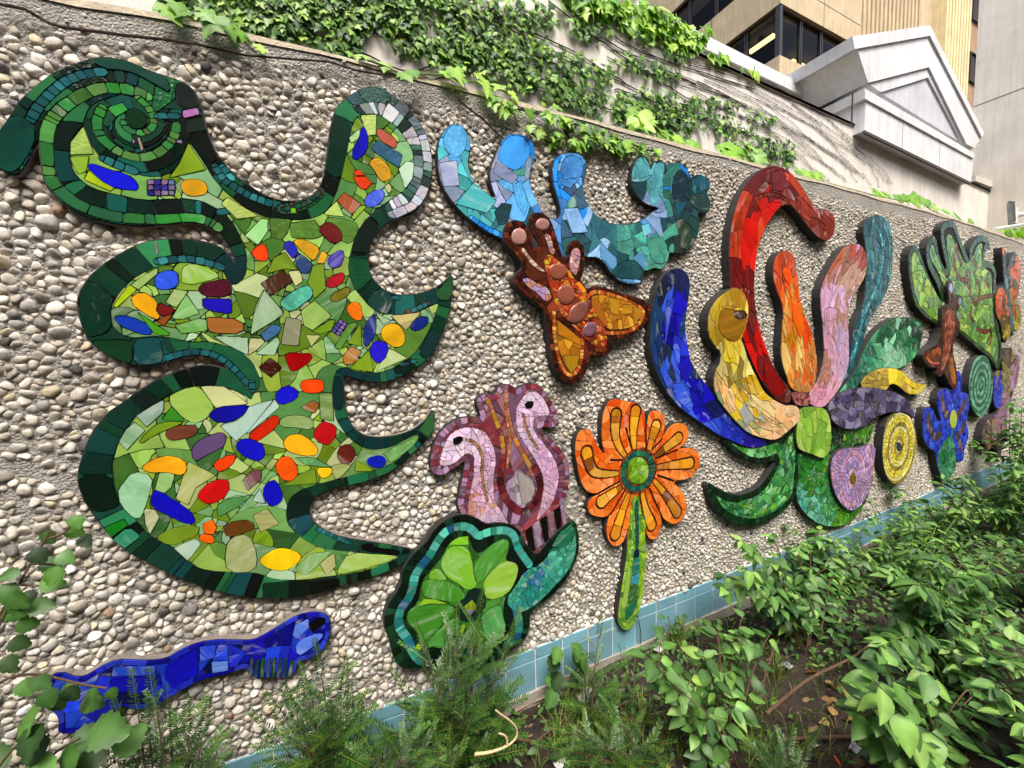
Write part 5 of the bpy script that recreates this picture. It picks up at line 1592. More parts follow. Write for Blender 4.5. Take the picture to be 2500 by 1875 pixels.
    for k in range(len(big)):
        mk('pebble', V[k], q4 + t3, PEBBLE, pwall, c4[big[k]], True)
    rest = idx[order[300:]]
    for nm, I, S_, pf in (('pebbles', rest[P[rest, 0] < 1.2], 12, prof), ('pebbles', rest[P[rest, 0] >= 1.2], 6 * 1, np.array([(1.0, -.2), (.92, .45), (.55, .93)]))):
        V, q4, t3 = geom(I, S_, pf)
        per = V.shape[1]
        offs = np.arange(len(I))[:, None, None] * per
        faces = (np.array(q4)[None] + offs).reshape(-1, 4).tolist() + (np.array(t3)[None] + offs).reshape(-1, 3).tolist()
        mk(nm, V.reshape(-1, 3), faces, PEBBLE, pwall, np.repeat(c4[I], per, 0), True, kind='stuff')


build_pebbles()

# ================================================================== buildings behind the wall
def on(spec, Y):
    return [at(p, Y) for p in px(spec)]


def xz(spec, Y):
    return np.array([(q.x, q.z) for q in on(spec, Y)])


def streak_mat(name, hexcol, rough=.85, dirt=.35, bump=.25):
    """cast concrete with rain streaks, stains and pores"""
    t = NT(name)
    g = t.geo()
    c = hexc(hexcol)
    n1 = t.noise(1.6, 6, .6, g)
    r1 = t.ramp(n1.outputs['Fac'], [(.3, tuple(c * .86)), (.7, tuple(np.minimum(1, c * 1.1)))])
    mp = t.n('Mapping')
    mp.inputs['Scale'].default_value = (9, 9, .55)
    t.l(g, mp.inputs['Vector'])
    n2 = t.noise(1.4, 5, .6, mp.outputs[0])
    r2 = t.ramp(n2.outputs['Fac'], [(.42, (1 - dirt, 1 - dirt, 1 - dirt)), (.58, (1, 1, 1))])
    base = t.mix('MULTIPLY', .8, r1.outputs[0], r2.outputs[0])
    n3 = t.noise(70, 5, .7, g)
    r3 = t.ramp(n3.outputs['Fac'], [(.3, (.82, .81, .8)), (.6, (1.04, 1.04, 1.04))])
    base = t.mix('MULTIPLY', 1, base, r3.outputs[0])
    t.l(base, t.b.inputs['Base Color'])
    t.set(Roughness=rough)
    t.bump(n3.outputs['Fac'], bump, .01)
    return t.m


CREAM = streak_mat('cream_stucco', 'dedad0', dirt=.12)
STONE = streak_mat('pale_cast_stone', 'd8d9da', dirt=.14)
STONE2 = streak_mat('warm_cast_stone', 'cfcbc0', dirt=.18)
TAN = streak_mat('tan_concrete', 'c4b290', dirt=.2)
TAN_SUNLIT = streak_mat('sunlit_tan_fluting', 'e2d2a4', dirt=.12)  # tan concrete with the sunlight on the pier put into its colour
BROWN = streak_mat('brown_concrete', 'a88a6a', dirt=.2)
ENDW = streak_mat('light_render', 'ddd6c6', dirt=.1)
FRAME = simple('bronze_window_frame', '2c2a28', .45, .15, 20, 0, spec=.5)
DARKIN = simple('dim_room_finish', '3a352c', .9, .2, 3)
JOINT = simple('dark_joint', '4a443c', .95, .2, 20)


def pane_mat():
    t = NT('window_glass')
    tr = t.n('BsdfTransparent')
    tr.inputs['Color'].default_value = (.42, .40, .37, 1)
    gl = t.n('BsdfGlossy')
    gl.inputs['Roughness'].default_value = .03
    gl.inputs['Color'].default_value = (.9, .9, .9, 1)
    fr = t.n('Fresnel')
    fr.inputs['IOR'].default_value = 1.5
    mx = t.n('MixShader')
    t.l(t.math('MULTIPLY', fr.outputs[0], .3), mx.inputs[0])
    t.l(tr.outputs[0], mx.inputs[1])
    t.l(gl.outputs[0], mx.inputs[2])
    t.l(mx.outputs[0], t.out.inputs['Surface'])
    return t.m


PANE = pane_mat()
YB = 2.6
# ---- ivy-covered retaining wall
vw = empty('ivy_wall', (2.5, YB, 0), 'cream stucco wall behind the pebble wall, overgrown with ivy and bare stems', 'wall')
top = [at(p, YB) for p in px('P 0,87 300,224 590,355 900,497 1350,700 1640,848 1920,985 2030,1035')]
x0 = -6.0
sl = (top[1].z - top[0].z) / (top[1].x - top[0].x)
poly = [(x0, -.2)] + [(top[-1].x + .25, -.2)] + [(q.x, q.z) for q in top[::-1]] + [(x0, top[0].z + .02)]
mb = MB()
mb.prism(poly, YB, YB + .3)
mb.build('stucco_face', CREAM, vw)
mb = MB()
for i in range(len(top) - 1):
    a, b = top[i], top[i + 1]
    mb.add([(a.x, YB - .03, a.z - .045), (b.x, YB - .03, b.z - .045), (b.x, YB - .03, b.z), (a.x, YB - .03, a.z), (a.x, YB + .33, a.z), (b.x, YB + .33, b.z)], [(0, 1, 2, 3), (3, 2, 5, 4), (0, 1, 2, 3)[::-1]])
    mb.add([(a.x, YB - .03, a.z - .045), (b.x, YB - .03, b.z - .045), (b.x, YB + .01, b.z - .045), (a.x, YB + .01, a.z - .045)], [(0, 3, 2, 1)])
mb.add([(x0, YB - .03, top[0].z - .03), (top[0].x, YB - .03, top[0].z - .045), (top[0].x, YB - .03, top[0].z), (x0, YB - .03, top[0].z + .02), (x0, YB + .33, top[0].z + .02), (top[0].x, YB + .33, top[0].z)], [(0, 1, 2, 3), (3, 2, 5, 4)])
mb.build('coping', STONE2, vw)
# ---- parapet wall farther back
YP = 3.3
pw = empty('parapet_wall', (4, YP, 0), 'grey stone parapet with a projecting coping above the ivy wall', 'wall')
pt = [at(p, YP) for p in px('P 120,0 320,98 480,182 900,395 1200,545 1330,610')]
pl = [at(p, YP) for p in px('P 120,62 320,172 480,258 900,460 1200,602 1330,664')]
mb = MB()
mb.prism([(q.x, q.z) for q in pl] + [(q.x, q.z - 3.5) for q in pl[::-1]], YP + .05, YP + .4)
mb.build('wall_face', STONE2, pw)
mb = MB()
mb.prism([(q.x, q.z) for q in pl] + [(q.x, q.z) for q in pt[::-1]], YP, YP + .5)
mb.build('coping', STONE, pw)

# ---- gabled entrance canopy
YG = 2.42
gc = empty('entrance_canopy', (5.2, YG, 2.2), 'pale stone gabled canopy with stepped triangular pediment', 'canopy')


def slab(name, spec, y0, y1, m):
    mb = MB()
    mb.prism(xz(spec, y0), y0, y1)
    return mb.build(name, m, gc)


slab('frieze', 'P 1350,705 1360,525 1940,850 1925,985', YG, YG + 1.6, STONE)
slab('base_cornice', 'P 1352,476 1945,828 1942,856 1354,532', YG - .03, YG + 1.62, STONE)
slab('raking_cornice', 'P 1292,204 1705,143 1990,722 1945,800 1902,778 1700,362 1370,447', YG - .05, YG + 1.5, STONE)
slab('raking_fillet', 'P 1286,196 1706,136 1996,718 1986,742 1705,192 1298,264', YG - .085, YG + 1.55, STONE)
slab('inner_rake', 'P 1372,452 1700,366 1898,784 1880,772 1695,418 1440,497', YG - .015, YG + .5, STONE)
slab('tympanum', 'P 1435,500 1695,412 1888,780', YG + .02, YG + .4, streak_mat('smooth_blue_grey_stone', 'c2c6cc', dirt=.1))
slab('soffit_shadow_joint', 'P 1352,702 1925,983 1924,996 1350,716', YG - .012, YG + .02, JOINT)
q0 = at(px('P 1925,960')[0], YG + .2)
q1 = at(px('P 2035,1020')[0], YG + .2)
mb = MB()
mb.box((q0.x, YG + .12, q1.z - .02), (q1.x, YB + .2, q1.z + .12))
mb.build('end_ledge', STONE2, gc)

# ---- plain end wall of the court (faces left)
XE = at(px('P 2022,1030')[0], YB).x
ew = empty('end_wall', (XE, 1.5, 0), 'tall plain light rendered wall closing the right end', 'wall')
mb = MB()
mb.box((XE, .45, -.2), (XE + .4, YB + .35, 18))
mb.build('render_face', ENDW, ew)
# panel joints of the canopy and the tower
for spec in ('P 1290,490 1292,690', 'P 1560,640 1556,806', 'P 1760,752 1752,902'):
    a, b = on(spec, YG)
    mb = MB()
    mb.box((a.x - .004, YG - .003, b.z), (a.x + .004, YG + .02, a.z))
    mb.build('joint', JOINT, gc)
ja, jb = at_x(px('P 2030,520')[0], XE), at_x(px('P 2030,545')[0], XE)
mb = MB()
mb.box((XE - .004, .45, jb.z + .0), (XE + .01, YB + .34, jb.z + .018))
mb.build('joint', JOINT, ew)

# ---- tan office tower with a corner of windows
YT = 9.0
tw = empty('office_tower', (9, YT, 0), 'tan concrete office tower with dark corner windows and fluted panels', 'building')
cw = at(px('P 897,15')[0], YT)              # head of the window at the corner
cb = at(px('P 905,302')[0], YT)             # sill at the corner
XC = cw.x
zh, zs_ = cw.z, cb.z
wx1 = at(px('P 1290,205')[0], YT).x         # right end of the window on the front
ZT = zh + 9.0
fl = zh - zs_
spn = 1.55
# slabs: solid bands of the front and side faces
def tbox(name, lo, hi, m, parent=None):
    mb = MB()
    mb.box(lo, hi)
    return mb.build(name, m, parent or tw)


XEND = at(px('P 1780,0')[0], YT).x
tbox('spandrel', (XC, YT, zh), (XEND, YT + .5, ZT), TAN)
tbox('spandrel', (XC, YT, zs_ - spn), (XEND, YT + .5, zs_), TAN)
tbox('wall_panel', (wx1, YT + .02, zs_), (XEND, YT + .5, zh), TAN)
tbox('lower_wall', (XC + .3, YT + .3, -.2), (XEND, YT + .8, zs_ - spn), TAN)
DEEP = 14.0
tbox('spandrel', (XC, YT + .5, zh), (XC + .5, YT + DEEP, zh + spn), TAN)
tbox('spandrel', (XC, YT + .5, zs_ - spn), (XC + .5, YT + DEEP, zs_), TAN)
tbox('spandrel', (XC, YT + .5, zh + spn + fl), (XC + .5, YT + DEEP, ZT), TAN)
# far part of the side face is a fluted pier
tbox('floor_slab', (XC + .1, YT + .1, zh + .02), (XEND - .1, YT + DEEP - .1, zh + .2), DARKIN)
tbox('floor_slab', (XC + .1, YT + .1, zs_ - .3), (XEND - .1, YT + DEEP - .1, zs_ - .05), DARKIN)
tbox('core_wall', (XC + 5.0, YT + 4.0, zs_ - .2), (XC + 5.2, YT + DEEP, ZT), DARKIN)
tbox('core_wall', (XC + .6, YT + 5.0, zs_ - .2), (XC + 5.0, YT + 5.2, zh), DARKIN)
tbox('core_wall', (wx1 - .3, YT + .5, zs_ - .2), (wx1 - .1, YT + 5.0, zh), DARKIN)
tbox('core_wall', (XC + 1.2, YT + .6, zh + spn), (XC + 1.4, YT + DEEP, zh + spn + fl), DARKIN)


def window(lo, hi, axis, name='window'):
    """frame with one pane"""
    f = .06
    mb = MB()
    x0, y0, z0 = lo
    x1, y1, z1 = hi
    if axis == 'x':      # lies along x
        for a in ((x0, z0, x1, z0 + f), (x0, z1 - f, x1, z1), (x0, z0 + f, x0 + f, z1 - f), (x1 - f, z0 + f, x1, z1 - f)):
            mb.box((a[0], y0, a[1]), (a[2], y0 + .12, a[3]))
        o = mb.build(name, FRAME, tw)
        mk('pane', [(x0 + f, y0 + .06, z0 + f), (x1 - f, y0 + .06, z0 + f), (x1 - f, y0 + .06, z1 - f), (x0 + f, y0 + .06, z1 - f)], [(0, 1, 2, 3)], PANE, o)
    else:
        for a in ((y0, z0, y1, z0 + f), (y0, z1 - f, y1, z1), (y0, z0 + f, y0 + f, z1 - f), (y1 - f, z0 + f, y1, z1 - f)):
            mb.box((x0, a[0], a[1]), (x0 + .12, a[2], a[3]))
        o = mb.build(name, FRAME, tw)
        mk('pane', [(x0 + .06, y0 + f, z0 + f), (x0 + .06, y1 - f, z0 + f), (x0 + .06, y1 - f, z1 - f), (x0 + .06, y0 + f, z1 - f)], [(3, 2, 1, 0)], PANE, o)
    return o


xa = [XC + .12] + [at(p, YT).x for p in px('P 1030,80 1140,140')] + [wx1]
tbox('corner_post', (XC + .02, YT + .02, zs_), (XC + .2, YT + .2, zh), FRAME)
for a, b in zip(xa[:-1], xa[1:]):
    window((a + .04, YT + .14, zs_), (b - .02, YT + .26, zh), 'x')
ya = [YT + .2] + [at_x(p, XC).y for p in px('P 700,140 580,215')] + [YT + 7.5, YT + 10, YT + 13.5]
for a, b in zip(ya[:-1], ya[1:]):
    window((XC + .14, a + .02, zs_), (XC + .26, b - .02, zh), 'y')
yb = [YT + .5] + [at_x(p, XC).y for p in px('P 540,30 395,120 320,100')] + [YT + 11, YT + 13.6]
yb = sorted(yb)
for a, b in zip(yb[:-1], yb[1:]):
    if b - a > .2:
        window((XC + .14, a + .02, zh + spn), (XC + .26, b - .02, zh + spn + fl), 'y')
# fluted panel, joint and fluted pier with sunlight in its colour, front face
fx0, fx1 = at(px('P 1335,100')[0], YT).x, at(px('P 1655,100')[0], YT).x
for k in range(15):
    a = fx0 + (fx1 - fx0) * k / 15
    tbox('flute', (a, YT - .07, zs_ - .6), (a + (fx1 - fx0) / 15 * .55, YT, ZT), TAN)
px0, px1 = at(px('P 1780,200')[0], YT - .5).x, at(px('P 1915,300')[0], YT - .5).x
tbox('pier', (px0, YT - .5, -.2), (px1, YT + 2, ZT), TAN_SUNLIT)
for k in range(9):
    a = px0 + (px1 - px0) * k / 9
    tbox('flute', (a, YT - .56, -.2), (a + (px1 - px0) / 9 * .6, YT - .5, ZT), TAN_SUNLIT)
tbox('rear_wing', (px1 + .01, YT + .8, -.2), (px1 + 9, YT + 2.2, ZT), BROWN)
wx = at(px('P 1912,300')[0], YT + .8).x
wx2 = at(px('P 1968,300')[0], YT + .8).x
for zz in px('P 1940,120 1940,460 1940,800'):
    z1 = at(zz, YT + .8).z
    window((wx + .03, YT + .68, z1), (wx2, YT + .8, z1 + 1.7), 'x')
tbox('edge_pilaster', (wx2 + .35, YT + .55, -.2), (wx2 + 1.3, YT + .8, ZT), TAN_SUNLIT)
for k in range(5):
    zj = zh + .9 + k * 1.5
    tbox('joint', (XC + .01, YT - .004, zj), (fx0, YT + .01, zj + .025), JOINT)
for k in range(1, 5):
    yj = YT + .5 + k * 2.6
    tbox('joint', (XC - .004, yj, zh), (XC + .01, yj + .025, zh + spn), JOINT)
    tbox('joint', (XC - .004, yj, zs_ - spn), (XC + .01, yj + .025, zs_), JOINT)
xj = (XC + fx0) / 2
tbox('joint', (xj, YT - .004, zh), (xj + .025, YT + .01, ZT), JOINT)
# lit ceiling lamps seen through the windows
t = NT('fluorescent_diffuser')
t.set(Base_Color=(.8, .7, .4, 1), Emission_Color=(1.0, .80, .36, 1), Emission_Strength=2.2, Roughness=.5)
LAMP = t.m
for k, spec in enumerate(('P 728,262 868,175', 'P 950,300 1050,268')):
    a, b = [at_x(p, XC + 1.1 + k * .9) if k == 0 else at(p, YT + 1.6) for p in px(spec)]
    L = empty('ceiling_lamp', ((a.x + b.x) / 2, (a.y + b.y) / 2, a.z),
              'lit fluorescent ceiling lamp behind the %s corner window' % ('left' if k == 0 else 'right'), 'ceiling lamp', 'lamps in the tower windows')
    mb = MB()
    zl = zh - .25
    if k == 0:
        mb.box((a.x - .14, min(a.y, b.y), zl - .05), (a.x + .14, max(a.y, b.y), zl))
    else:
        mb.box((a.x, a.y - .14, zl - .05), (b.x, a.y + .14, zl))
    mb.build('diffuser', LAMP, L)
    mb = MB()
    c = WPOS[L.name]
    mb.box((c.x - .1, c.y - .1, zl), (c.x + .1, c.y + .1, zh + .03))
    mb.build('hanger', FRAME, L)

# ---- floodlight bracket and rail at the far end of the wall
STEEL = simple('galvanised_steel', '8c9092', .4, .2, 12, 0, metal=.7)
WHITE = simple('white_painted_metal', 'cfd2d2', .45, .08, 12)
rb = empty('wall_rail', (7.5, .3, 2.4), 'thin white rail with grey bracket on the wall top, far right', 'rail')
a, b = at(px('P 2050,1238')[0], .12), at(px('P 2260,1203')[0], .6)
mb = MB()
mb.tube([a, b], .018, 8)
mb.build('rail', WHITE, rb)
c0 = at(px('P 2148,1225')[0], .42)
c1 = at(px('P 2140,1095')[0], .42)
mb = MB()
mb.tube([c0, c1], .035, 4)
mb.tube([c1 + Vector((-.06, 0, .0)), c1 + Vector((.10, 0, .02))], .02, 4)
mb.build('post', STEEL, rb)
d0, d1 = at(px('P 2150,1165')[0], .42), at(px('P 2260,1148')[0], .42)
mb = MB()
mb.tube([d0, d1], .03, 8)
mb.tube([d0 + Vector((.02, 0, -.1)), d0 + Vector((.03, 0, .1))], .04, 6)
mb.build('arm', WHITE, rb)

# ================================================================== ground
def soil_mat():
    t = NT('dark_garden_soil')
    g = t.geo()
    n1 = t.noise(3, 6, .65, g)
    n2 = t.noise(45, 6, .7, g)
    r1 = t.ramp(n1.outputs['Fac'], [(.3, tuple(hexc('241c16'))), (.7, tuple(hexc('40342a')))])
    r2 = t.ramp(n2.outputs['Fac'], [(.3, (.5, .5, .5)), (.7, (1.35, 1.3, 1.25))])
    t.l(t.mix('MULTIPLY', 1, r1.outputs[0], r2.outputs[0]), t.b.inputs['Base Color'])
    t.set(Roughness=.95)
    t.bump(n2.outputs['Fac'], .9, .02)
    return t.m


def gz(x, y):
    return .018 * math.sin(x * 3.1 + y * 1.7) * math.sin(y * 2.3 - x) + .012 * math.sin(x * 9 + 2) * math.sin(y * 8 + 1) + .006 * math.sin(x * 23) * math.sin(y * 21)


gx_ = np.concatenate([np.linspace(-120, -6, 10), np.linspace(-5, 10, 150), np.linspace(11, 120, 10)])
gy_ = np.concatenate([np.linspace(-120, -7, 10), np.linspace(-6, 1, 90), np.linspace(2, 120, 10)])
V = [(x, y, gz(x, y) if (-5 <= x <= 10 and -6 <= y <= 1) else -.02) for y in gy_ for x in gx_]
nx_ = len(gx_)
F = [(j * nx_ + i, j * nx_ + i + 1, (j + 1) * nx_ + i + 1, (j + 1) * nx_ + i) for j in range(len(gy_) - 1) for i in range(nx_ - 1)]
gr = mk('ground', V, F, soil_mat(), smooth=True)
gr['kind'] = 'structure'

# ================================================================== plants
def leaf_mat(name, trans=.25, rough=.45, spec=.4):
    t = NT(name)
    a = t.attr()
    g = t.geo()
    nz = t.noise(28, 4, .6, g)
    f = t.ramp(nz.outputs['Fac'], [(.3, (.82, .84, .8)), (.7, (1.14, 1.12, 1.1))])
    base = t.mix('MULTIPLY', 1, a.outputs['Color'], f.outputs[0])
    n2 = t.noise(55, 5, .7, g)
    f2 = t.ramp(n2.outputs['Fac'], [(.66, (0, 0, 0)), (.74, (1, 1, 1))])
    base = t.mix('MIX', t.math('MULTIPLY', f2.outputs[0], .6), base, (.20, .15, .05))
    n3 = t.noise(5, 3, .6, g)
    f3 = t.ramp(n3.outputs['Fac'], [(.35, (.78, .84, .80)), (.65, (1.2, 1.12, .95))])
    base = t.mix('MULTIPLY', 1, base, f3.outputs[0])
    t.l(base, t.b.inputs['Base Color'])
    t.set(Roughness=rough)
    t.b.inputs['Specular IOR Level'].default_value = spec
    t.bump(n3.outputs['Fac'], .15, .004)
    tl = t.n('BsdfTranslucent')
    t.l(t.mix('MULTIPLY', 1, base, (1.1, 1.25, .5)), tl.inputs['Color'])
    mx = t.n('MixShader')
    mx.inputs[0].default_value = trans
    t.l(t.b.outputs[0], mx.inputs[1])
    t.l(tl.outputs[0], mx.inputs[2])
    t.l(mx.outputs[0], t.out.inputs['Surface'])
    return t.m


LEAF = leaf_mat('leaf_surface')
NEEDLE = leaf_mat('yew_needles', .12, .4)
BARK = simple('twig_bark', '5a4432', .85, .3, 40, .4, 120)
VINE = simple('dark_vine_stem', '3a2a26', .9, .3, 40, .4, 120)
GSTEM = simple('green_stem', '6a8038', .6, .2, 30)


def lobed_leaf(rnd, col):
    """ivy leaf: three pointed lobes, cupped; tip towards -Z, stalk at the origin, faces -Y"""
    R = [(0, 0), (.18, .16), (.42, .12), (.56, -.12), (.40, -.20), (.48, -.46), (.26, -.50), (.14, -.72), (0, -1.0)]
    o = [(x * (1 + rnd.uniform(-.12, .12)), z * (1 + rnd.uniform(-.08, .08))) for x, z in R]
    lft = [(-x * (1 + rnd.uniform(-.12, .12)), z) for x, z in o[1:-1]][::-1]
    rim = o + lft
    V = [(0, -.02, -.32)] + [(x, .10 * abs(x) + .12 * max(0, -z - .4) + rnd.uniform(-.03, .03), z) for x, z in rim]
    n = len(rim)
    F = [(0, 1 + (i + 1) % n, 1 + i) for i in range(n)]
    return np.array(V), F


def oval_leaf(rnd, w=.42, fold=.18, droop=.25, k=6, tip=1.0):
    """ovate pointed leaf folded along its midrib; grows along -Z from the origin, faces -Y"""
    V, F = [], []
    for i in range(k + 1):
        t = i / k
        half = w * math.sin(math.pi * t ** .8) ** .85 * (1 - .25 * t) if 0 < t < 1 else 0
        yc = droop * t * t
        V.append((0, yc, -t))
        V.append((-half, yc - fold * half + rnd.uniform(-.01, .01), -t + .05 * half))
        V.append((half, yc - fold * half + rnd.uniform(-.01, .01), -t + .05 * half))
    for i in range(k):
        a, b = 3 * i, 3 * (i + 1)
        F.append((a, a + 1, b + 1, b))
        F.append((a, b, b + 2, a + 2))
    return np.array(V), F


def serrate_leaf(rnd):
    """broad toothed leaf, folded a little along the midrib"""
    V, F = [], []
    k = 10
    for i in range(k + 1):
        t = i / k
        hf = .46 * math.sin(math.pi * t ** .70) ** .8 if 0 < t < 1 else 0
        tooth = .07 if i % 2 else -.02
        yc = .22 * t * t
        V.append((0, yc, -t))
        for sg in (-1, 1):
            V.append((sg * (hf + tooth * (hf > 0)), yc - .16 * hf + rnd.uniform(-.015, .015), -t - .05 + .10 * (1 - t)))
    for i in range(k):
        a, b = 3 * i, 3 * (i + 1)
        F.append((a, a + 1, b + 1, b))
        F.append((a, b, b + 2, a + 2))
    return np.array(V), F


def variants(fn, cols, n):
    rnd = random.Random(len(cols) * 31 + n)
    out = []
    for i in range(n):
        V, F = fn(rnd)
        c = hexc(cols[i % len(cols)]) * math.exp(rnd.gauss(0, .10))
        me = bpy.data.meshes.new('leaf')
        me.from_pydata(V.tolist(), [], F)
        at_ = me.color_attributes.new('Col', 'FLOAT_COLOR', 'POINT')
        mid = np.abs(np.asarray(V)[:, 0]) < 1e-6          # paler midrib
        cc_ = np.tile(np.append(c, 1), (len(V), 1))
        cc_[mid, :3] = np.minimum(.8, c * 1.35 + .012)
        cc_[~mid, :3] *= np.array([rnd.uniform(.8, 1.08) for _ in range(int((~mid).sum()))])[:, None]
        at_.data.foreach_set('color', cc_.astype(np.float32).ravel())
        me.polygons.foreach_set('use_smooth', np.ones(len(me.polygons), bool))
        me.materials.append(LEAF)
        out.append((me, V, F, cc_))
    return out


def leaf_matrix(pos, facing, down, size):
    """leaf local: faces -Y, grows along -Z"""
    y = -Vector(facing).normalized()
    z = -Vector(down)
    z = (z - y * z.dot(y))
    if z.length < 1e-4: z = Vector((0, 0, 1)) - y * y.z
    z.normalize()
    x = y.cross(z)
    M = Matrix((x, y, z)).transposed().to_4x4()
    return Matrix.Translation(pos) @ M @ Matrix.Diagonal((size, size, size, 1))


def put_leaves(root, insts, vars_, cap, name='leaf', restname='leaves'):
    """the largest visible leaves are objects of their own, the rest one mesh"""
    sc = []
    for M, vi in insts:
        p = project(M.translation)
        s = M.col[0].xyz.length
        sc.append((s / p[2]) if p and -60 < p[0] < 2560 and -60 < p[1] < 1935 else 0)
    order = sorted(range(len(insts)), key=lambda i: -sc[i])
    rp = WPOS[root.name]
    mb = MB()
    for k, i in enumerate(order):
        M, vi = insts[i]
        me, V, F, c = vars_[vi % len(vars_)]
        if k < cap and sc[i] > 0:
            o = bpy.data.objects.new(name, me)
            COL.objects.link(o)
            o.parent = root
            o.matrix_basis = Matrix.Translation(-rp) @ M
        else:
            A = np.array(M.to_3x3())
            mb.add(V @ A.T + np.array(M.translation), F, c * np.array([1 + RNG.normal(0, .08)] * 3 + [1]))
    if mb.n:
        o = mb.build(restname, LEAF, root, True, 'stuff')


# ---- ivy on the back wall
IVC = ['446e2a', '588634', '335822', '6a983e', '4a722c', '7ca446', '284820', '5a7e38', '84a044', '3c6028']
IVB = ['78a634', '86b23e', '6a9830', '92b84a', '5c8a2c']
iv_vars = variants(lambda r: lobed_leaf(r, None), IVC, 16)
ib_vars = variants(lambda r: lobed_leaf(r, None), IVB, 10)


def ivy_along(spec, width_px, Y, dens, smin, smax, off=(.015, .085), jit=1.0, rng=random):
    """leaf matrices along a traced path; width in photo pixels"""
    pts = px(spec)
    P2 = smooth_open(np.array(pts), 2)
    out = []
    seg = np.hypot(*(P2[1:] - P2[:-1]).T)
    L = seg.sum()
    n = int(L * width_px * dens)
    cum = np.concatenate([[0], np.cumsum(seg)])
    for _ in range(n):
        s = rng.uniform(0, L)
        k = min(len(seg) - 1, int(np.searchsorted(cum, s)) - 1)
        k = max(k, 0)
        t = (s - cum[k]) / max(seg[k], 1e-6)
        p = P2[k] + (P2[k + 1] - P2[k]) * t
        d = (P2[k + 1] - P2[k]) / max(seg[k], 1e-6)
        if math.sin(s * .031 + P2[0][0]) + math.sin(s * .013 + P2[0][1]) < -1.2 and rng.random() < .7: continue
        w = rng.gauss(0, .30) * width_px
        if abs(w) > width_px * .62: continue
        p = p + np.array([-d[1], d[0]]) * w
        q = at((p[0], p[1]), Y - rng.uniform(*off))
        fac = Vector((rng.gauss(0, .35), -1, rng.gauss(.30, .30)))
        dn = Vector((rng.gauss(0, .45), 0, -1))
        out.append((leaf_matrix(q, fac, dn, rng.uniform(smin, smax)), rng.randrange(1000)))
    return out


ivy = empty('wall_ivy', (2, YB, 0), 'dense ivy trailing diagonally across the cream wall, with bare brown stems', 'ivy')
ins = []
for sp_, w, dn in (('O 150,-20 480,50 700,130 900,210', 95, .0075), ('O 480,0 760,40 1000,90 1200,190 1400,230 1600,300 1800,390 2000,440 2200,490', 82, .0085),
                   ('O 700,-30 1100,40 1300,110 1480,190 1560,250', 92, .0085), ('O 1000,-40 1350,20 1600,60 1850,110', 60, .0075), ('O 1500,130 1700,230 1900,300', 55, .007),
                   ('O 300,-40 700,0 900,40', 60, .008), ('P 0,290 150,350 350,420', 48, .008), ('P 0,560 200,620 450,650 700,720 850,800 980,850', 56, .009),
                   ('P 380,560 550,535 700,590 870,655', 30, .009), ('P 0,650 300,730', 26, .007), ('P 130,480 400,560 620,650', 34, .007), ('P 700,780 980,850', 28, .009),
                   ('P 0,120 200,220 420,330', 36, .005)):
    ins += ivy_along(sp_, w, YB, dn * 2.0, .042, .09)
put_leaves(ivy, ins, iv_vars, 300)
ins = []
for sp_, w, dn in (('P -60,50 200,110 400,190 480,240', 72, .011), ('O 1700,-30 1950,40 2100,100 2212,150', 60, .008), ('P 500,280 620,310', 18, .012), ('P 690,360 770,390', 14, .012)):
    ins += ivy_along(sp_, w, YB, dn, .10, .17)
iv2 = empty('ivy_crest', (3.5, YB, 3), 'bright yellow-green ivy spilling over the top of the cream wall', 'ivy')
put_leaves(iv2, ins, ib_vars, 200)
# bare stems
gU = smooth_open(np.array(px('P 60,120 400,330 700,390 950,520 1150,650 1300,760 1450,890 1545,1015')), 2)
gL = smooth_open(np.array(px('P -300,150 0,350 300,470 600,600 850,740 1050,880 1150,960 1200,1000')), 2)
rs = random.Random(5)
for k in range(17):
    f = (k + rs.uniform(-.4, .4)) / 16
    a0 = rs.uniform(.1, .5)
    a1 = rs.uniform(.72, 1.0)
    ph = rs.uniform(0, 9)
    pts, rad = [], []
    n = 34
    for i in range(n):
        s = a0 + (a1 - a0) * i / (n - 1)
        iu = s * (len(gU) - 1)
        j = min(len(gU) - 2, int(iu))
        pu_ = gU[j] + (gU[j + 1] - gU[j]) * (iu - j)
        il = s * (len(gL) - 1)
        j = min(len(gL) - 2, int(il))
        pl_ = gL[j] + (gL[j + 1] - gL[j]) * (il - j)
        ff = f + .085 * math.sin(s * 7 + ph) + .03 * math.sin(s * 23 + ph * 2) + .012 * math.sin(s * 61 + ph)
        p = pu_ * (1 - ff) + pl_ * ff
        pts.append(at((p[0], p[1]), YB - .012))
        rad.append(.0046 * (1 - .6 * i / n))
    mb = MB()
    mb.tube(pts, rad, 5)
    for i in range(2, n - 1):
        for _ in range(3):
            if rs.random() < .75:
                b = pts[i].lerp(pts[i + 1], rs.random())
                e = b + Vector((rs.uniform(-.03, .03), -.012, rs.choice((-1, 1)) * rs.uniform(.012, .035)))
                mb.tube([b, e], [.0024, .0018], 3, cap=False)
    mb.build('stem', VINE, ivy)
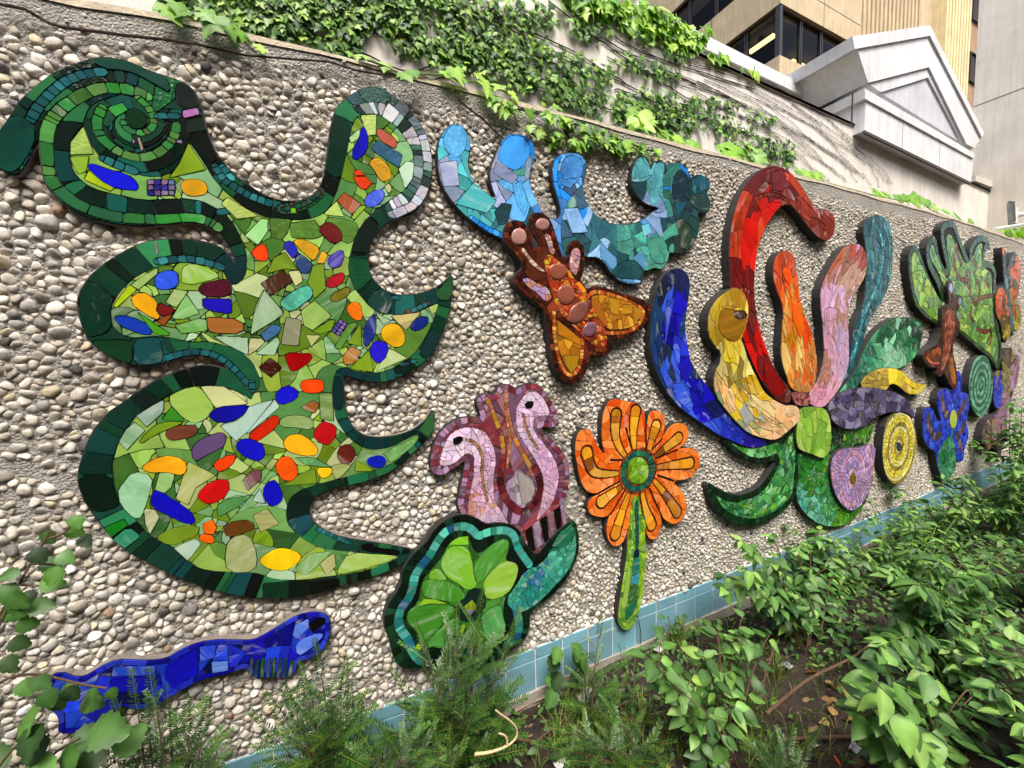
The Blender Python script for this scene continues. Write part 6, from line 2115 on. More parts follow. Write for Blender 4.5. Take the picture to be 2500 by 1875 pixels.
# a few long dark stems among the leaves
for sp_ in ('O 1640,0 1800,130 1950,230 2100,330 2212,400', 'O 900,60 1200,160 1500,260 1700,330', 'O 1380,60 1600,170 1800,260 2050,380', 'O 300,20 700,110 1000,240 1180,300', 'O 1060,300 1300,220 1500,300 1700,370', 'O 600,60 900,120 1200,170 1500,190 1800,290', 'O 1200,0 1500,90 1750,200 1950,330', 'O 1700,20 1900,180 2100,270 2212,330', 'O 1100,330 1400,260 1650,330 1900,430', 'P 0,200 250,330 500,400 750,480', 'P 0,480 250,560 500,640 750,740', 'P 100,560 400,610 700,700 950,830'):
    pp = smooth_open(np.array(px(sp_)), 2)
    mb = MB()
    mb.tube([at((p[0] + rs.uniform(-3, 3), p[1] + rs.uniform(-3, 3)), YB - .015) for p in pp], .007, 5)
    mb.build('stem', VINE, ivy)

# ---- creeper on the pebble wall
cr = empty('creeper_on_wall', (1.2, 0, 2.6), 'small-leaved ivy creeping over the pebble wall top above the blue hand', 'ivy')
ins = []
for sp_, w, dn in (('G 540,-20 700,20 850,70 1000,115 1150,150', 26, .013), ('G 1000,100 1250,180 1400,240 1560,300 1680,335', 26, .016), ('G 800,190 950,220 1100,270 1300,280 1500,300', 30, .012), ('G 1150,200 1350,270 1500,295', 34, .012), ('G 580,30 700,60', 24, .006), ('G 620,120 640,150', 16, .006)):
    ins += ivy_along(sp_, w * .8, -.012, dn * .62, .032, .064, (.008, .03))
put_leaves(cr, ins, ib_vars[:6] + iv_vars[:5], 260)
mb = MB()
for sp_ in ('G 330,-20 420,60 500,110 560,180 640,250', 'G 800,190 850,230 1000,290', 'G 560,0 800,60 1000,115 1250,185 1500,285 1660,335', 'G 1000,120 1050,200 1100,260'):
    pp = smooth_open(np.array(px(sp_)), 2)
    mb.tube([at((p[0], p[1]), -.02) for p in pp], .004, 5)
mb.build('stem', VINE, cr)
# large pale leaves peeping over the top
for nm, lab, spec in (('grapevine_shoot', 'lime-green shoot of large leaves over the wall top at the upper left', 'O 165,25:.085 205,12:.075 300,50:.065 245,48:.06 360,66:.11 395,92:.085 330,80:.06 452,118:.08 520,175:.05 545,190:.045'),
                      ('grapevine_shoot', 'cluster of big rounded leaves on the wall top above the pale loop', 'O 1085,282:.085 1115,275:.085 1010,246:.065 940,220:.05 905,214:.045 1240,280:.095 1280,268:.095 1310,300:.07 1400,315:.11 1445,330:.085 1500,358:.09'),
                      ('grapevine_shoot', 'bright leaf cluster behind the wall top left of the red petal', 'P 130,640:.3 170,660:.25 290,740:.22 330,745:.2 600,830:.28 660,815:.32 720,835:.3 770,850:.26 640,860:.25 420,780:.2'),
                      ('grapevine_shoot', 'low leafy shoot along the wall top right of the red petal', 'P 1000,930:.2 1040,940:.2 1080,955:.18 1420,1045:.22 1450,1050:.2 1540,1070:.26 1600,1075:.28 1660,1085:.26 1640,1105:.24 1720,1125:.22 1780,1150:.2 1850,1175:.2 1920,1200:.2'),
                      ('grapevine_shoot', 'green leaf clump on the wall top at the far right edge', 'P 2110,1250:.24 2150,1255:.26 2190,1265:.26 2215,1280:.24 2170,1280:.22 2230,1262:.24 2130,1270:.2')):
    toks = spec.split()
    frm = toks[0]
    far = nm and 'red petal' in lab or 'far right' in lab
    Yq = .32 if far else .0
    pp = [(px(frm + ' ' + k.split(':')[0])[0], float(k.split(':')[1])) for k in toks[1:]]
    base = at(pp[0][0], Yq)
    e_ = empty(nm, base, lab, 'vine')
    li = []
    for (p, s) in pp:
        for r in range(3 if far else 1):
            q = at((p[0] + random.uniform(-9, 9) * r, p[1] - s * 30 + random.uniform(-5, 5) * r), Yq - random.uniform(.0, .05) + (.1 * r if far else 0))
            li.append((leaf_matrix(q, (random.gauss(0, .35), -1, random.uniform(.2, .9)), (random.gauss(0, .6), 0, -1), s * random.uniform(.7, 1.0) * (.62 if far else .9)), random.randrange(99)))
    put_leaves(e_, li, ib_vars, 60)
    mb = MB()
    pts = sorted([at((p[0], p[1] + 6), Yq - .01) for p, s in pp], key=lambda v: v.x)
    mb.tube(pts, .004, 5)
    mb.build('stem', GSTEM, e_)
# long dry runner across the upper left
rn = px('Z 0,10 60,22 100,45 118,56 150,66 210,74 260,80 300,86 340,90 400,96 480,108 540,122 600,135 660,140 720,145 800,150 870,172 930,182')
mb = MB()
mb.tube([at(p, -.018 - .006 * math.sin(i * 2.1)) for i, p in enumerate(rn)], [.0042] * 10 + [.0034] * (len(rn) - 10), 6)
o = mb.build('dry_vine_runner', VINE)
tag(o, 'thin dark dry vine stem running along the top left of the pebble wall', 'vine')

# ---- broad-leaved shrubs in the bed
DGC = ['4c7634', '3f672c', '5f8a40', '2f5224', '74a050', '48703a', '84aa5c', '3a5f2c', '7a9c4c', '567c48']
dg_vars = variants(lambda r: oval_leaf(r, r.uniform(.27, .38), .22, r.uniform(.1, .45)), DGC, 14)
ASH = ['466f2c', '3a6028', '567f36', '668f40', '315422']
ash_vars = variants(lambda r: oval_leaf(r, r.uniform(.18, .26), .2, r.uniform(.1, .3), 5), ASH, 10)
LFC = ['3f682c', '325622', '507c36', '28461e', '223c1a']
sr_vars = variants(serrate_leaf, LFC, 8)


def arch(a, b, lift, n=9, wob=.0, rnd=random):
    """curved stem from a to b, rising first"""
    a, b = Vector(a), Vector(b)
    c = a.lerp(b, .45) + Vector((rnd.gauss(0, wob), rnd.gauss(0, wob), lift))
    return [(a * (1 - t) ** 2 + c * (2 * t * (1 - t)) + b * t * t) for t in [i / (n - 1) for i in range(n)]]


def leaves_on(path, step, size, start=.3, whorl=2, droop=.35, rnd=random, tipleaf=True):
    out = []
    L = sum((path[i + 1] - path[i]).length for i in range(len(path) - 1))
    s = L * start
    ang = rnd.uniform(0, 6.28)
    while s < L:
        acc = 0
        for i in range(len(path) - 1):
            l = (path[i + 1] - path[i]).length
            if acc + l >= s: break
            acc += l
        t = (s - acc) / max(l, 1e-6)
        p = path[i].lerp(path[i + 1], t)
        d = (path[i + 1] - path[i]).normalized()
        u = d.cross(Vector((0, 0, 1)))
        if u.length < .1: u = Vector((1, 0, 0))
        u.normalize()
        v = d.cross(u)
        ang += 1.57 + rnd.gauss(0, .3)
        for k in range(whorl):
            a = ang + k * 2 * math.pi / whorl
            side = u * math.cos(a) + v * math.sin(a)
            grow = (side * .9 + d * .55 + Vector((0, 0, -droop * rnd.uniform(.3, 1.4)))).normalized()
            face = (Vector((rnd.gauss(0, .3), rnd.gauss(-.25, .3), 1.0)) + side * .2)
            out.append((leaf_matrix(p + side * .008, face, grow, size * rnd.uniform(.65, 1.12)), rnd.randrange(999)))
        s += step * rnd.uniform(.7, 1.3)
    if tipleaf:
        d = (path[-1] - path[-2]).normalized()
        for k in range(2):
            out.append((leaf_matrix(path[-1], Vector((rnd.gauss(0, .4), -.4, 1)), d + Vector((rnd.gauss(0, .4), rnd.gauss(0, .4), -.2)), size * rnd.uniform(.5, .9)), rnd.randrange(999)))
    return out


def shrub(name, label, cat, base, tips, vars_, size, step=.05, lift=.2, seed=1, cap=280, bark=BARK, droop=.35, group=None, thick=.005, start=.3, twigs=2):
    rnd = random.Random(seed)
    root = empty(name, (base[0], base[1], gz(base[0], base[1])), label, cat, group)
    lv = []
    b0 = Vector((base[0], base[1], gz(base[0], base[1]) - .02))
    for tp in tips:
        tp = Vector(tp)
        b = b0 + Vector((rnd.uniform(-.08, .08), rnd.uniform(-.08, .08), 0))
        pth = arch(b, tp, lift * rnd.uniform(.5, 1.2) * (tp - b).length, 10, .03, rnd)
        n = len(pth)
        mb = MB()
        mb.tube(pth, [thick * (1 - .7 * i / n) for i in range(n)], 6)
        lv += leaves_on(pth, step, size, start, 2, droop, rnd)
        for _ in range(twigs):
            i = rnd.randrange(3, n - 1)
            e = pth[i] + Vector((rnd.gauss(0, .09), rnd.gauss(0, .07), rnd.uniform(-.02, .12)))
            tw_ = arch(pth[i], e, .03, 5, .01, rnd)
            mb.tube(tw_, thick * .4, 4)
            lv += leaves_on(tw_, step * .9, size * .85, .25, 2, droop, rnd)
        mb.build('stem', bark, root)
    put_leaves(root, lv, vars_, cap)
    return root


def tips_at(spec, Y, jy=.12, seed=3):
    r = random.Random(seed)
    return [at(p, Y + r.uniform(-jy, jy)) for p in px(spec)]


shrub('dogwood_shrub', 'leafy arching dogwood in front of the orange flower stem', 'shrub', (1.38, -.62), tips_at('S 160,1000 240,1130 480,1000 560,860 690,790 840,880 430,1400 370,1230 640,980 310,1150 520,1180 250,1060 700,900', -.5, .1),
      dg_vars, .082, .06, .24, 11, 200, twigs=1)
shrub('dogwood_shrub', 'dense oval-leaved dogwood hiding the blue tiles below the lotus', 'shrub', (2.35, -.36), tips_at('S 690,380 770,430 880,470 1060,420 1180,540 690,520 1030,620 1110,740 800,600 600,640 580,560 1250,680 1350,590 1050,880 950,520 900,680 1150,640 760,560 980,420 860,360 1240,470 1060,530', -.32, .12),
      dg_vars + ash_vars[:3], .078, .05, .25, 12, 260, twigs=1)
shrub('dogwood_shrub', 'pale broad-leaved dogwood in the lower right foreground', 'shrub', (1.95, -1.05), tips_at('S 1440,1000 1580,1080 1350,1240 1290,1260 1500,1230 1620,1470 1690,1090 1760,1200 2050,1060 2000,1170 2190,1130 2150,1350 2020,1450 1960,1290 1420,1480 1390,1120 2120,1220 1860,1330 2230,1420 1540,1380', -1.0, .08),
      dg_vars, .095, .062, .2, 13, 260, twigs=1)
shrub('ash_sapling', 'ash sapling with long leaflets right of the dogwoods', 'sapling', (3.0, -.75), tips_at('S 1800,800 1700,600 1900,520 2060,560 2000,760 2100,430 1640,620 1500,560 1850,900 1450,940 2200,620 2200,800 1600,760 1950,640 2100,680 1750,480 1980,880', -.78, .12),
      ash_vars + dg_vars[:4], .09, .036, .2, 14, 280, GSTEM, .5)
shrub('dogwood_shrub', 'grey-green dogwood spilling over the lower right corner', 'shrub', (2.45, -1.3), [Vector((x, y, z)) for x, y, z in ((2.0, -1.25, .22), (2.2, -1.12, .38), (2.5, -1.2, .42), (2.75, -1.2, .40), (2.3, -1.4, .26), (2.6, -1.45, .3), (2.9, -1.3, .42), (2.05, -1.4, .12), (2.35, -1.22, .2), (2.7, -1.05, .34), (2.15, -1.3, .3), (2.55, -1.0, .3))],
      dg_vars, .092, .055, .25, 15, 240, twigs=2)
shrub('dogwood_shrub', 'low dogwood between the arching branch and the far shrubs', 'shrub', (2.75, -.85), [Vector((x, y, z)) for x, y, z in ((2.45, -.8, .22), (2.6, -.7, .36), (2.8, -.75, .42), (3.0, -.9, .36), (2.5, -.95, .2), (2.9, -1.0, .3), (3.1, -.75, .4), (2.65, -1.0, .26))],
      dg_vars[:8] + ash_vars[:4], .08, .05, .25, 16, 200, twigs=2)
shrub('added_shade_shrub', 'dark leafy shrub left out of view, added to shade the lower left corner', 'shrub', (-1.25, -.45), [Vector((-1.25 + .28 * math.cos(a * 1.9), -.42 + .22 * math.sin(a * 2.3), .35 + .11 * a)) for a in range(12)], sr_vars, .085, .045, .2, 17, 60, twigs=3)  # outside the view, added so its leaves shade the lower left
rr = random.Random(21)
for i, (bx, by, hh, nn, lab) in enumerate(((2.95, -.22, .42, 10, 'low leafy shrub against the blue tiles under the yellow disc'), (3.6, -.40, .46, 14, 'bushy shrub below the blue flower mosaic'), (4.3, -.30, .55, 15, 'bushy shrub below the violet dragonfly mosaic'),
                                  (5.1, -.45, .75, 16, 'tall shrub against the wall near the right edge'), (6.1, -.35, 1.0, 18, 'farthest tall shrub at the right edge of the bed'), (3.9, -.95, .52, 15, 'shrub at the outer right side of the bed'), (4.9, -1.0, .75, 14, 'tall outer shrub at the right picture edge'))):
    tp = [Vector((bx + rr.gauss(0, .28), by + rr.gauss(0, .15), hh * rr.uniform(.45, 1.05))) for _ in range(nn)]
    tp = [Vector((t.x, min(t.y, -.05), t.z)) for t in tp]
    shrub('bed_shrub', lab, 'shrub', (bx, by), tp, ash_vars if i % 2 else dg_vars[:9] + ash_vars[:5], .078, .042, .2, 40 + i, 110, GSTEM if i % 2 else BARK, .35, 'shrubs along the right end of the bed')
# ---- left foreground sapling
sp_l = [(q, 'a') for q in ()]
root = empty('birch_sapling', (-.75, -.32, 0), 'toothed-leaf sapling hanging in at the lower left corner', 'sapling')
lv = []
rs = random.Random(8)
for tok in ('440,150:.05 270,240:.055 400,230:.055 490,270:.055 200,350:.06 350,380:.055 260,420:.065 340,455:.06 30,560:.07 250,540:.07 60,620:.07 160,600:.07 180,690:.07 30,710:.07 100,800:.06 60,900:.06 20,1000:.06 120,480:.05 90,640:.06 '
            '130,1140:.06 260,1200:.065 400,1180:.06 500,1250:.075 600,1230:.06 650,1190:.045 330,1230:.06 450,1150:.05 560,1180:.05 200,1130:.06').split():
    a, b = tok.split(':')
    p = px('Q ' + a)[0]
    q = at(p, -.33 + rs.uniform(-.06, .06))
    lv.append((leaf_matrix(q, (rs.gauss(.2, .4), -1, rs.uniform(.2, .9)), (rs.gauss(.3, .6), 0, -1 + rs.uniform(0, .9)), float(b) * .62), rs.randrange(99)))
for tok in '150,1480:.12 270,1560:.08 430,1510:.09 560,1420:.11 640,1530:.08 700,1580:.09 550,1600:.07 330,1600:.10 60,1600:.10 220,1400:.09 470,1580:.08'.split():
    a, b = tok.split(':')
    q = at(px('Q ' + a)[0], -.36 + rs.uniform(-.05, .05))
    lv.append((leaf_matrix(q, (rs.gauss(0, .5), -.8, rs.uniform(.4, 1.2)), (rs.gauss(0, 1), 0, rs.gauss(-.2, .7)), float(b) * .72), rs.randrange(99)))
put_leaves(root, lv, sr_vars, 80)
for sp_ in ('Q -60,900 20,760 110,560 190,420 270,290 300,240', 'Q -40,800 60,640 100,620', 'Q -60,1180 60,1110 200,1090 350,1120 500,1160 640,1180', 'Q -40,1700 60,1560 180,1450 260,1400', 'Q 200,1700 330,1560 480,1480', 'Q 180,440 240,430 330,440', 'Q 110,560 200,560', 'Q -60,640 40,570', 'Q 270,290 400,250 440,170', 'Q 400,1700 520,1560 640,1520'):
    pp = smooth_open(np.array(px(sp_)), 2)
    mb = MB()
    mb.tube([at((p[0], p[1]), -.34) for p in pp], .0028, 5)
    mb.build('stem', BARK, root)


# ---- yews
def sprig_mesh(rnd):
    """flat yew spray along +X, unit length; needles in two ranks"""
    V, F, C = [], [], []
    n = 17
    for i in range(n):
        t = .05 + .95 * i / n
        L = .165 * (1 - .55 * max(0, t - .5) * 1.4) * rnd.uniform(.8, 1.1)
        for sgn in (-1, 1):
            a = rnd.gauss(1.05 - .35 * t, .10)
            up = rnd.gauss(.22, .12)
            d = Vector((math.cos(a), sgn * math.sin(a), up)).normalized()
            p = Vector((t, 0, .03 * math.sin(t * 3)))
            w = Vector((-d.y, d.x, 0)).normalized() * .019
            b = len(V)
            V += [p - w * .4, p + d * L * .5 - w, p + d * L, p + d * L * .5 + w]
            F.append((b, b + 1, b + 2, b + 3))
            c = hexc('1f3f1c') * (1 - t) + hexc('4a7430') * t
            c = c * math.exp(rnd.gauss(0, .15))
            C += [np.append(c, 1)] * 4
    # stalk
    b = len(V)
    for i in range(5):
        t = i / 4
        for k in range(3):
            V.append(Vector((t, .006 * math.cos(k * 2.1), .006 * math.sin(k * 2.1) + .03 * math.sin(t * 3))))
            C.append(np.append(hexc('7a8a34'), 1))
    for i in range(4):
        for k in range(3):
            F.append((b + i * 3 + k, b + i * 3 + (k + 1) % 3, b + (i + 1) * 3 + (k + 1) % 3, b + (i + 1) * 3 + k))
    me = bpy.data.meshes.new('sprig')
    me.from_pydata([tuple(v) for v in V], [], F)
    at_ = me.color_attributes.new('Col', 'FLOAT_COLOR', 'POINT')
    at_.data.foreach_set('color', np.array(C, np.float32).ravel())
    me.materials.append(NEEDLE)
    return me


SPR = [sprig_mesh(random.Random(60 + i)) for i in range(7)]


def yew(label, base, tips, seed, n=16, size=.15):
    rnd = random.Random(seed)
    root = empty('yew_shrub', (base[0], base[1], gz(*base[:2])), label, 'shrub', 'young yews along the wall foot')
    rp = WPOS[root.name]
    cnt = 0
    for tp in tips:
        tp = Vector(tp)
        b = Vector((base[0] + rnd.gauss(0, .03), base[1] + rnd.gauss(0, .03), -.02))
        pth = arch(b, tp, .08 * (tp - b).length, 9, .015, rnd)
        mb = MB()
        mb.tube(pth, [.0045 * (1 - .75 * i / 9) for i in range(9)], 6)
        mb.build('stem', BARK, root)
        m = max(5, int(n * (tp - b).length / .45))
        for i in range(m + 1):
            t = .22 + .78 * i / m
            k = min(7, int(t * 8))
            p = pth[k].lerp(pth[k + 1], t * 8 - k)
            d = (pth[k + 1] - pth[k]).normalized()
            if i == m:
                dirv = d
                L = size * .7
            else:
                a = rnd.uniform(0, 6.28)
                side = Vector((math.cos(a), math.sin(a) * .8, 0))
                dirv = (side * 1.3 + d * rnd.uniform(.3, .9) + Vector((0, 0, rnd.uniform(-.2, .3)))).normalized()
                L = size * rnd.uniform(.6, 1.15) * (1.15 - .55 * t)
            up = Vector((rnd.gauss(0, .25), -.45, 1))
            y = up.cross(dirv).normalized()
            z = dirv.cross(y)
            M = Matrix((dirv, y, z)).transposed().to_4x4()
            o = bpy.data.objects.new('sprig', SPR[rnd.randrange(len(SPR))])
            COL.objects.link(o)
            o.parent = root
            o.matrix_basis = Matrix.Translation(p - rp) @ M @ Matrix.Diagonal((L, L, L, 1))
            cnt += 1
    return root


yew('young yew in front of the green lily, its leader crossing the petals', (.46, -.20), tips_at('R 1150,290 1020,400 840,500 1330,420 960,560 740,740 1060,820 880,700 1270,560 1180,900 800,860 1300,800 1000,950 640,950', -.22, .06, 5), 3, 15, .21)
yew('young yew below the blue fish head', (.02, -.20), tips_at('R 205,610 130,760 330,760 60,860 260,930 380,860 0,900 180,1000 420,980 -60,1000', -.2, .05, 6), 4, 15, .20)
yew('low yew left of the blue tiles, under the blue fish', (-.42, -.27), tips_at('Q 830,1340 940,1320 1020,1400 1130,1460 760,1480 900,1500 1210,1490 1060,1560', -.28, .04, 7), 5, 13, .18)
yew('bright-tipped yew right of the tile joint, beside the weed', (.98, -.22), tips_at('R 1870,380 1850,560 1960,600 2060,650 2120,720 1790,640 1920,760 2180,800 2010,860', -.2, .06, 8), 6, 14, .16)
yew('yew spreading over the litter at the bottom centre', (1.12, -.52), tips_at('R 2000,900 2120,960 1700,960 2200,1040 1880,1050 1660,1060 2080,1120 1800,1130', -.48, .06, 9), 7, 13, .19)
yew('small yew spray at the bottom edge near the orange straw', (1.45, -.86), tips_at('S 860,1480 940,1500 1060,1480 1010,1560 820,1560', -.84, .04, 10), 8, 12, .16)
yew('yew tuft at the bottom, left of the pale curled root', (.30, -.36), tips_at('R 600,1010 760,980 900,1020 1040,1040 520,1080 680,1100 980,1110 1180,1090', -.36, .05, 12), 9, 13, .18)

# ---- weeds at the foot of the wall
wd = empty('broadleaf_weed', at(px('R 1690,700')[0], -.08), 'broad-leaved weed growing against the blue tiles', 'weed')
lv = []
b0 = at(px('R 1680,720')[0], -.09)
b0.z = gz(b0.x, b0.y)
stm = MB()
for tok in '1630,480:.09 1735,450:.10 1565,570:.10 1720,560:.11 1770,540:.09 1610,740:.10 1650,640:.10 1570,640:.08 1790,600:.07 1700,660:.09'.split():
    a, b = tok.split(':')
    q = at(px('R ' + a)[0], -.1 + random.uniform(-.04, .03))
    lv.append((leaf_matrix(q + Vector((0, 0, .03)), (random.gauss(0, .4), -.8, .7), (random.gauss(0, .5), -.2, random.gauss(-.5, .5)), float(b) * .75), random.randrange(99)))
    stm.tube(arch(b0, q, .04, 5, .01), .0025, 4)
stm.build('stem', GSTEM, wd)
put_leaves(wd, lv, sr_vars, 30)
wd = empty('clover_weed', at(px('S 300,880')[0], -.06), 'small clover-like weed at the tile foot beside the flower stem', 'weed')
lv = []
stm = MB()
b0 = at(px('S 310,930')[0], -.07)
b0.z = gz(b0.x, b0.y)
for k in range(34):
    q = at(px('S %d,%d' % (random.randint(225, 480), random.randint(770, 920)))[0], random.uniform(-.14, -.05))
    lv.append((leaf_matrix(q, (random.gauss(0, .4), -.7, .8), (random.gauss(0, .8), 0, -.6), random.uniform(.025, .05)), random.randrange(99)))
    stm.tube(arch(b0, q, .03, 4, .01), .0015, 3)
stm.build('stem', GSTEM, wd)
put_leaves(wd, lv, dg_vars[:8], 40)

# ---- low ground cover and grass: nobody could count it
mb = MB()
rg = random.Random(77)
for _ in range(8200):
    x = rg.uniform(.3, 7.5)
    y = -abs(rg.gauss(0, .75)) - .03
    if y < -1.9 or (x < 1.5 and y < -.75): continue
    dens = .55 + .45 * math.sin(x * 2.3 + 1) * math.sin(y * 4 + x)
    if x < 2.3 and rg.random() > .30 + .3 * dens: continue
    if 1.25 < x < 2.1 and -.85 < y < -.35 and rg.random() < .85: continue
    q = Vector((x, y, gz(x, y) + rg.uniform(.01, .05 + .05 * (x > 2.4))))
    s = rg.uniform(.018, .045) * (1.3 if x > 2.4 else 1)
    me, V, F, c = (dg_vars + ash_vars)[rg.randrange(24)]
    M = leaf_matrix(q, (rg.gauss(0, .5), rg.gauss(-.2, .4), 1), (rg.gauss(0, 1), rg.gauss(0, 1), -.2), s)
    mb.add(V @ np.array(M.to_3x3()).T + np.array(M.translation), F, c * np.array([rg.uniform(.6, 1.05)] * 3 + [1]))
o = mb.build('ground_cover', LEAF, None, True)
tag(o, 'low leafy ground cover spread over the soil of the bed', 'ground cover', kind='stuff')
mb = MB()


def tuft(mb, x, y, n, h, spread, rg):
    for _ in range(n):
        a = rg.uniform(0, 6.28)
        l = h * rg.uniform(.5, 1.1)
        b = Vector((x + rg.gauss(0, .02), y + rg.gauss(0, .02), gz(x, y) - .005))
        o = Vector((math.cos(a), math.sin(a), 0)) * spread * rg.uniform(.2, 1)
        p1 = b + o * .35 + Vector((0, 0, l * .6))
        p2 = b + o + Vector((0, 0, l * rg.uniform(.7, 1)))
        w = Vector((-math.sin(a), math.cos(a), 0)) * .0016
        c = hexc(rg.choice(['5a7a2c', '6a8c34', '4a6a28', '8a9a4c', '9a9258', '587830'])) * rg.uniform(.7, 1.1)
        mb.add([b - w, b + w, p1 + w, p1 - w, p2], [(0, 1, 2, 3), (3, 2, 4)], np.append(c, 1))


for _ in range(150):
    p = (rg.uniform(1300, 2100), rg.uniform(1560, 1870))
    q = at_z(p, 0)
    if q.y > -.05: continue
    tuft(mb, q.x, q.y, rg.randint(4, 12), rg.uniform(.05, .14), rg.uniform(.04, .1), rg)
for sx, sy in ((660, 1380), (700, 1360), (730, 1330), (610, 1400), (330, 900), (300, 920), (640, 1300), (560, 1440), (880, 1120)):
    q = at_z(px('S %d,%d' % (sx, sy))[0], 0)
    tuft(mb, q.x, min(q.y, -.05), 34, .20, .12, rg)
for sx, sy in ((1750, 900), (1900, 960), (2050, 980), (1650, 1000), (2150, 900), (1850, 880), (1980, 1080), (1740, 1080), (2120, 1100)):
    q = at_z(px('R %d,%d' % (sx, sy))[0], 0)
    tuft(mb, q.x, min(q.y, -.05), 40, .14, .14, rg)
o = mb.build('grass', LEAF, None)
tag(o, 'thin grass blades growing in tufts between the yews and shrubs', 'grass', kind='stuff')

# ---- clods and crumbs of soil
SOIL = gr.data.materials[0]
CHIP = simple('wood_chip', '7a6248', .9, .35, 30)
mb, mb2 = MB(), MB()
ico = [(0, 0, 1), (.9, 0, .3), (.28, .85, .3), (-.72, .53, .3), (-.72, -.53, .3), (.28, -.85, .3)]
icf = [(0, 1, 2), (0, 2, 3), (0, 3, 4), (0, 4, 5), (0, 5, 1)]
for _ in range(3800):
    x = rg.uniform(.2, 5.0)
    y = -.02 - abs(rg.gauss(0, .5))
    s = rg.uniform(.004, .016) * (1.6 if rg.random() < .08 else 1)
    chip = rg.random() < .16
    V = [(x + q[0] * s * rg.uniform(.6, 1.3) * (2.2 if chip else 1), y + q[1] * s * rg.uniform(.6, 1.3), gz(x, y) - .003 + q[2] * s * rg.uniform(.5, 1.1) * (.4 if chip else 1)) for q in ico]
    (mb2 if chip else mb).add(V, icf)
tag(mb.build('soil_clods', SOIL), 'small dark clods scattered over the bed soil', 'soil', kind='stuff')
tag(mb2.build('bark_chips', CHIP), 'brown bark chips scattered over the bed soil', 'bark chips', kind='stuff')

# ---- twigs, dead leaves and litter
STRAW = simple('pale_dry_root', 'cdb98a', .8, .2, 30)
PAPER = simple('white_litter', 'd4d2cc', .7, .1, 30)
DRY = simple('dry_leaf', '8a6a44', .85, .35, 40)
ORANGE = simple('orange_plastic', 'd8501c', .4, .1, 20)


def loose(name, label, cat, pts, r, m, group=None):
    mb = MB()
    mb.tube(pts, r, 6)
    o = mb.build(name, m)
    return tag(o, label, cat, group)


def gpts(spec, h=.01):
    return [at_z(p, h) for p in px(spec)]


pp = [at((p[0], p[1]), -.42) for p in smooth_open(np.array(px('R 1130,1085 1220,1075 1320,1040 1380,990 1385,930 1340,880 1290,850 1255,820')), 2)]
loose('curled_root', 'pale curled dry root arching over the yews', 'root', pp, [.006 - .0002 * min(i, 15) for i in range(len(pp))], STRAW)
pp = [at((p[0], p[1]), -.42) for p in smooth_open(np.array(px('R 1275,960 1310,970 1325,1000 1320,1040')), 2)]
loose('curled_root', 'short pale root hook beneath the long curled root', 'root', pp, .0035, STRAW)
loose('dry_stick', 'longer grey stick lying along the wall foot', 'stick', gpts('R 1355,835 1450,780 1560,735 1690,715'), .009, simple('grey_stick', '8a7a6a', .9, .2, 40))
loose('dry_stick', 'shorter brown stick on the soil beside the wall foot', 'stick', gpts('R 1370,795 1450,755 1560,705', .012), .008, BARK)
loose('dry_stick', 'brown stick lying flat across the bottom right soil', 'stick', gpts('S 890,1450 1100,1440 1300,1432 1600,1420 1960,1412', .02), .007, BARK)
loose('dry_stick', 'thin bent twig rising from the soil below the litter', 'stick', [at_z(px('R 1330,990')[0], .02), at_z(px('R 1500,1010')[0], .03), at_z(px('R 1590,930')[0], .04)], .005, BARK)
pp = [at((p[0], p[1]), -.62 + .1 * i / 12) for i, p in enumerate(smooth_open(np.array(px('S 720,1620 760,1350 800,1180 830,1040 885,910')), 2))]
loose('bare_branch', 'upright bare brown branch leaning left in the foreground', 'branch', pp, [.0065 * (1 - .04 * i) for i in range(len(pp))], BARK)
pp = [at((p[0], p[1]), -.75) for p in smooth_open(np.array(px('S 820,1310 950,1200 1050,1120 1220,1040 1300,1000 1400,920 1515,838')), 2)]
loose('bare_branch', 'long bare branch arching up to the right over the soil', 'branch', pp, [.0065 * (1 - .02 * i) for i in range(len(pp))], BARK)
pp = [at((p[0], p[1]), -.75) for p in smooth_open(np.array(px('S 1515,838 1560,900 1600,1000 1640,1060')), 2)]
loose('bare_branch', 'thin drooping branch end at the right of the arching branch', 'branch', pp, .003, BARK)
# wire hanging from the orange flower stem
pp = [at((p[0], p[1]), -.03) for p in smooth_open(np.array(px('K 472,1480 490,1550 500,1600 503,1650 500,1690')), 2)]
loose('black_wire', 'thin black wire hanging from the foot of the orange flower', 'wire', pp, .0025, FRAME)


def scrap(name, label, cat, p, size, m, seed, h=.012, group=None):
    rnd = random.Random(seed)
    q = at_z(p, h)
    if q.y > -.05: q.y = -.05
    n = 5
    V, F = [], []
    for j in range(n):
        for i in range(n):
            V.append((q.x + (i / 4 - .5) * size + rnd.gauss(0, size * .06), q.y + (j / 4 - .5) * size * .7 + rnd.gauss(0, size * .06), gz(q.x, q.y) + h + rnd.uniform(0, size * .3)))
    for j in range(n - 1):
        for i in range(n - 1):
            a = j * n + i
            F.append((a, a + 1, a + n + 1, a + n))
    o = mk(name, V, F, m)
    mod = o.modifiers.new('thickness', 'SOLIDIFY')
    mod.thickness = .0012
    return tag(o, label, cat, group)


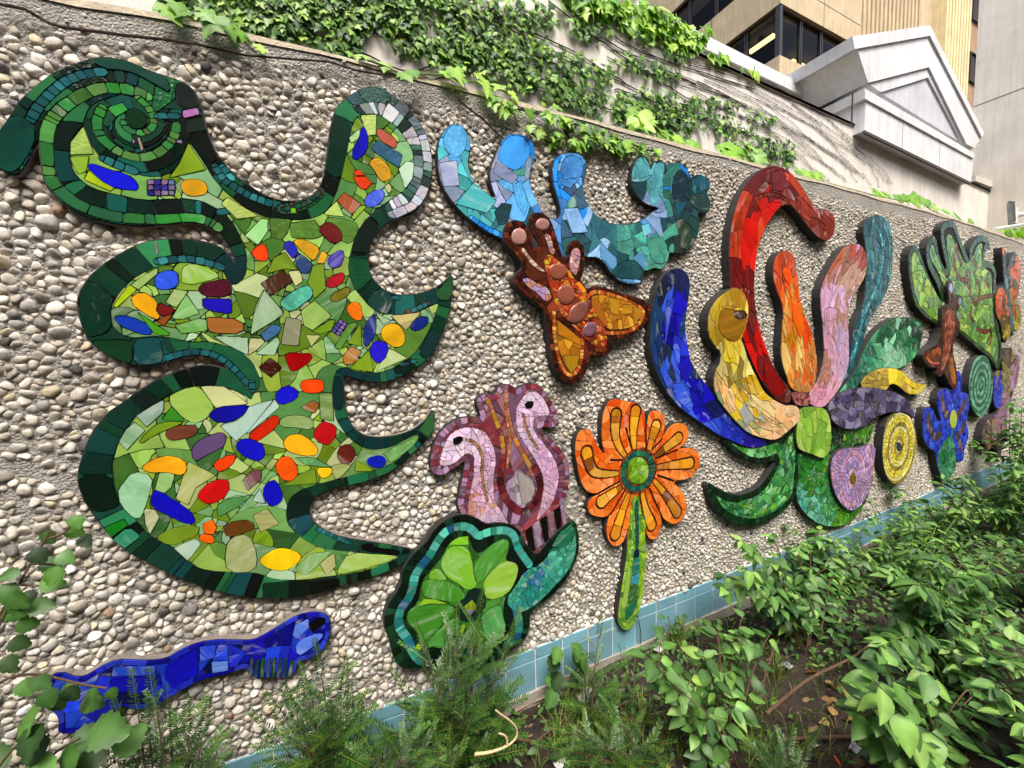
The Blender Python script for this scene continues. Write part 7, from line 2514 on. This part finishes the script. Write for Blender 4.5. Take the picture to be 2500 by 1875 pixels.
scrap('paper_scrap', 'white paper scrap on the soil right of the flower stem', 'litter', px('S 235,985')[0], .045, PAPER, 1)
scrap('foil_wrapper', 'crumpled pale wrapper among the grass by the wall', 'litter', px('R 1810,760')[0], .10, simple('crumpled_foil', 'b8b0a8', .45, .2, 30), 2, .02)
scrap('paper_scrap', 'small white scrap at the bottom centre under the yews', 'litter', px('R 1640,1120')[0], .05, PAPER, 3)
scrap('plastic_scrap', 'grey plastic scrap behind the bare branch', 'litter', px('S 935,1050')[0], .06, simple('grey_plastic', '8a8c8e', .4, .15, 30), 4, .02)
scrap('plastic_scrap', 'clear plastic piece at the bottom beside the orange straw', 'litter', px('S 1300,1490')[0], .05, simple('milky_plastic', 'a8aaa8', .3, .15, 30), 5)
scrap('paper_scrap', 'tiny white scrap near the flat brown stick', 'litter', px('S 1080,1465')[0], .025, PAPER, 6)
loose('orange_straw', 'short orange plastic straw at the bottom edge', 'straw', gpts('S 1188,1540 1222,1590', .015), .004, ORANGE)
dl = variants(lambda r: oval_leaf(r, .4, .3, .3, 5), ['8a6a40', '9c7c50', '6a4a2c', 'b09060', '5a3c24'], 5)
for k, (sx, sy) in enumerate(((1170, 1230), (1220, 1255), (1240, 1280), (1140, 1130), (1200, 1180), (1260, 1330), (1180, 1320), (1290, 1220), (1230, 1150), (1340, 1560), (1300, 1360), (1380, 1580), (1100, 1090), (1160, 1360), (240, 1480), (1780, 1480))):
    q = at_z(px('S %d,%d' % (sx, sy))[0], .015)
    me = dl[k % 5][0]
    o = bpy.data.objects.new('dead_leaf', me)
    link(o, None, (0, 0, 0))
    o.matrix_basis = leaf_matrix(q, (random.gauss(0, .3), random.gauss(0, .3), 1), (random.gauss(0, 1), random.gauss(0, 1), 0), random.uniform(.04, .075))
    tag(o, 'curled brown dead leaf on the soil of the bed', 'dead leaf', 'dead leaves on the soil')

# ---- unseen office block added behind the viewer: keeps low sky off the glass
fb = empty('added_facing_block', (2, -10, 0), 'plain tan office block, unseen behind the viewer, added to block the low sky', 'building')
mb = MB()
mb.box((-22, -12, -.2), (26, -10, 11))
mb.build('facade', TAN, fb)
for r in range(3):
    for c in range(12):
        mb = MB()
        mb.box((-20 + c * 3.8, -10.0, 1.2 + r * 3.4), (-17.6 + c * 3.8, -9.93, 3.1 + r * 3.4))
        mb.build('window', FRAME, fb)
